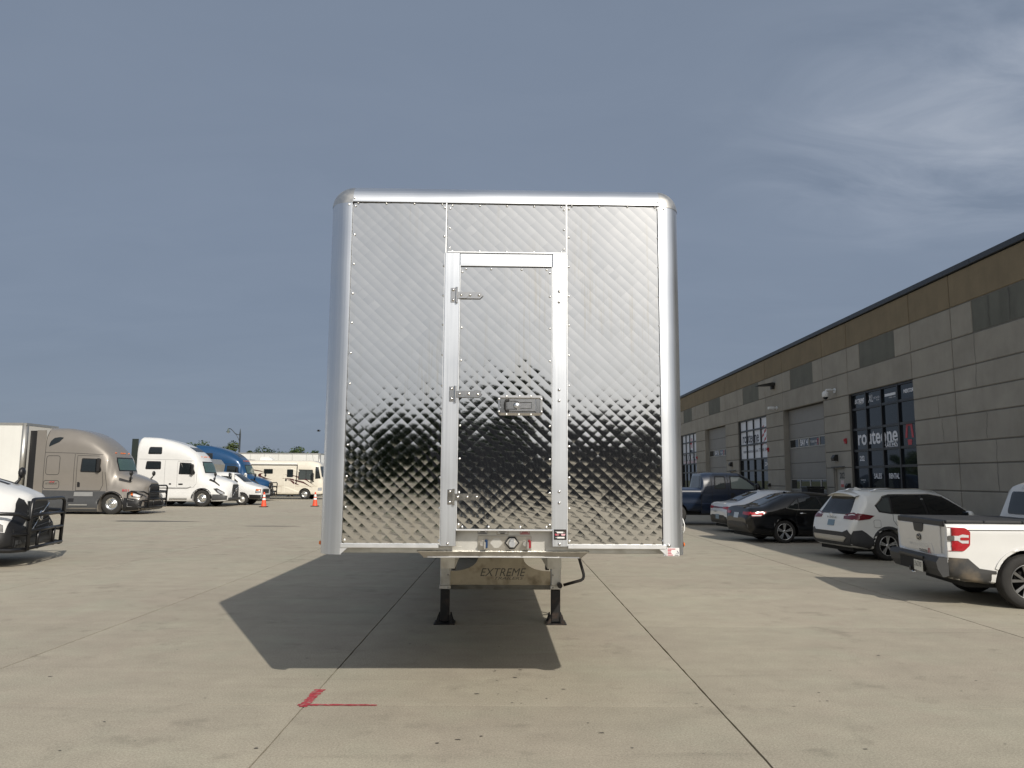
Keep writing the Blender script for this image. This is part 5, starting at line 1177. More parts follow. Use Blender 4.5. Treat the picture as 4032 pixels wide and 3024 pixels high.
# ------------------------------------------------------------------ sedans
def sedan(name, label, loc, rz, pm, tail_m, wheel_m, style, plate_m, white):
    T = thing(name, label, 'car', loc, rz=rz); T.scale = (.96,)*3
    ks = [
     (0.00, [(.45,.42),(.62,.44),(.68,.55),(.66,.66),(.55,.70),(.3,.71),(0,.71)]),
     (0.07, [(.55,.30),(.80,.34),(.86,.58),(.82,.86),(.72,.94),(.45,.97),(0,.985)]),
     (0.20, [(.60,.26),(.87,.30),(.90,.60),(.85,.90),(.74,.985),(.5,1.01),(0,1.02)]),
     (0.50, [(.64,.22),(.89,.26),(.91,.62),(.87,.90),(.72,1.01),(.5,1.045),(0,1.06)]),
     (0.95, [(.68,.20),(.90,.24),(.91,.64),(.875,.92),(.66,1.16),(.5,1.215),(0,1.235)]),
     (1.45, [(.70,.20),(.90,.23),(.91,.64),(.875,.92),(.60,1.31),(.47,1.375),(0,1.40)]),
     (2.00, [(.70,.20),(.90,.23),(.91,.64),(.875,.91),(.59,1.355),(.46,1.415),(0,1.445)]),
     (2.60, [(.70,.20),(.90,.23),(.91,.64),(.87,.89),(.60,1.31),(.47,1.37),(0,1.40)]),
     (3.10, [(.70,.20),(.90,.23),(.905,.62),(.86,.87),(.68,1.08),(.52,1.14),(0,1.17)]),
     (3.50, [(.70,.20),(.89,.23),(.90,.60),(.84,.82),(.72,.89),(.5,.93),(0,.95)]),
     (4.20, [(.66,.20),(.86,.23),(.87,.54),(.80,.70),(.68,.76),(.45,.79),(0,.81)]),
     (4.55, [(.55,.22),(.72,.26),(.74,.48),(.66,.60),(.55,.64),(.35,.66),(0,.67)]),
     (4.64, [(.45,.28),(.55,.32),(.57,.44),(.52,.52),(.42,.55),(.25,.56),(0,.56)])]
    b = body_of(T, ks, pm, [(1.08,.325,.365),(3.78,.325,.365)]); chassis_box(T, .2, 4.4, .68, .17, .58)
    for x in (1.08, 3.78):
        for s in (-1, 1): wheel(T, x, s*.785, .325, .215, .232, style, 5, wheel_m, s)
    def sd_(sd):
        patch(b, sd, [(1.16,.985),(1.30,1.10),(1.56,1.285),(1.95,1.33),(2.35,1.33),(2.62,1.27),(3.05,1.06),(3.16,.97),(1.5,.945)], M_trim, 'window_surround', T, .004)
        patch(b, sd, [(1.22,1.00),(1.36,.965),(1.50,.962),(1.56,1.25),(1.34,1.10)], M_glass if not white else M_privacy, 'window', T, .009, rnd_c=.02)
        patch(b, sd, [(1.54,.962),(2.22,.962),(2.16,1.31),(1.96,1.315),(1.60,1.27)], M_glass, 'window', T, .009, rnd_c=.03)
        patch(b, sd, [(2.29,.962),(2.98,.97),(2.96,1.06),(2.60,1.25),(2.36,1.31),(2.22,1.31)], M_glass, 'window', T, .009, rnd_c=.02)
        ribbon(b, sd, [(1.14,1.0),(1.42,.945),(2.2,.938),(3.14,.95)], .022, M_chrome, 'belt_trim', T, .011)
        for L_ in ([(1.50,.94),(1.40,.74),(1.48,.30)], [(2.26,.94),(2.28,.28)], [(3.12,.94),(3.16,.7),(3.10,.28)], [(1.48,.28),(3.1,.28)]): ribbon(b, sd, L_, .009, M_seam, 'door_gap', T)
        patch(b, sd, [(.05,.80),(.10,.86),(.55,.885),(.36,.76),(.12,.75)], tail_m, 'tail_lamp', T, .012); patch(b, sd, [(.10,.765),(.36,.765),(.40,.80),(.11,.795)], M_clear, 'tail_lamp_lens', T, .016)
        patch(b, sd, round_poly([(.72,.70),(.88,.70),(.88,.85),(.72,.85)], .05), pm, 'fuel_door', T, .006)
        for x in (1.62, 2.42):
            q = project(b, sd, x, .84, .02); sg = -1 if sd == 'right' else 1
            mb = MB(); mb.tube([(x-.10, q.y, .84), (x-.07, q.y+sg*.03, .845), (x+.07, q.y+sg*.03, .845), (x+.10, q.y, .84)], .015, 8); mb.build('door_handle', M_chrome if not white else pm, T)
        patch(b, sd, [(.04,.44),(.08,.30),(.66,.23),(.72,.36),(.30,.40)], M_trim if white else pm, 'bumper_corner', T, .008)
    both(sd_)
    patch(b, 'top', [(.52,-.50),(.52,.50),(1.28,.44),(1.28,-.44)], M_glass, 'rear_window', T, .008, rnd_c=.06)
    patch(b, 'top', [(2.62,-.46),(2.62,.46),(3.36,.60),(3.36,-.60)], M_glass, 'windscreen', T, .008, rnd_c=.06)
    for s in (-1, 1):
        patch(b, 'rear', [(s*.45,.80),(s*.82,.78),(s*.84,.88),(s*.45,.875)], tail_m, 'tail_lamp', T, .012)
        mirror(T, 3.0, s*.90, .99, s, pm, (.09,.18,.13))
    patch(b, 'rear', [(-.78,.30),(.78,.30),(.74,.52),(.5,.58),(-.5,.58),(-.74,.52)], M_trim, 'rear_bumper', T, .009)
    if white: patch(b, 'rear', [(-.45,.81),(.45,.81),(.45,.86),(-.45,.86)], M_taild, 'light_bar', T, .010)
    plates(b, 'rear', 0, .52 if white else .76, .31, .155, T, None, plate_m)
    if white:
        q = project(b, 'rear', 0, .70, .016); lettering('routeone', .08, M_txtd, T, (q.x-.006, .16, .70), (0,-1,0), (0,0,1), width=.34)
    patch(b, 'front', [(-.5,.34),(.5,.34),(.55,.5),(-.55,.5)], M_grille, 'grille', T, .01)
    mb = MB(); mb.prism([(1.46,1.39),(1.62,1.40),(1.56,1.43),(1.50,1.45)], 'y', -.012, .012); mb.build('antenna_fin', pm, T)
    # trunk lip
    mb = MB(); mb.prism([(.045,.975),(.06,1.0),(.24,1.022),(.24,1.0)], 'y', -.46, .46); mb.build('trunk_lip', pm, T)
    return T
sedan('sedan', 'black sedan with spoked alloy wheels parked beside the white crossover', (6.50, 22.05, 0), R(6), P_black, M_tail, M_machined, 'twin', M_plate, False)
sedan('sedan', 'silver white sedan with full width tail lamp bar tucked between black sedan and blue pickup', (7.05, 26.0, 0), R(6), P_silverw, M_tail, M_rimalu, 'five', M_plate2, True)

# ------------------------------------------------------------------ compact white pickup
T = thing('pickup_truck', 'white compact pickup with black bed cover and grey bumper, tailgate with small logo', 'pickup truck', (6.12, 11.61, 0), rz=R(-7.5))
kp = [
 (0.00, [(.60,.42),(.72,.44),(.80,.52),(.80,.62),(.72,.66),(.45,.67),(0,.67)]),
 (0.05, [(.62,.38),(.84,.42),(.88,.55),(.885,.66),(.86,.68),(.5,.68),(0,.68)]),
 (0.052, [(.62,.38),(.84,.42),(.89,.60),(.905,.86),(.88,1.115),(.84,1.12),(0,1.12)]),
 (0.30, [(.66,.33),(.89,.37),(.92,.62),(.92,.88),(.89,1.12),(.85,1.125),(0,1.125)]),
 (1.55, [(.70,.28),(.90,.32),(.92,.62),(.92,.88),(.89,1.13),(.85,1.135),(0,1.135)]),
 (1.56, [(.70,.28),(.90,.32),(.92,.62),(.915,.95),(.86,1.14),(.80,1.20),(0,1.22)]),
 (1.66, [(.70,.28),(.90,.32),(.92,.62),(.91,1.08),(.72,1.55),(.58,1.63),(0,1.66)]),
 (2.10, [(.70,.27),(.90,.31),(.92,.62),(.91,1.08),(.71,1.60),(.57,1.70),(0,1.735)]),
 (2.90, [(.70,.27),(.90,.31),(.92,.62),(.91,1.07),(.71,1.59),(.57,1.685),(0,1.72)]),
 (3.35, [(.70,.27),(.90,.31),(.92,.62),(.90,1.06),(.76,1.36),(.62,1.43),(0,1.46)]),
 (3.75, [(.70,.27),(.90,.31),(.92,.62),(.90,1.04),(.82,1.13),(.6,1.17),(0,1.19)]),
 (4.60, [(.68,.27),(.89,.31),(.91,.60),(.88,.98),(.80,1.06),(.5,1.09),(0,1.10)]),
 (4.95, [(.62,.3),(.82,.34),(.84,.55),(.80,.86),(.70,.95),(.45,.98),(0,.99)]),
 (5.07, [(.5,.36),(.68,.4),(.70,.55),(.66,.74),(.56,.8),(.35,.82),(0,.82)])]
b = body_of(T, kp, P_white, [(1.07,.362,.425),(4.15,.362,.425)], n=3); chassis_box(T, .35, 4.8, .68, .25, .72)
for x in (1.07, 4.15):
    for s in (-1, 1): wheel(T, x, s*.80, .362, .235, .235, 'hex', 5, M_gmalloy, s)
def pside(sd):
    patch(b, sd, [(.0,.42),(.05,.37),(.60,.32),(.648,.325),(.652,.50),(.44,.53),(.30,.66),(.06,.67),(.0,.66)], M_cladd, 'bumper_corner', T, .010)
    patch(b, sd, [(1.52,.31),(3.70,.31),(3.70,.42),(1.52,.42)], M_clad, 'sill_cladding', T, .01)
    for xc in (1.07, 4.15):
        P = [(xc+.465*math.cos(a), .362+.465*math.sin(a)) for a in [math.pi*(.12+.76*i/14) for i in range(15)]]+[(xc+.426*math.cos(a), .362+.426*math.sin(a)) for a in [math.pi*(.12+.76*(14-i)/14) for i in range(15)]]
        patch(b, sd, P, P_white, 'arch_lip', T, .016, cell=.12)
    lp = patch(b, sd, round_poly([(.045,.76),(.25,.76),(.335,.84),(.345,1.02),(.28,1.075),(.045,1.08)], .02), M_tail, 'tail_lamp', T, .014)
    patch(b, sd, [(.08,.90),(.18,.90),(.23,.865),(.315,.865),(.32,.975),(.24,.985),(.19,.965),(.08,.965)], M_clear, 'tail_lamp_lens', T, .019)
    patch(b, sd, round_poly([(.21,.905),(.32,.905),(.32,.945),(.21,.945)], .015), M_tail, 'tail_lamp_bar', T, .023)
    patch(b, sd, round_poly([(.055,.90),(.135,.90),(.135,.965),(.055,.965)], .015), M_gmalloy, 'tail_lamp_reflector', T, .023)
    ribbon(b, sd, [(.02,1.085),(1.56,1.10)], .09, M_trim, 'bed_rail_cap', T, .012, seg=.2)
    patch(b, sd, [(1.78,1.13),(3.35,1.10),(3.52,1.10),(3.32,1.34),(2.95,1.56),(2.2,1.60),(1.86,1.55)], M_trim, 'window_surround', T, .005)
    patch(b, sd, [(1.86,1.15),(2.55,1.14),(2.50,1.57),(2.2,1.57),(1.93,1.52)], M_glass, 'window', T, .010, rnd_c=.03); patch(b, sd, [(2.62,1.14),(3.40,1.13),(3.25,1.34),(2.92,1.53),(2.58,1.57)], M_glass, 'window', T, .010, rnd_c=.03)
    for L_ in ([(1.60,1.13),(1.60,.35)], [(1.74,1.12),(1.80,.80),(1.66,.44)], [(2.58,1.12),(2.60,.42)], [(3.50,1.08),(3.52,.44)]): ribbon(b, sd, L_, .009, M_seam, 'door_gap', T)
    for x in (1.95, 2.75):
        q = project(b, sd, x, 1.02, .02); sg = -1 if sd == 'right' else 1
        mb = MB(); mb.tube([(x-.10, q.y, 1.02), (x-.07, q.y+sg*.03, 1.02), (x+.07, q.y+sg*.03, 1.02), (x+.10, q.y, 1.02)], .016, 8); mb.build('door_handle', P_white, T)
both(pside)
# bed cover: three fold tonneau
for i in range(3):
    mb = MB(); mb.box(.07+i*.495, .07+i*.495+.488, -.86, .86, 1.136, 1.172, .01); mb.build('bed_cover_panel', M_clad, T)
mb = MB(); mb.box(.03, .07, -.84, .84, 1.08, 1.165, .012); mb.build('tailgate_cap', M_trim, T)
# tailgate
tg = MB(); tg.box(.028, .052, -.725, .725, .67, 1.085, .008); TG = tg.build('tailgate', P_white, T)
mb = MB(); mb.prism([(-.18,1.09),(.18,1.09),(.15,.985),(.10,.965),(-.10,.965),(-.15,.985)], 'x', .016, .030); mb.build('tailgate_handle', M_trim, TG)
mb = MB(); mb.lathe([(.001,-.012),(.9,-.010),(1.0,0)], (0,0,0), 'x', 24)
for i, v in enumerate(mb.v): mb.v[i] = (v[0]+.026, v[1]*.085, v[2]*.05+.885)
OV = mb.build('oval_badge', M_trim, TG); q = MB(); q.lathe([(.88,0),(.97,0)], (0,0,0), 'x', 24)
for i, v in enumerate(q.v): q.v[i] = (.0125, v[1]*.085, v[2]*.05+.885)
q.build('badge_ring', M_chrome, OV); lettering('Ford', .055, M_chrome, OV, (.0118, 0, .883), (0,-1,0), (0,0,1), width=.10, shear=.3)
mb = MB(); mb.prism([(-.52,.70),(.52,.70),(.44,.825),(-.44,.825)], 'x', .0225, .0275); em = mb.build('tailgate_emboss', P_white, TG)
lettering('MAVERICK', .075, mat('embossed_white', (.66,.66,.65), .35), TG, (.0215, 0, .775), (0,-1,0), (0,0,1), width=.72, bold=.002)
lettering('routeone', .085, M_txtd, TG, (.0205, -.15, .705), (0,-1,0), (0,0,1), width=.30); lettering('TRAILERS', .022, M_txtd, TG, (.0205, -.24, .668+.008), (0,-1,0), (0,0,1), width=.11)
mb = MB()
for poly in (((-.10,.5),(-.28,.5),(-.42,-.22),(-.22,-.22)), ((.10,.5),(.28,.5),(.42,-.22),(.22,-.22)), ((-.22,-.30),(.22,-.30),(.17,-.58),(-.17,-.58))): mb.prism([(-.36-p[0]*.10, .70+p[1]*.10) for p in poly], 'x', .019, .0205)
mb.build('emblem', M_vred, TG)
patch(b, 'rear', [(-.88,.40),(.88,.40),(.88,.66),(-.88,.66)], M_clad, 'bumper_panel', T, .008)
# rear bumper with step, hitch and plate
mb = MB(); mb.prism([(-.10,.60),(-.06,.665),(.06,.665),(.06,.42),(-.02,.40),(-.08,.50)], 'y', -.89, .89); BP = mb.build('rear_bumper', M_clad, T)
mb = MB(); mb.box(-.112, -.09, -.46, .46, .60, .645, .006); mb.build('bumper_step', M_trim, BP)
mb = MB(); mb.box(-.105, -.06, -.42, .42, .43, .585); mb.build('bumper_recess', M_dark, BP)
mb = MB(); mb.box(-.125, .1, -.035, .035, .40, .46, .005); mb.build('hitch_receiver', M_trim, BP)
mb = MB(); mb.tube([(-.10,-.10,.415),(-.13,-.10,.39),(-.13,-.16,.385),(-.10,-.18,.40)], .010, 6); mb.build('tow_loop', M_chrome, BP)
mb = MB(); mb.box(-.122, -.112, -.46, -.155, .425, .575, .002); pl_ = mb.build('licence_plate', mat('pale_plate', (.62,.62,.58), .45, var=.1, vscale=20), BP); lettering('3562707', .10, M_txtd, pl_, (-.1235, -.307, .515), (0,-1,0), (0,0,1), width=.26)
patch(b, 'rear', [(-.56,1.22),(.56,1.22),(.50,1.56),(-.50,1.56)], M_privacy, 'rear_window', T, .008, rnd_c=.05)
hb_ = patch(b, 'rear', [(-.26,1.605),(.26,1.605),(.24,1.655),(-.24,1.655)], M_clear, 'high_brake_lamp', T, .012); patch(b, 'rear', [(-.10,1.605),(.10,1.605),(.10,1.655),(-.10,1.655)], M_tail, 'brake_lens', T, .017)
patch(b, 'front', [(-.62,1.18),(.62,1.18),(.55,1.58),(-.55,1.58)], M_glass, 'windscreen', T, .008); patch(b, 'front', [(-.6,.6),(.6,.6),(.64,.85),(-.64,.85)], M_grille, 'grille', T, .01)
for s in (-1, 1): mirror(T, 3.3, s*.93, 1.18, s, M_trim, (.10,.20,.17))

# ------------------------------------------------------------------ blue extended cab pickup
T = thing('pickup_truck', 'old dark blue extended cab pickup with rusty rocker panel parked by the storefront', 'pickup truck', (5.22, 30.25, 0))
kb = [
 (0.00, [(.6,.62),(.88,.64),(.95,.72),(.97,1.0),(.97,1.32),(.93,1.345),(0,1.345)]),
 (0.06, [(.6,.55),(.90,.58),(.98,.72),(.985,1.0),(.985,1.33),(.94,1.355),(0,1.355)]),
 (2.10, [(.6,.50),(.90,.53),(.98,.72),(.985,1.0),(.985,1.33),(.94,1.355),(0,1.355)]),
 (2.11, [(.6,.42),(.90,.44),(.96,.70),(.97,1.0),(.965,1.30),(.85,1.36),(0,1.40)]),
 (2.20, [(.6,.42),(.92,.44),(.97,.70),(.98,1.0),(.965,1.34),(.78,1.86),(0,1.95)]),
 (2.55, [(.6,.42),(.92,.44),(.97,.70),(.98,1.0),(.965,1.34),(.76,1.90),(0,2.0)]),
 (3.60, [(.6,.42),(.92,.44),(.97,.70),(.98,1.0),(.965,1.33),(.76,1.89),(0,1.985)]),
 (3.95, [(.6,.42),(.92,.44),(.97,.70),(.98,1.0),(.96,1.32),(.80,1.70),(0,1.78)]),
 (4.65, [(.6,.42),(.92,.44),(.97,.70),(.98,1.0),(.95,1.26),(.86,1.31),(0,1.36)]),
 (5.60, [(.6,.45),(.92,.47),(.96,.70),(.97,1.0),(.92,1.18),(.80,1.24),(0,1.28)]),
 (5.85, [(.6,.5),(.85,.52),(.90,.70),(.90,.95),(.84,1.10),(.7,1.16),(0,1.18)])]
b = body_of(T, kb, P_navy, [(1.15,.40,.47),(5.0,.40,.47)]); chassis_box(T, .3, 5.6, .72, .38, .8)
for x in (1.15, 5.0):
    for s in (-1, 1): wheel(T, x, s*.84, .40, .26, .22, 'steel', 8, M_steelw, s)
def bside(sd):
    patch(b, sd, [(2.62,1.36),(3.08,1.36),(3.06,1.86),(2.66,1.86)], M_trim, 'window_surround', T, .005, rnd_c=.05); patch(b, sd, [(2.66,1.40),(3.04,1.40),(3.02,1.82),(2.70,1.82)], M_greyglass, 'window', T, .010, rnd_c=.05)
    patch(b, sd, [(3.22,1.35),(4.34,1.33),(4.22,1.46),(3.92,1.70),(3.66,1.86),(3.24,1.87)], M_trim, 'window_surround', T, .005, rnd_c=.04); patch(b, sd, [(3.27,1.39),(4.22,1.36),(4.14,1.46),(3.88,1.68),(3.64,1.82),(3.28,1.83)], mat('window_painted_lit', (.20,.23,.21), .06, spec=.6), 'window', T, .010, rnd_c=.04)  # front pane's pale colour paints in the sunlit cab and its reflection
    for L_ in ([(2.12,1.34),(2.12,.45)], [(2.52,1.88),(2.54,.90),(2.54,.46)], [(3.15,1.90),(3.16,.46)], [(4.42,1.30),(4.36,.9),(4.36,.46)]): ribbon(b, sd, L_, .014, M_seam, 'door_gap', T)
    ribbon(b, sd, [(.1,.84),(2.1,.84)], .03, P_navy, 'body_crease', T, .012); ribbon(b, sd, [(2.14,.82),(4.4,.82)], .035, mat('navy_moulding', (.03,.045,.09), .4), 'side_moulding', T, .012)
    patch(b, sd, [(2.5,.45),(3.3,.45),(3.32,.56),(3.1,.62),(2.95,.53),(2.8,.65),(2.62,.56)], M_rust, 'rust_patch', T, .006)
    patch(b, sd, [(3.24,1.04),(3.38,1.04),(3.38,1.22),(3.24,1.22)], M_trim, 'door_handle', T, .014, rnd_c=.02)
both(bside)
patch(b, 'rear', [(-.70,1.42),(.70,1.42),(.64,1.86),(-.64,1.86)], M_privacy, 'rear_window', T, .008, rnd_c=.05); patch(b, 'rear', [(-.72,.75),(.72,.75),(.72,1.30),(-.72,1.30)], P_navy, 'tailgate', T, .012)
for s in (-1, 1):
    patch(b, 'rear', [(s*.76,.85),(s*.94,.85),(s*.94,1.28),(s*.76,1.28)], M_tail, 'tail_lamp', T, .012); mirror(T, 4.2, s*1.0, 1.44, s, M_trim, (.10,.24,.26))
mb = MB(); mb.box(-.16, .0, -.92, .92, .52, .68, .03); mb.build('rear_bumper', M_chrome, T)
patch(b, 'front', [(-.70,1.38),(.70,1.38),(.62,1.84),(-.62,1.84)], M_glassrefl, 'windscreen', T, .008); patch(b, 'front', [(-.6,.6),(.6,.6),(.62,1.08),(-.62,1.08)], M_grille, 'grille', T, .01)

# ------------------------------------------------------------------ box trailers
def box_trailer(label, loc, rz, L_, h0, h1, wd, side_m, post_m, wheels=True, name='box_trailer', front_m=None):
    """local x forward, front face at x=0"""
    T = thing(name, label, 'trailer', loc, rz=rz); hw = wd/2; r = .12
    mb = MB(); mb.box(-L_, -.16, -hw, hw, h0, h1); mb.build('box_body', side_m, T)
    P = [(-.16, -hw+.001), (-r, -hw)]+[(-r+r*math.sin(math.pi/2*i/8), -hw+r-r*math.cos(math.pi/2*i/8)) for i in range(9)]+[(0, -hw+r), (0, hw-r)]+[(-r+r*math.cos(math.pi/2*i/8), hw-r+r*math.sin(math.pi/2*i/8)) for i in range(9)]+[(-.16, hw)]
    mb = MB(); mb.prism(P, 'z', h0, h1-.02, smooth=True); o = mb.build('front_wall', front_m or side_m, T)
    for s in (-1, 1):
        Q = [(-.17, s*(hw+.004))]+[(-r+(r+.005)*math.sin(math.pi/2*i/8), s*(hw-r+(r+.005)*math.cos(math.pi/2*i/8))) for i in range(9)]+[(.006, s*(hw-.2)), (-.02, s*(hw-.2)), (-.17, s*(hw-.03))]
        mb = MB(); mb.prism(Q, 'z', h0-.02, h1-.01, smooth=True); mb.build('corner_post', post_m, T)
        mb = MB(); mb.box(-L_, -.17, s*hw-.012, s*hw+.012, h1-.10, h1+.015); mb.build('top_rail', post_m, T)
        mb = MB(); mb.box(-L_, -.17, s*hw-.014, s*hw+.014, h0-.02, h0+.12); mb.build('bottom_rail', post_m, T)
    mb = MB(); mb.box(-.16, .008, -hw+.02, hw-.02, h1-.10, h1+.012); mb.build('front_top_rail', post_m, T)
    n = int(L_/1.22)
    for k in range(1, n): 
        for s in (-1, 1):
            mb = MB(); mb.box(-k*1.22-.012, -k*1.22+.012, s*hw-.004 if s > 0 else -hw-.004, hw+.004 if s > 0 else -hw+.004, h0+.13, h1-.11); mb.build('side_seam', post_m, T)
    mb = MB(); mb.box(-L_+.2, -.4, -.5, .5, h0-.2, h0-.001); mb.build('underframe', M_dark, T)
    if wheels:
        for x in (-L_+1.3, -L_+2.55):
            for s in (-1, 1): wheel(T, x, s*(hw-.17), .48, .28, .28, 'truck', outer=s)
        for s in (-1, 1): mb = MB(); mb.box(-2.9, -2.78, s*.6-.06, s*.6+.06, .0, h0-.1); mb.box(-2.96, -2.72, s*.6-.12, s*.6+.12, 0, .02); mb.build('landing_leg', M_dark, T)
    return T
M_greyalu = mat('grey_extrusion', (.50,.49,.46), .4, .8, var=.06); M_dkgreen = mat('dark_green_sheet', (.018,.026,.022), .5); M_offw = mat('off_white_sheet', (.66,.66,.63), .4, var=.04, vscale=1, streak=.06)
box_trailer('white trailer with grey corner post coupled behind the taupe truck', (-21.55, 35.75, 0), 0, 13.0, 1.05, 4.02, 2.5, M_offw, M_greyalu, front_m=mat('grey_front_sheet', (.40,.39,.36), .45, var=.05))
box_trailer('long white trailer parked behind the motorhome', (-16.3, 68.6, 0), 0, 14.0, 1.05, 3.78, 2.5, M_offw, M_greyalu)
# parked on the far side of the lot, behind the photographer: seen only mirrored in the polished front
M_dktr = mat('charcoal_trailer_sheet', (.05,.05,.055), .5, var=.1, vscale=1)
box_trailer('charcoal trailer parked across the lot, mirrored in the polished trailer front', (9.5, -26.0, 0), R(1), 12.0, 1.0, 3.85, 2.5, M_dktr, M_greyalu)

# ------------------------------------------------------------------ bull bar
def bull_bar(T, xf, w_, z0, z1, depth=.75):
    r = .038; o = MB()
    o.tube([(xf, -w_*.42, z0), (xf+.03, -w_*.42, z1-.08), (xf+.02, -w_*.38, z1-.01), (xf+.02, -w_*.32, z1), (xf+.02, w_*.32, z1), (xf+.02, w_*.38, z1-.01), (xf+.03, w_*.42, z1-.08), (xf, w_*.42, z0)], r, 8)
    B = o.build('bull_bar', M_bar, T)
    for z in (z0+.04, z0+(z1-z0)*.38, z0+(z1-z0)*.68):
        mb = MB(); mb.bar((xf+.02, -w_*.42, z), (xf+.02, w_*.42, z), r*.9); mb.build('bar_rail', M_bar, B)
    for s in (-1, 1):
        mb = MB(); mb.tube([(xf+.01, s*w_*.42, z0+(z1-z0)*.60), (xf-.12, s*w_*.52, z0+(z1-z0)*.72), (xf-depth*.8, s*w_*.60, z0+(z1-z0)*.74), (xf-depth, s*w_*.60, z0+(z1-z0)*.66), (xf-depth, s*w_*.60, z0+(z1-z0)*.36), (xf-depth*.7, s*w_*.58, z0+(z1-z0)*.32), (xf+.01, s*w_*.42, z0+(z1-z0)*.32)], r, 8); mb.build('bar_wing', M_bar, B)
        mb = MB(); mb.tube([(xf-.02, s*w_*.42, z0+.02), (xf-.2, s*w_*.54, z0+.02), (xf-depth, s*w_*.60, z0+.04), (xf-depth, s*w_*.60, z0+(z1-z0)*.34)], r*1.2, 8); mb.build('bar_bumper', M_bar, B)
        mb = MB(); mb.bar((xf, s*w_*.2, z0), (xf+.02, s*w_*.2, z0+(z1-z0)*.4), r*.9); mb.build('bar_upright', M_bar, B)
    return B
def hood_mirror(T, b, sd, x, z):
    q = project(b, sd, x, z, 0); s = -1 if sd == 'right' else 1
    mb = MB(); mb.tube([(q.x, q.y, q.z-.02), (q.x+.10, q.y+s*.16, q.z+.16), (q.x+.13, q.y+s*.20, q.z+.26)], [.05, .03, .02], 8); o = mb.build('hood_mirror', M_trim, T)
    mb = MB(); mb.sphere((q.x+.13, q.y+s*.21, q.z+.33), 1, 12, (.07, .11, .12)); mb.build('mirror_head', M_trim, o)
def big_mirror(T, x, y, z, s, m):
    mb = MB(); mb.box(x-.08, x+.06, y+s*.18-.12, y+s*.18+.12, z, z+.62, .05); o = mb.build('door_mirror', m, T)
    mb = MB(); mb.box(x-.09, x-.082, y+s*.18-.10, y+s*.18+.10, z+.04, z+.58); mb.build('mirror_glass', M_glass, o)
    mb = MB(); mb.tube([(x+.05, y-s*.05, z-.08), (x, y+s*.1, z+.02)], .035, 6); mb.tube([(x+.05, y-s*.05, z+.5), (x, y+s*.1, z+.5)], .03, 6); mb.build('mirror_arm', M_trim, o)

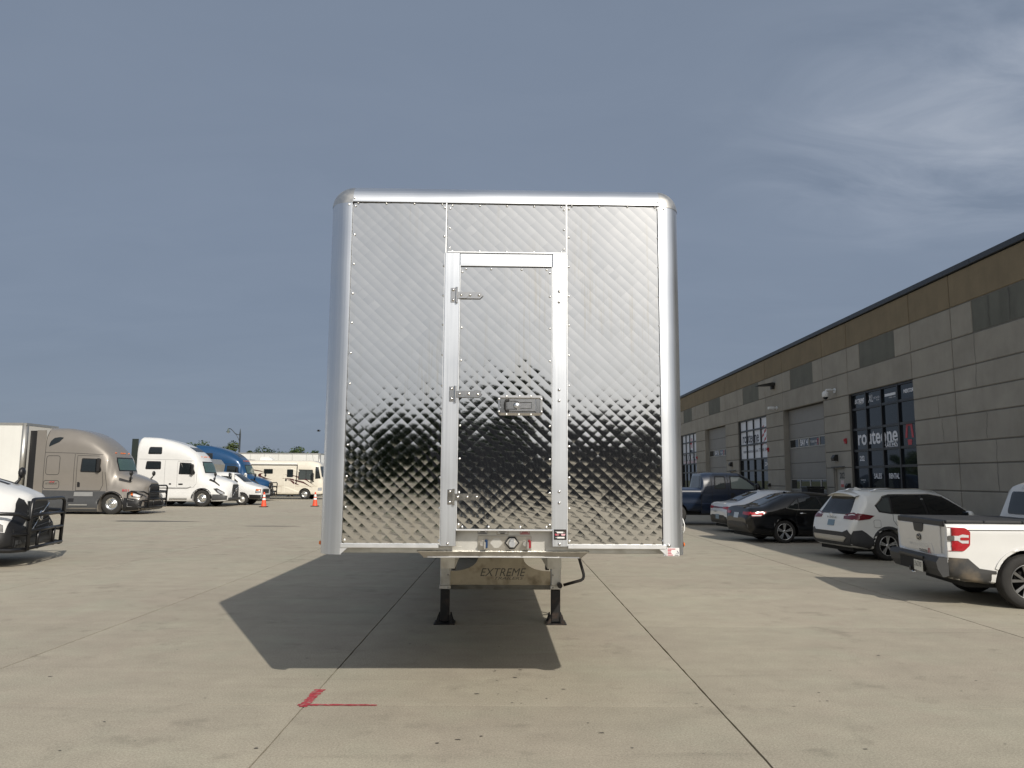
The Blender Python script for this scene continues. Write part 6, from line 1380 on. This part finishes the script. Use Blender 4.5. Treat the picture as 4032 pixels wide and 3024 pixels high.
# ------------------------------------------------------------------ sleeper trucks
def sleeper_truck(label, loc, rz, pm, scale=1.0, bar=False, number=None, modern=False):
    T = thing('semi_truck', label, 'truck', loc, rz=rz); T.scale = (scale,)*3
    kv = [
     (0.00, [(.9,.32),(1.17,.34),(1.19,1.1),(1.19,2.6),(1.10,3.45),(.86,3.80),(0,3.86)]),
     (0.10, [(.9,.30),(1.19,.32),(1.21,1.1),(1.21,2.6),(1.12,3.5),(.9,3.85),(0,3.91)]),
     (0.90, [(.9,.30),(1.19,.32),(1.21,1.1),(1.21,2.6),(1.12,3.48),(.9,3.82),(0,3.88)]),
     (1.50, [(.9,.30),(1.19,.32),(1.21,1.1),(1.21,2.6),(1.12,3.42),(.9,3.70),(0,3.77)]),
     (2.45, [(.9,.30),(1.19,.32),(1.21,1.1),(1.21,2.55),(1.13,3.18),(.88,3.42),(0,3.49)]),
     (3.05, [(.9,.30),(1.19,.32),(1.21,1.1),(1.20,2.5),(1.12,2.92),(.86,3.10),(0,3.17)]),
     (3.36, [(.9,.30),(1.19,.32),(1.21,1.1),(1.16,2.4),(1.06,2.66),(.82,2.82),(0,2.90)]),
     (3.50, [(.9,.30),(1.19,.32),(1.20,1.1),(1.12,2.0),(.98,2.48),(.80,2.60),(0,2.70)]),
     (3.66, [(.9,.30),(1.19,.32),(1.20,1.1),(1.10,1.70),(.92,2.18),(.78,2.32),(0,2.48)]),
     (3.86, [(.9,.30),(1.19,.32),(1.20,1.0),(1.06,1.55),(.86,1.76),(.68,1.84),(0,1.90)]),
     (4.10, [(.9,.30),(1.19,.32),(1.20,.98),(1.04,1.48),(.84,1.66),(.62,1.74),(0,1.80)]),
     (4.65, [(.9,.30),(1.19,.32),(1.19,.92),(.98,1.30),(.78,1.50),(.56,1.58),(0,1.63)]),
     (5.05, [(.9,.32),(1.16,.34),(1.15,.82),(.80,1.12),(.66,1.33),(.50,1.42),(0,1.46)]),
     (5.20, [(.8,.36),(1.02,.38),(1.02,.72),(.62,1.02),(.56,1.22),(.44,1.34),(0,1.38)]),
     (5.26, [(.7,.42),(.86,.44),(.86,.66),(.54,.95),(.50,1.15),(.40,1.26),(0,1.29)])]
    b = body_of(T, kv, pm, [(3.80,.46,.54)], step=.09); chassis_box(T, .1, 5.0, .85, .3, .9)
    for s in (-1, 1): wheel(T, 3.80, s*1.03, .475, .28, .275, 'truck', outer=s)
    for x in (-1.6, -.4):
        for s in (-1, 1): wheel(T, x, s*1.0, .475, .30, .275, 'truck', outer=s)
    mb = MB(); mb.box(-2.6, .02, -.42, .42, .62, .86); mb.build('frame', M_dark, T)
    def side(sd):
        patch(b, sd, [(.60,2.95),(1.40,2.95),(1.38,3.36),(.66,3.37)], M_trim, 'window_surround', T, .005, rnd_c=.08); patch(b, sd, [(.65,3.0),(1.35,3.0),(1.33,3.31),(.71,3.32)], M_glass, 'window', T, .012, rnd_c=.07)
        patch(b, sd, [(.50,2.09),(1.40,2.09),(1.38,2.55),(.56,2.56)], M_trim, 'window_surround', T, .005, rnd_c=.08); patch(b, sd, [(.55,2.14),(1.35,2.14),(1.33,2.50),(.61,2.51)], M_glass, 'window', T, .012, rnd_c=.07)
        patch(b, sd, [(2.42,1.82),(3.32,1.80),(3.36,1.92),(3.10,2.46),(2.46,2.49)], M_trim, 'window_surround', T, .005, rnd_c=.04); patch(b, sd, [(2.47,1.87),(3.26,1.85),(3.28,1.93),(3.05,2.42),(2.51,2.44)], M_glass, 'window', T, .012, rnd_c=.04)
        for L_ in ([(2.34,1.08),(2.34,2.56),(3.12,2.54)], [(2.34,1.08),(3.28,1.08),(3.44,1.30),(3.44,1.84)], [(.12,2.67),(2.3,2.64),(3.3,2.58)], [(.12,1.07),(2.3,1.07)], [(1.75,1.07),(1.75,.34)], [(1.62,2.6),(1.62,1.1)]): ribbon(b, sd, L_, .018, M_seam if pm is not P_white else mat('soft_gap', (.30,.30,.30), .6), 'panel_gap', T)
        ribbon(b, sd, [(.12,1.03),(2.95,1.03),(3.15,1.12)], .05, M_greyalu, 'side_moulding', T, .012)
        patch(b, sd, [(2.44,1.22),(2.68,1.22),(2.68,1.30),(2.44,1.30)], M_trim, 'door_handle', T, .014); patch(b, sd, [(1.9,1.23),(2.02,1.23),(2.02,1.31),(1.9,1.31)], M_trim, 'latch', T, .012)
        patch(b, sd, [(4.08,1.50),(4.42,1.36),(4.72,1.16),(4.70,1.24),(4.40,1.46),(4.14,1.58)], M_trim, 'hood_vent', T, .012)
        lp = patch(b, sd, [(4.42,1.02),(4.62,1.05),(5.06,.82),(5.08,.70),(4.86,.70),(4.66,.80)], M_trim, 'headlamp', T, .012); patch(b, sd, [(4.62,.98),(5.0,.80),(5.02,.74),(4.88,.74),(4.70,.84)], M_lamp, 'headlamp_lens', T, .018)
        patch(b, sd, [(4.36,.36),(5.18,.40),(5.20,.62),(4.9,.70),(4.40,.70)], M_skirt, 'bumper_end', T, .012)
        P = [(3.80+.60*math.cos(a), .46+.60*math.sin(a)) for a in [math.pi*i/14 for i in range(15)]]+[(3.80+.541*math.cos(a), .46+.541*math.sin(a)) for a in [math.pi*(14-i)/14 for i in range(15)]]
        patch(b, sd, P, M_trim, 'arch_edge', T, .012, cell=.14)
        ribbon(b, sd, [(2.0,.46),(3.0,.46)], .05, M_greyalu, 'step', T, .04); ribbon(b, sd, [(.12,.40),(1.7,.40)], .03, M_seam if pm is not P_white else MATS['soft_gap'], 'skirt_gap', T)
        hood_mirror(T, b, sd, 4.35, 1.50)
    both(side)
    patch(b, 'top', [(3.12,-.62),(3.12,.62),(2.72,.62),(2.72,-.62)], M_glass, 'skylight', T, .01, rnd_c=.06)
    patch(b, 'front', [(-.86,1.90),(.86,1.90),(.84,2.36),(.74,2.56),(-.74,2.56),(-.84,2.36)], M_trim, 'windscreen_surround', T, .006); patch(b, 'front', [(-.80,1.95),(.80,1.95),(.78,2.34),(.70,2.50),(-.70,2.50),(-.78,2.34)], M_glassrefl, 'windscreen', T, .014)
    gw = .58 if modern else .50
    gr = patch(b, 'front', [(-gw,.44),(gw,.44),(gw+.02,1.0),(gw-.08,1.26),(-gw+.08,1.26),(-gw-.02,1.0)], M_grille, 'grille', T, .016)
    if modern:
        for s in ('right', 'left'):
            patch(b, s, [(5.08,.40),(5.25,.42),(5.25,1.16),(5.18,1.28),(5.10,1.33),(5.09,1.22),(5.13,.92)], M_trim, 'grille_surround', T, .016)
            patch(b, s, [(4.34,.31),(5.2,.36),(5.2,.66),(4.9,.72),(4.38,.74)], M_trim, 'bumper_side', T, .020)
        for s in (-1, 1): patch(b, 'front', [(s*.58,.36),(s*1.04,.36),(s*1.04,.74),(s*.84,.80),(s*.62,.76)], M_trim, 'bumper_corner', T, .020)
        patch(b, 'top', [(4.25,-.30),(4.75,-.26),(4.75,-.12),(4.30,-.14)], M_trim, 'hood_slot', T, .01); patch(b, 'top', [(4.25,.30),(4.75,.26),(4.75,.12),(4.30,.14)], M_trim, 'hood_slot', T, .01)
    for i in range(7):
        z = .52+i*.09; w0 = gw-.02
        mb = MB(); p0 = project(b, 'front', -w0, z, .022); p1 = project(b, 'front', 0, z+(.05 if modern else 0), .026); p2 = project(b, 'front', w0, z+(.10 if modern else 0), .022); mb.tube([p0, p1, p2], .012, 5); mb.build('grille_slat', M_gslat, gr)
    q = project(b, 'front', 0, .95, .04)
    mb = MB(); mb.lathe([(.075,0),(.105,0),(.105,.02),(.075,.02)], (q.x, 0, .95), 'x', 20); em = mb.build('emblem_ring', M_chrome, gr)
    mb = MB(); mb.bar((q.x, -.46, .62), (q.x, -.09, .90), .012, 5); mb.bar((q.x, .09, 1.0), (q.x, .44, 1.2), .012, 5); mb.build('grille_sash', M_chrome, gr)
    patch(b, 'front', [(-1.0,.36),(1.0,.36),(1.0,.52),(-1.0,.52)], M_skirt, 'front_bumper', T, .02); plates(b, 'front', -.3, .50, .30, .15, T)
    for y in (-.55, -.18, 0, .18, .55):
        p = project(b, 'front', y, 2.84, .012); mb = MB(); mb.sphere(p, 1, 8, (.05, .05, .025)); mb.build('roof_marker', M_orange, T)
    for s in (-1, 1): big_mirror(T, 3.22, s*1.14, 1.78, s, M_trim)
    if number: 
        q = project(b, 'right', 4.0, 1.34, .02); lettering(number, .17, M_vinyl, T, (4.02, q.y-.01, 1.36), (1,0,-.3), (.3,0,1), width=.42)
    if bar: bull_bar(T, 5.42, 2.15, .32, 1.30)
    for s in (-1, 1):
        mb = MB(); mb.box(-.36, .0, s*1.16-.02, s*1.16+.02, 1.0, 3.82); mb.build('side_extender', M_dkgreen, T)
    return T
sleeper_truck('white high roof sleeper truck with two bunk windows beside the taupe truck', (-21.12, 45.35, 0), 0, P_white)
sleeper_truck('deep blue sleeper truck with bull bar beside the motorhome', (-22.4, 56.3, 0), 0, P_blue, bar=True, number='5288')
t = sleeper_truck('white truck nose with black bull bar and slanted grille, nearest the silver trailer', (-14.22, 14.42, 0), R(12), P_white, .96, bar=True, modern=True)

def taupe_truck():
    T = thing('semi_truck', 'taupe metallic sleeper truck with black bull bar and charcoal skirts', 'truck', (-20.72, 35.85, 0))
    kv = [
     (0.00, [(.9,.10),(1.17,.12),(1.20,1.05),(1.20,2.7),(1.12,3.42),(.88,3.76),(0,3.83)]),
     (0.60, [(.9,.10),(1.18,.12),(1.21,1.05),(1.21,2.7),(1.13,3.42),(.88,3.76),(0,3.83)]),
     (1.30, [(.9,.10),(1.18,.12),(1.21,1.05),(1.21,2.7),(1.13,3.36),(.88,3.66),(0,3.74)]),
     (2.00, [(.9,.10),(1.18,.12),(1.21,1.05),(1.21,2.65),(1.12,3.15),(.86,3.40),(0,3.50)]),
     (2.45, [(.9,.10),(1.18,.12),(1.21,1.05),(1.19,2.6),(1.08,2.92),(.82,3.10),(0,3.20)]),
     (2.80, [(.9,.10),(1.18,.12),(1.20,1.05),(1.14,2.45),(1.02,2.66),(.80,2.76),(0,2.86)]),
     (2.95, [(.9,.10),(1.18,.12),(1.20,1.05),(1.10,2.1),(.96,2.48),(.78,2.58),(0,2.66)]),
     (3.10, [(.9,.10),(1.18,.12),(1.20,1.05),(1.06,1.72),(.90,2.14),(.76,2.28),(0,2.42)]),
     (3.28, [(.9,.10),(1.18,.14),(1.20,1.02),(1.04,1.56),(.84,1.78),(.64,1.84),(0,1.90)]),
     (3.60, [(.9,.12),(1.18,.16),(1.20,.98),(1.02,1.42),(.80,1.66),(.58,1.74),(0,1.79)]),
     (4.05, [(.9,.14),(1.18,.18),(1.18,.90),(.94,1.24),(.72,1.50),(.52,1.58),(0,1.62)]),
     (4.35, [(.9,.18),(1.14,.22),(1.14,.74),(.76,1.08),(.58,1.38),(.44,1.46),(0,1.50)]),
     (4.46, [(.75,.24),(.96,.28),(.96,.60),(.52,.92),(.48,1.22),(.38,1.36),(0,1.40)])]
    b = body_of(T, kv, P_taupe, [(3.12,.44,.53)], step=.09); chassis_box(T, .1, 4.3, .85, .2, .85)
    for s in (-1, 1): wheel(T, 3.12, s*1.03, .47, .28, .27, 'truck', outer=s)
    for x in (-1.9, -.7):
        for s in (-1, 1): wheel(T, x, s*1.0, .47, .30, .27, 'truck', outer=s)
    mb = MB(); mb.box(-2.6, .02, -.42, .42, .62, .86); mb.build('frame', M_dark, T)
    for s in (-1, 1):
        mb = MB(); mb.prism([(-.42, s*1.17), (0.0, s*1.195), (0.0, s*1.155), (-.42, s*1.13)], 'z', .95, 3.72); mb.build('side_extender', P_taupe, T)
        mb = MB(); mb.prism([(-.75, s*1.12), (-.43, s*1.15), (-.43, s*1.12), (-.75, s*1.09)], 'z', .95, 3.70); mb.build('rubber_flap', M_trim, T)
    def side(sd):
        patch(b, sd, [(0.02,.13),(2.52,.13),(2.58,.45),(2.66,.70),(2.84,.90),(2.84,1.02),(0.02,1.05)], M_skirt, 'side_skirt', T, .008, cell=.1)
        patch(b, sd, [(.16,2.98),(.62,3.20),(.78,3.40),(.60,3.42),(.36,3.38),(.22,3.22)], M_glass, 'window', T, .012, rnd_c=.05)
        patch(b, sd, [(1.66,1.86),(2.54,1.84),(2.62,1.94),(2.44,2.46),(1.70,2.48)], M_trim, 'window_surround', T, .005, rnd_c=.06); patch(b, sd, [(1.71,1.91),(2.50,1.89),(2.55,1.96),(2.39,2.42),(1.75,2.43)], M_glass, 'window', T, .012, rnd_c=.05)
        for L_ in ([(.02,2.73),(1.4,2.70),(2.6,2.64)], [(1.50,1.03),(1.50,2.60),(2.46,2.58)], [(2.66,1.88),(2.70,1.30),(2.58,1.03)], [(1.50,1.05),(2.58,1.05)], [(.03,1.06),(.03,3.7)], [(1.38,1.06),(1.38,2.66)]): ribbon(b, sd, L_, .018, M_seam, 'panel_gap', T)
        for (x0, x1, z0, z1) in ((.12,.72,1.74,2.58), (.05,.75,1.12,1.48)):
            ribbon(b, sd, round_poly([(x0,z0),(x1,z0),(x1,z1),(x0,z1)], .12)+[round_poly([(x0,z0),(x1,z0),(x1,z1),(x0,z1)], .12)[0]], .022, M_seam, 'hatch_gap', T)
        patch(b, sd, [(1.56,1.20),(1.68,1.20),(1.68,1.42),(1.56,1.42)], M_trim, 'door_handle', T, .014, rnd_c=.03)
        patch(b, sd, [(1.46,.80),(2.30,.80),(2.28,.98),(1.46,.98)], M_greyalu, 'step_plate', T, .016); ribbon(b, sd, [(1.30,.42),(2.12,.42)], .06, M_greyalu, 'step', T, .05); patch(b, sd, [(1.22,.54),(1.48,.54),(1.48,.70),(1.22,.70)], M_trim, 'step_pocket', T, .014)
        patch(b, sd, [(3.30,1.62),(3.84,1.46),(3.80,1.40),(3.32,1.50)], M_trim, 'hood_vent', T, .012); ribbon(b, sd, [(2.78,1.86),(2.86,1.3),(2.90,1.02)], .018, M_seam, 'hood_gap', T)
        patch(b, sd, [(3.92,1.02),(4.10,1.02),(4.38,.86),(4.38,.74),(4.02,.78)], M_trim, 'headlamp', T, .012); patch(b, sd, [(4.04,.96),(4.34,.84),(4.34,.77),(4.08,.81)], M_clear, 'headlamp_lens', T, .018); patch(b, sd, [(3.95,1.0),(4.04,.98),(4.06,.84),(3.98,.86)], M_orange, 'turn_signal', T, .020)
        patch(b, sd, [(3.66,.16),(4.40,.22),(4.44,.60),(4.2,.70),(3.70,.74)], M_trim, 'bumper_end', T, .012)
        P = [(3.12+.59*math.cos(a), .44+.59*math.sin(a)) for a in [math.pi*i/14 for i in range(15)]]+[(3.12+.531*math.cos(a), .44+.531*math.sin(a)) for a in [math.pi*(14-i)/14 for i in range(15)]]
        patch(b, sd, P, M_trim, 'arch_edge', T, .012, cell=.14); hood_mirror(T, b, sd, 3.75, 1.50)
    both(side)
    q = project(b, 'right', .4, 1.3, .02); lettering('MT TRANSPORT', .11, M_txtd, T, (.42, q.y, 1.34), (1,0,0), (0,0,1), width=.52)
    mb = MB(); mb.prism([(.30,1.40),(.44,1.46),(.40,1.40)], 'y', q.y-.006, q.y); mb.prism([(.42,1.40),(.56,1.46),(.52,1.40)], 'y', q.y-.006, q.y); mb.build('logo', M_vred, T)
    q = project(b, 'right', 3.76, .98, .02); lettering('801', .15, M_vred, T, (3.72, q.y-.01, 1.06), (1,0,0), (0,0,1), width=.30)
    patch(b, 'front', [(-.84,1.92),(.84,1.92),(.82,2.36),(.72,2.54),(-.72,2.54),(-.82,2.36)], M_trim, 'windscreen_surround', T, .006); patch(b, 'front', [(-.78,1.97),(.78,1.97),(.76,2.34),(.68,2.48),(-.68,2.48),(-.76,2.34)], M_glassrefl, 'windscreen', T, .014)
    gr = patch(b, 'front', [(-.46,.62),(.46,.62),(.44,1.26),(.36,1.34),(-.36,1.34),(-.44,1.26)], M_grille, 'grille', T, .016)
    for i in range(6):
        mb = MB(); z = .70+i*.10; mb.tube([project(b, 'front', y, z, .024) for y in (-.43, 0, .43)], .014, 5); mb.build('grille_slat', M_gslat, gr)
    patch(b, 'front', [(-.92,.26),(.92,.26),(.94,.56),(-.94,.56)], M_trim, 'front_bumper', T, .02); plates(b, 'front', .25, .98, .3, .15, T)
    for y in (-.60, -.16, 0, .16, .60):
        p = project(b, 'front', y, 2.74, .012); mb = MB(); mb.sphere(p, 1, 8, (.05, .045, .025)); mb.build('roof_marker', M_orange, T)
    for s in (-1, 1): big_mirror(T, 2.50, s*1.13, 1.86, s, M_trim)
    bull_bar(T, 4.62, 2.15, .30, 1.28)
    return T
taupe_truck()

# ------------------------------------------------------------------ box truck on a van cab
T = thing('box_truck', 'white box truck with van nose and silver cornered cargo box', 'truck', (-18.45, 48.1, 0))
kv = [
 (0.30, [(.6,.42),(.90,.44),(.96,.75),(.95,1.2),(.84,1.78),(.62,1.93),(0,1.98)]),
 (0.90, [(.6,.42),(.90,.44),(.97,.75),(.96,1.2),(.84,1.80),(.62,1.95),(0,2.0)]),
 (1.60, [(.6,.42),(.90,.44),(.97,.75),(.96,1.2),(.82,1.76),(.60,1.90),(0,1.95)]),
 (2.05, [(.6,.42),(.90,.44),(.97,.75),(.95,1.18),(.84,1.56),(.66,1.66),(0,1.72)]),
 (2.55, [(.6,.40),(.90,.42),(.97,.75),(.94,1.12),(.86,1.26),(.62,1.33),(0,1.38)]),
 (3.15, [(.6,.38),(.90,.40),(.96,.72),(.92,1.00),(.82,1.10),(.55,1.16),(0,1.19)]),
 (3.42, [(.6,.36),(.88,.38),(.94,.68),(.88,.94),(.76,1.04),(.5,1.09),(0,1.11)]),
 (3.52, [(.5,.38),(.80,.40),(.86,.66),(.80,.88),(.68,.97),(.4,1.0),(0,1.02)])]
b = body_of(T, kv, P_white, [(2.36,.36,.42)]); chassis_box(T, .3, 3.3, .7, .3, .7)
for s in (-1, 1): wheel(T, 2.36, s*.80, .36, .23, .215, 'steel', mrim=M_steelw, outer=s); wheel(T, -2.0, s*.80, .36, .30, .215, 'steel', mrim=M_steelw, outer=s)
def vside(sd):
    patch(b, sd, [(.95,1.34),(2.02,1.32),(2.10,1.40),(1.72,1.72),(1.02,1.76)], M_trim, 'window_surround', T, .005, rnd_c=.05); patch(b, sd, [(1.0,1.38),(1.94,1.36),(2.0,1.42),(1.68,1.68),(1.06,1.71)], M_glass, 'window', T, .012, rnd_c=.04)
    for L_ in ([(.86,1.80),(.86,.50)], [(2.08,1.30),(2.02,.9),(1.92,.50)]): ribbon(b, sd, L_, .014, MATS['soft_gap'], 'door_gap', T)
    patch(b, sd, [(3.18,.74),(3.48,.74),(3.48,.96),(3.20,.98)], M_trim, 'headlamp', T, .012); patch(b, sd, [(3.22,.76),(3.46,.76),(3.46,.86),(3.22,.86)], M_lamp, 'headlamp_lens', T, .018); patch(b, sd, [(3.22,.88),(3.46,.88),(3.46,.95),(3.22,.95)], M_orange, 'turn_signal', T, .018)
    patch(b, sd, [(2.80,.40),(3.50,.38),(3.50,.62),(2.82,.64)], M_trim, 'bumper_end', T, .012)
both(vside)
patch(b, 'front', [(-.72,1.40),(.72,1.40),(.62,1.86),(-.62,1.86)], M_glass, 'windscreen', T, .010, rnd_c=.05); patch(b, 'front', [(-.56,.70),(.56,.70),(.58,.96),(-.58,.96)], M_grille, 'grille', T, .014); patch(b, 'front', [(-.84,.40),(.84,.40),(.84,.62),(-.84,.62)], M_trim, 'front_bumper', T, .014)
for s in (-1, 1): big_mirror(T, 1.85, s*.93, 1.32, s, M_white_pl)
mb = MB(); mb.box(-4.6, .05, -1.12, 1.12, .85, 2.78); mb.build('cargo_box', M_offw, T)
mb = MB(); mb.prism([(.055,.9),(.30,.9),(.56,2.45),(.30,2.76),(.055,2.785)], 'y', -.98, .98); mb.build('cab_fairing', M_greyalu, T)
for s in (-1, 1):
    mb = MB(); mb.cyl((.06, s*1.06, .84), .085, 1.93, 'z', 12); mb.build('corner_post', M_greyalu, T)
mb = MB(); mb.box(-1.6, -.1, -1.128, -1.122, 1.1, 2.6); mb.build('side_graphic', mat('pale_blue_print', (.35,.55,.66), .5, var=.12, vscale=1.5), T)

# ------------------------------------------------------------------ motorhome
T = thing('motorhome', 'cream motorhome with dark swoosh stripes parked in front of the white trailer', 'motorhome', (-22.4, 61.35, 0))
km = [
 (0.00, [(.9,.42),(1.12,.44),(1.18,.8),(1.18,2.0),(1.16,2.6),(1.05,2.84),(0,2.90)]),
 (0.10, [(.9,.38),(1.16,.40),(1.2,.8),(1.2,2.0),(1.19,2.62),(1.08,2.88),(0,2.94)]),
 (6.90, [(.9,.38),(1.16,.40),(1.2,.8),(1.2,2.0),(1.19,2.62),(1.08,2.88),(0,2.94)]),
 (7.50, [(.9,.38),(1.15,.40),(1.19,.8),(1.19,1.6),(1.16,2.55),(1.04,2.78),(0,2.85)]),
 (7.80, [(.9,.38),(1.12,.40),(1.16,.8),(1.15,1.6),(1.08,2.45),(.95,2.62),(0,2.70)]),
 (8.00, [(.8,.40),(1.05,.42),(1.08,.8),(1.04,1.45),(.90,1.62),(.6,1.70),(0,1.76)]),
 (8.12, [(.7,.44),(.92,.46),(.96,.8),(.90,1.2),(.8,1.32),(.5,1.38),(0,1.42)])]
b = body_of(T, km, P_cream, [(6.72,.40,.47),(2.2,.40,.47)], step=.12); chassis_box(T, .2, 7.8, .9, .3, .8)
for x in (6.72, 2.2):
    for s in (-1, 1): wheel(T, x, s*1.02, .40, .25, .24, 'truck', outer=s)
M_maroon = mat('maroon_stripe', (.06,.012,.014), .4); M_tan = mat('tan_stripe', (.32,.24,.15), .4); M_paleS = mat('pale_stripe', (.75,.72,.62), .4)
def rv(sd):
    patch(b, sd, [(3.50,1.95),(4.20,1.95),(4.20,2.32),(3.50,2.32)], M_trim, 'window_surround', T, .006, rnd_c=.06); patch(b, sd, [(3.55,2.0),(4.15,2.0),(4.15,2.27),(3.55,2.27)], M_glass, 'window', T, .012, rnd_c=.05)
    patch(b, sd, [(6.18,1.50),(7.34,1.50),(7.30,2.28),(6.20,2.30)], M_trim, 'window_surround', T, .006, rnd_c=.05); patch(b, sd, [(6.24,1.56),(6.76,1.56),(6.76,2.24),(6.26,2.24)], M_greyglass, 'window', T, .012, rnd_c=.03); patch(b, sd, [(6.80,1.56),(7.28,1.56),(7.24,2.23),(6.80,2.24)], M_greyglass, 'window', T, .012, rnd_c=.03)
    rp = round_poly([(5.14,.40),(5.92,.40),(5.92,2.46),(5.14,2.46)], .08); ribbon(b, sd, rp+[rp[0]], .03, M_paleS, 'door_frame', T, .012)
    patch(b, sd, [(5.30,1.70),(5.78,1.70),(5.78,2.30),(5.30,2.30)], M_glass, 'door_window', T, .012, rnd_c=.06); patch(b, sd, [(5.18,1.40),(5.30,1.40),(5.30,1.55),(5.18,1.55)], M_trim, 'door_handle', T, .014)
    patch(b, sd, [(2.4,2.32),(3.2,2.20),(3.6,2.06),(3.2,2.13),(2.4,2.25)], M_maroon, 'stripe', T, .008); patch(b, sd, [(4.2,1.48),(3.5,1.60),(3.1,1.75),(3.05,1.88),(3.2,1.98),(3.5,2.02),(3.3,1.92),(3.3,1.80),(3.6,1.66)], M_maroon, 'stripe', T, .008)
    patch(b, sd, [(4.9,1.62),(5.5,1.52),(6.6,1.24),(7.3,.90),(6.6,1.36),(5.6,1.60)], M_maroon, 'stripe', T, .0085); patch(b, sd, [(5.0,1.90),(5.8,1.78),(6.8,1.46),(7.5,1.05),(6.8,1.56),(5.9,1.84)], M_maroon, 'stripe', T, .008); patch(b, sd, [(5.3,1.50),(5.7,1.45),(6.3,1.10),(5.85,1.18),(5.6,1.4)], M_maroon, 'stripe', T, .010)
    patch(b, sd, [(4.9,1.0),(5.4,.95),(6.4,.55),(6.2,.52),(5.4,.82)], M_paleS, 'stripe', T, .008); patch(b, sd, [(5.5,2.35),(6.3,2.10),(6.5,2.12),(5.7,2.40)], M_paleS, 'stripe', T, .008); patch(b, sd, [(2.4,1.42),(3.3,1.38),(4.1,1.22),(3.3,1.46)], M_tan, 'stripe', T, .008)
    ribbon(b, sd, [(.1,1.02),(5.1,1.02)], .014, M_tan, 'moulding', T, .010); ribbon(b, sd, [(5.95,1.02),(7.7,1.02)], .014, M_tan, 'moulding', T, .010)
    for x0, x1 in ((2.9,3.7),(3.8,4.9)): ribbon(b, sd, [(x0,.5),(x1,.5),(x1,.95),(x0,.95),(x0,.5)], .012, M_tan, 'hatch_gap', T)
    patch(b, sd, [(7.72,.66),(8.02,.68),(8.02,.92),(7.74,.90)], M_lamp, 'headlamp', T, .012)
    patch(b, sd, [(7.50,1.58),(7.90,1.62),(7.72,2.50),(7.50,2.52)], M_glass, 'quarter_window', T, .010)
both(rv)
patch(b, 'front', [(-1.0,1.74),(1.0,1.74),(.94,2.56),(-.94,2.56)], M_glass, 'windscreen', T, .012, rnd_c=.08); patch(b, 'front', [(-.6,.60),(.6,.60),(.6,.90),(-.6,.90)], M_grille, 'grille', T, .012)
mb = MB(); mb.cyl((2.2, -1.27, 2.72), .07, 3.9, 'x', 12); mb.build('awning_roll', M_white_pl, T)
mb = MB(); mb.bar((6.1,-1.26,2.68),(6.06,-1.25,1.25), .03, 6); mb.build('awning_arm', M_trim, T)
for x in (2.9, ):
    mb = MB(); mb.prism([(x,2.93),(x,3.20),(x+.12,3.28),(x+.65,3.28),(x+.95,3.10),(x+.98,2.93)], 'y', -.35, .35); mb.build('roof_air_conditioner', M_white_pl, T)
mb = MB(); mb.box(1.4, 2.3, -.4, .4, 2.93, 3.05, .03); mb.build('roof_vent', M_trim, T); mb = MB(); mb.box(5.6, 6.0, -.3, .3, 2.93, 3.02, .02); mb.build('roof_vent', M_white_pl, T)
mb = MB(); mb.bar((7.2,-.6,2.85),(7.05,-.6,3.5), .008, 5); mb.build('antenna', M_trim, T)
for s in (-1, 1): big_mirror(T, 7.35, s*1.2, 1.42, s, M_trim)

# ------------------------------------------------------------------ small things
t = thing('bird', 'small dark bird flying above the motorhome', 'bird', (-9.34, 38.0, 3.97), rz=R(30)); t.scale = (.6,)*3
mb = MB(); mb.sphere((0,0,0), 1, 8, (.13,.045,.045)); mb.tube([(.10,0,.02),(.16,0,.035),(.20,0,.03)], [.03,.028,.004], 6); mb.add([(-.10,.02,0),(-.10,-.02,0),(-.22,-.04,.0),(-.22,.04,0)], [(0,1,2,3)]); mb.build('body', M_trim, t)
for s in (-1, 1):
    mb = MB(); mb.add([(.06,s*.03,.02),(-.06,s*.03,.02),(-.08,s*.16,.10),(.04,s*.16,.12),(-.09,s*.30,.08)], [(0,1,2,3),(3,2,4)]); mb.build('wing', M_trim, t)
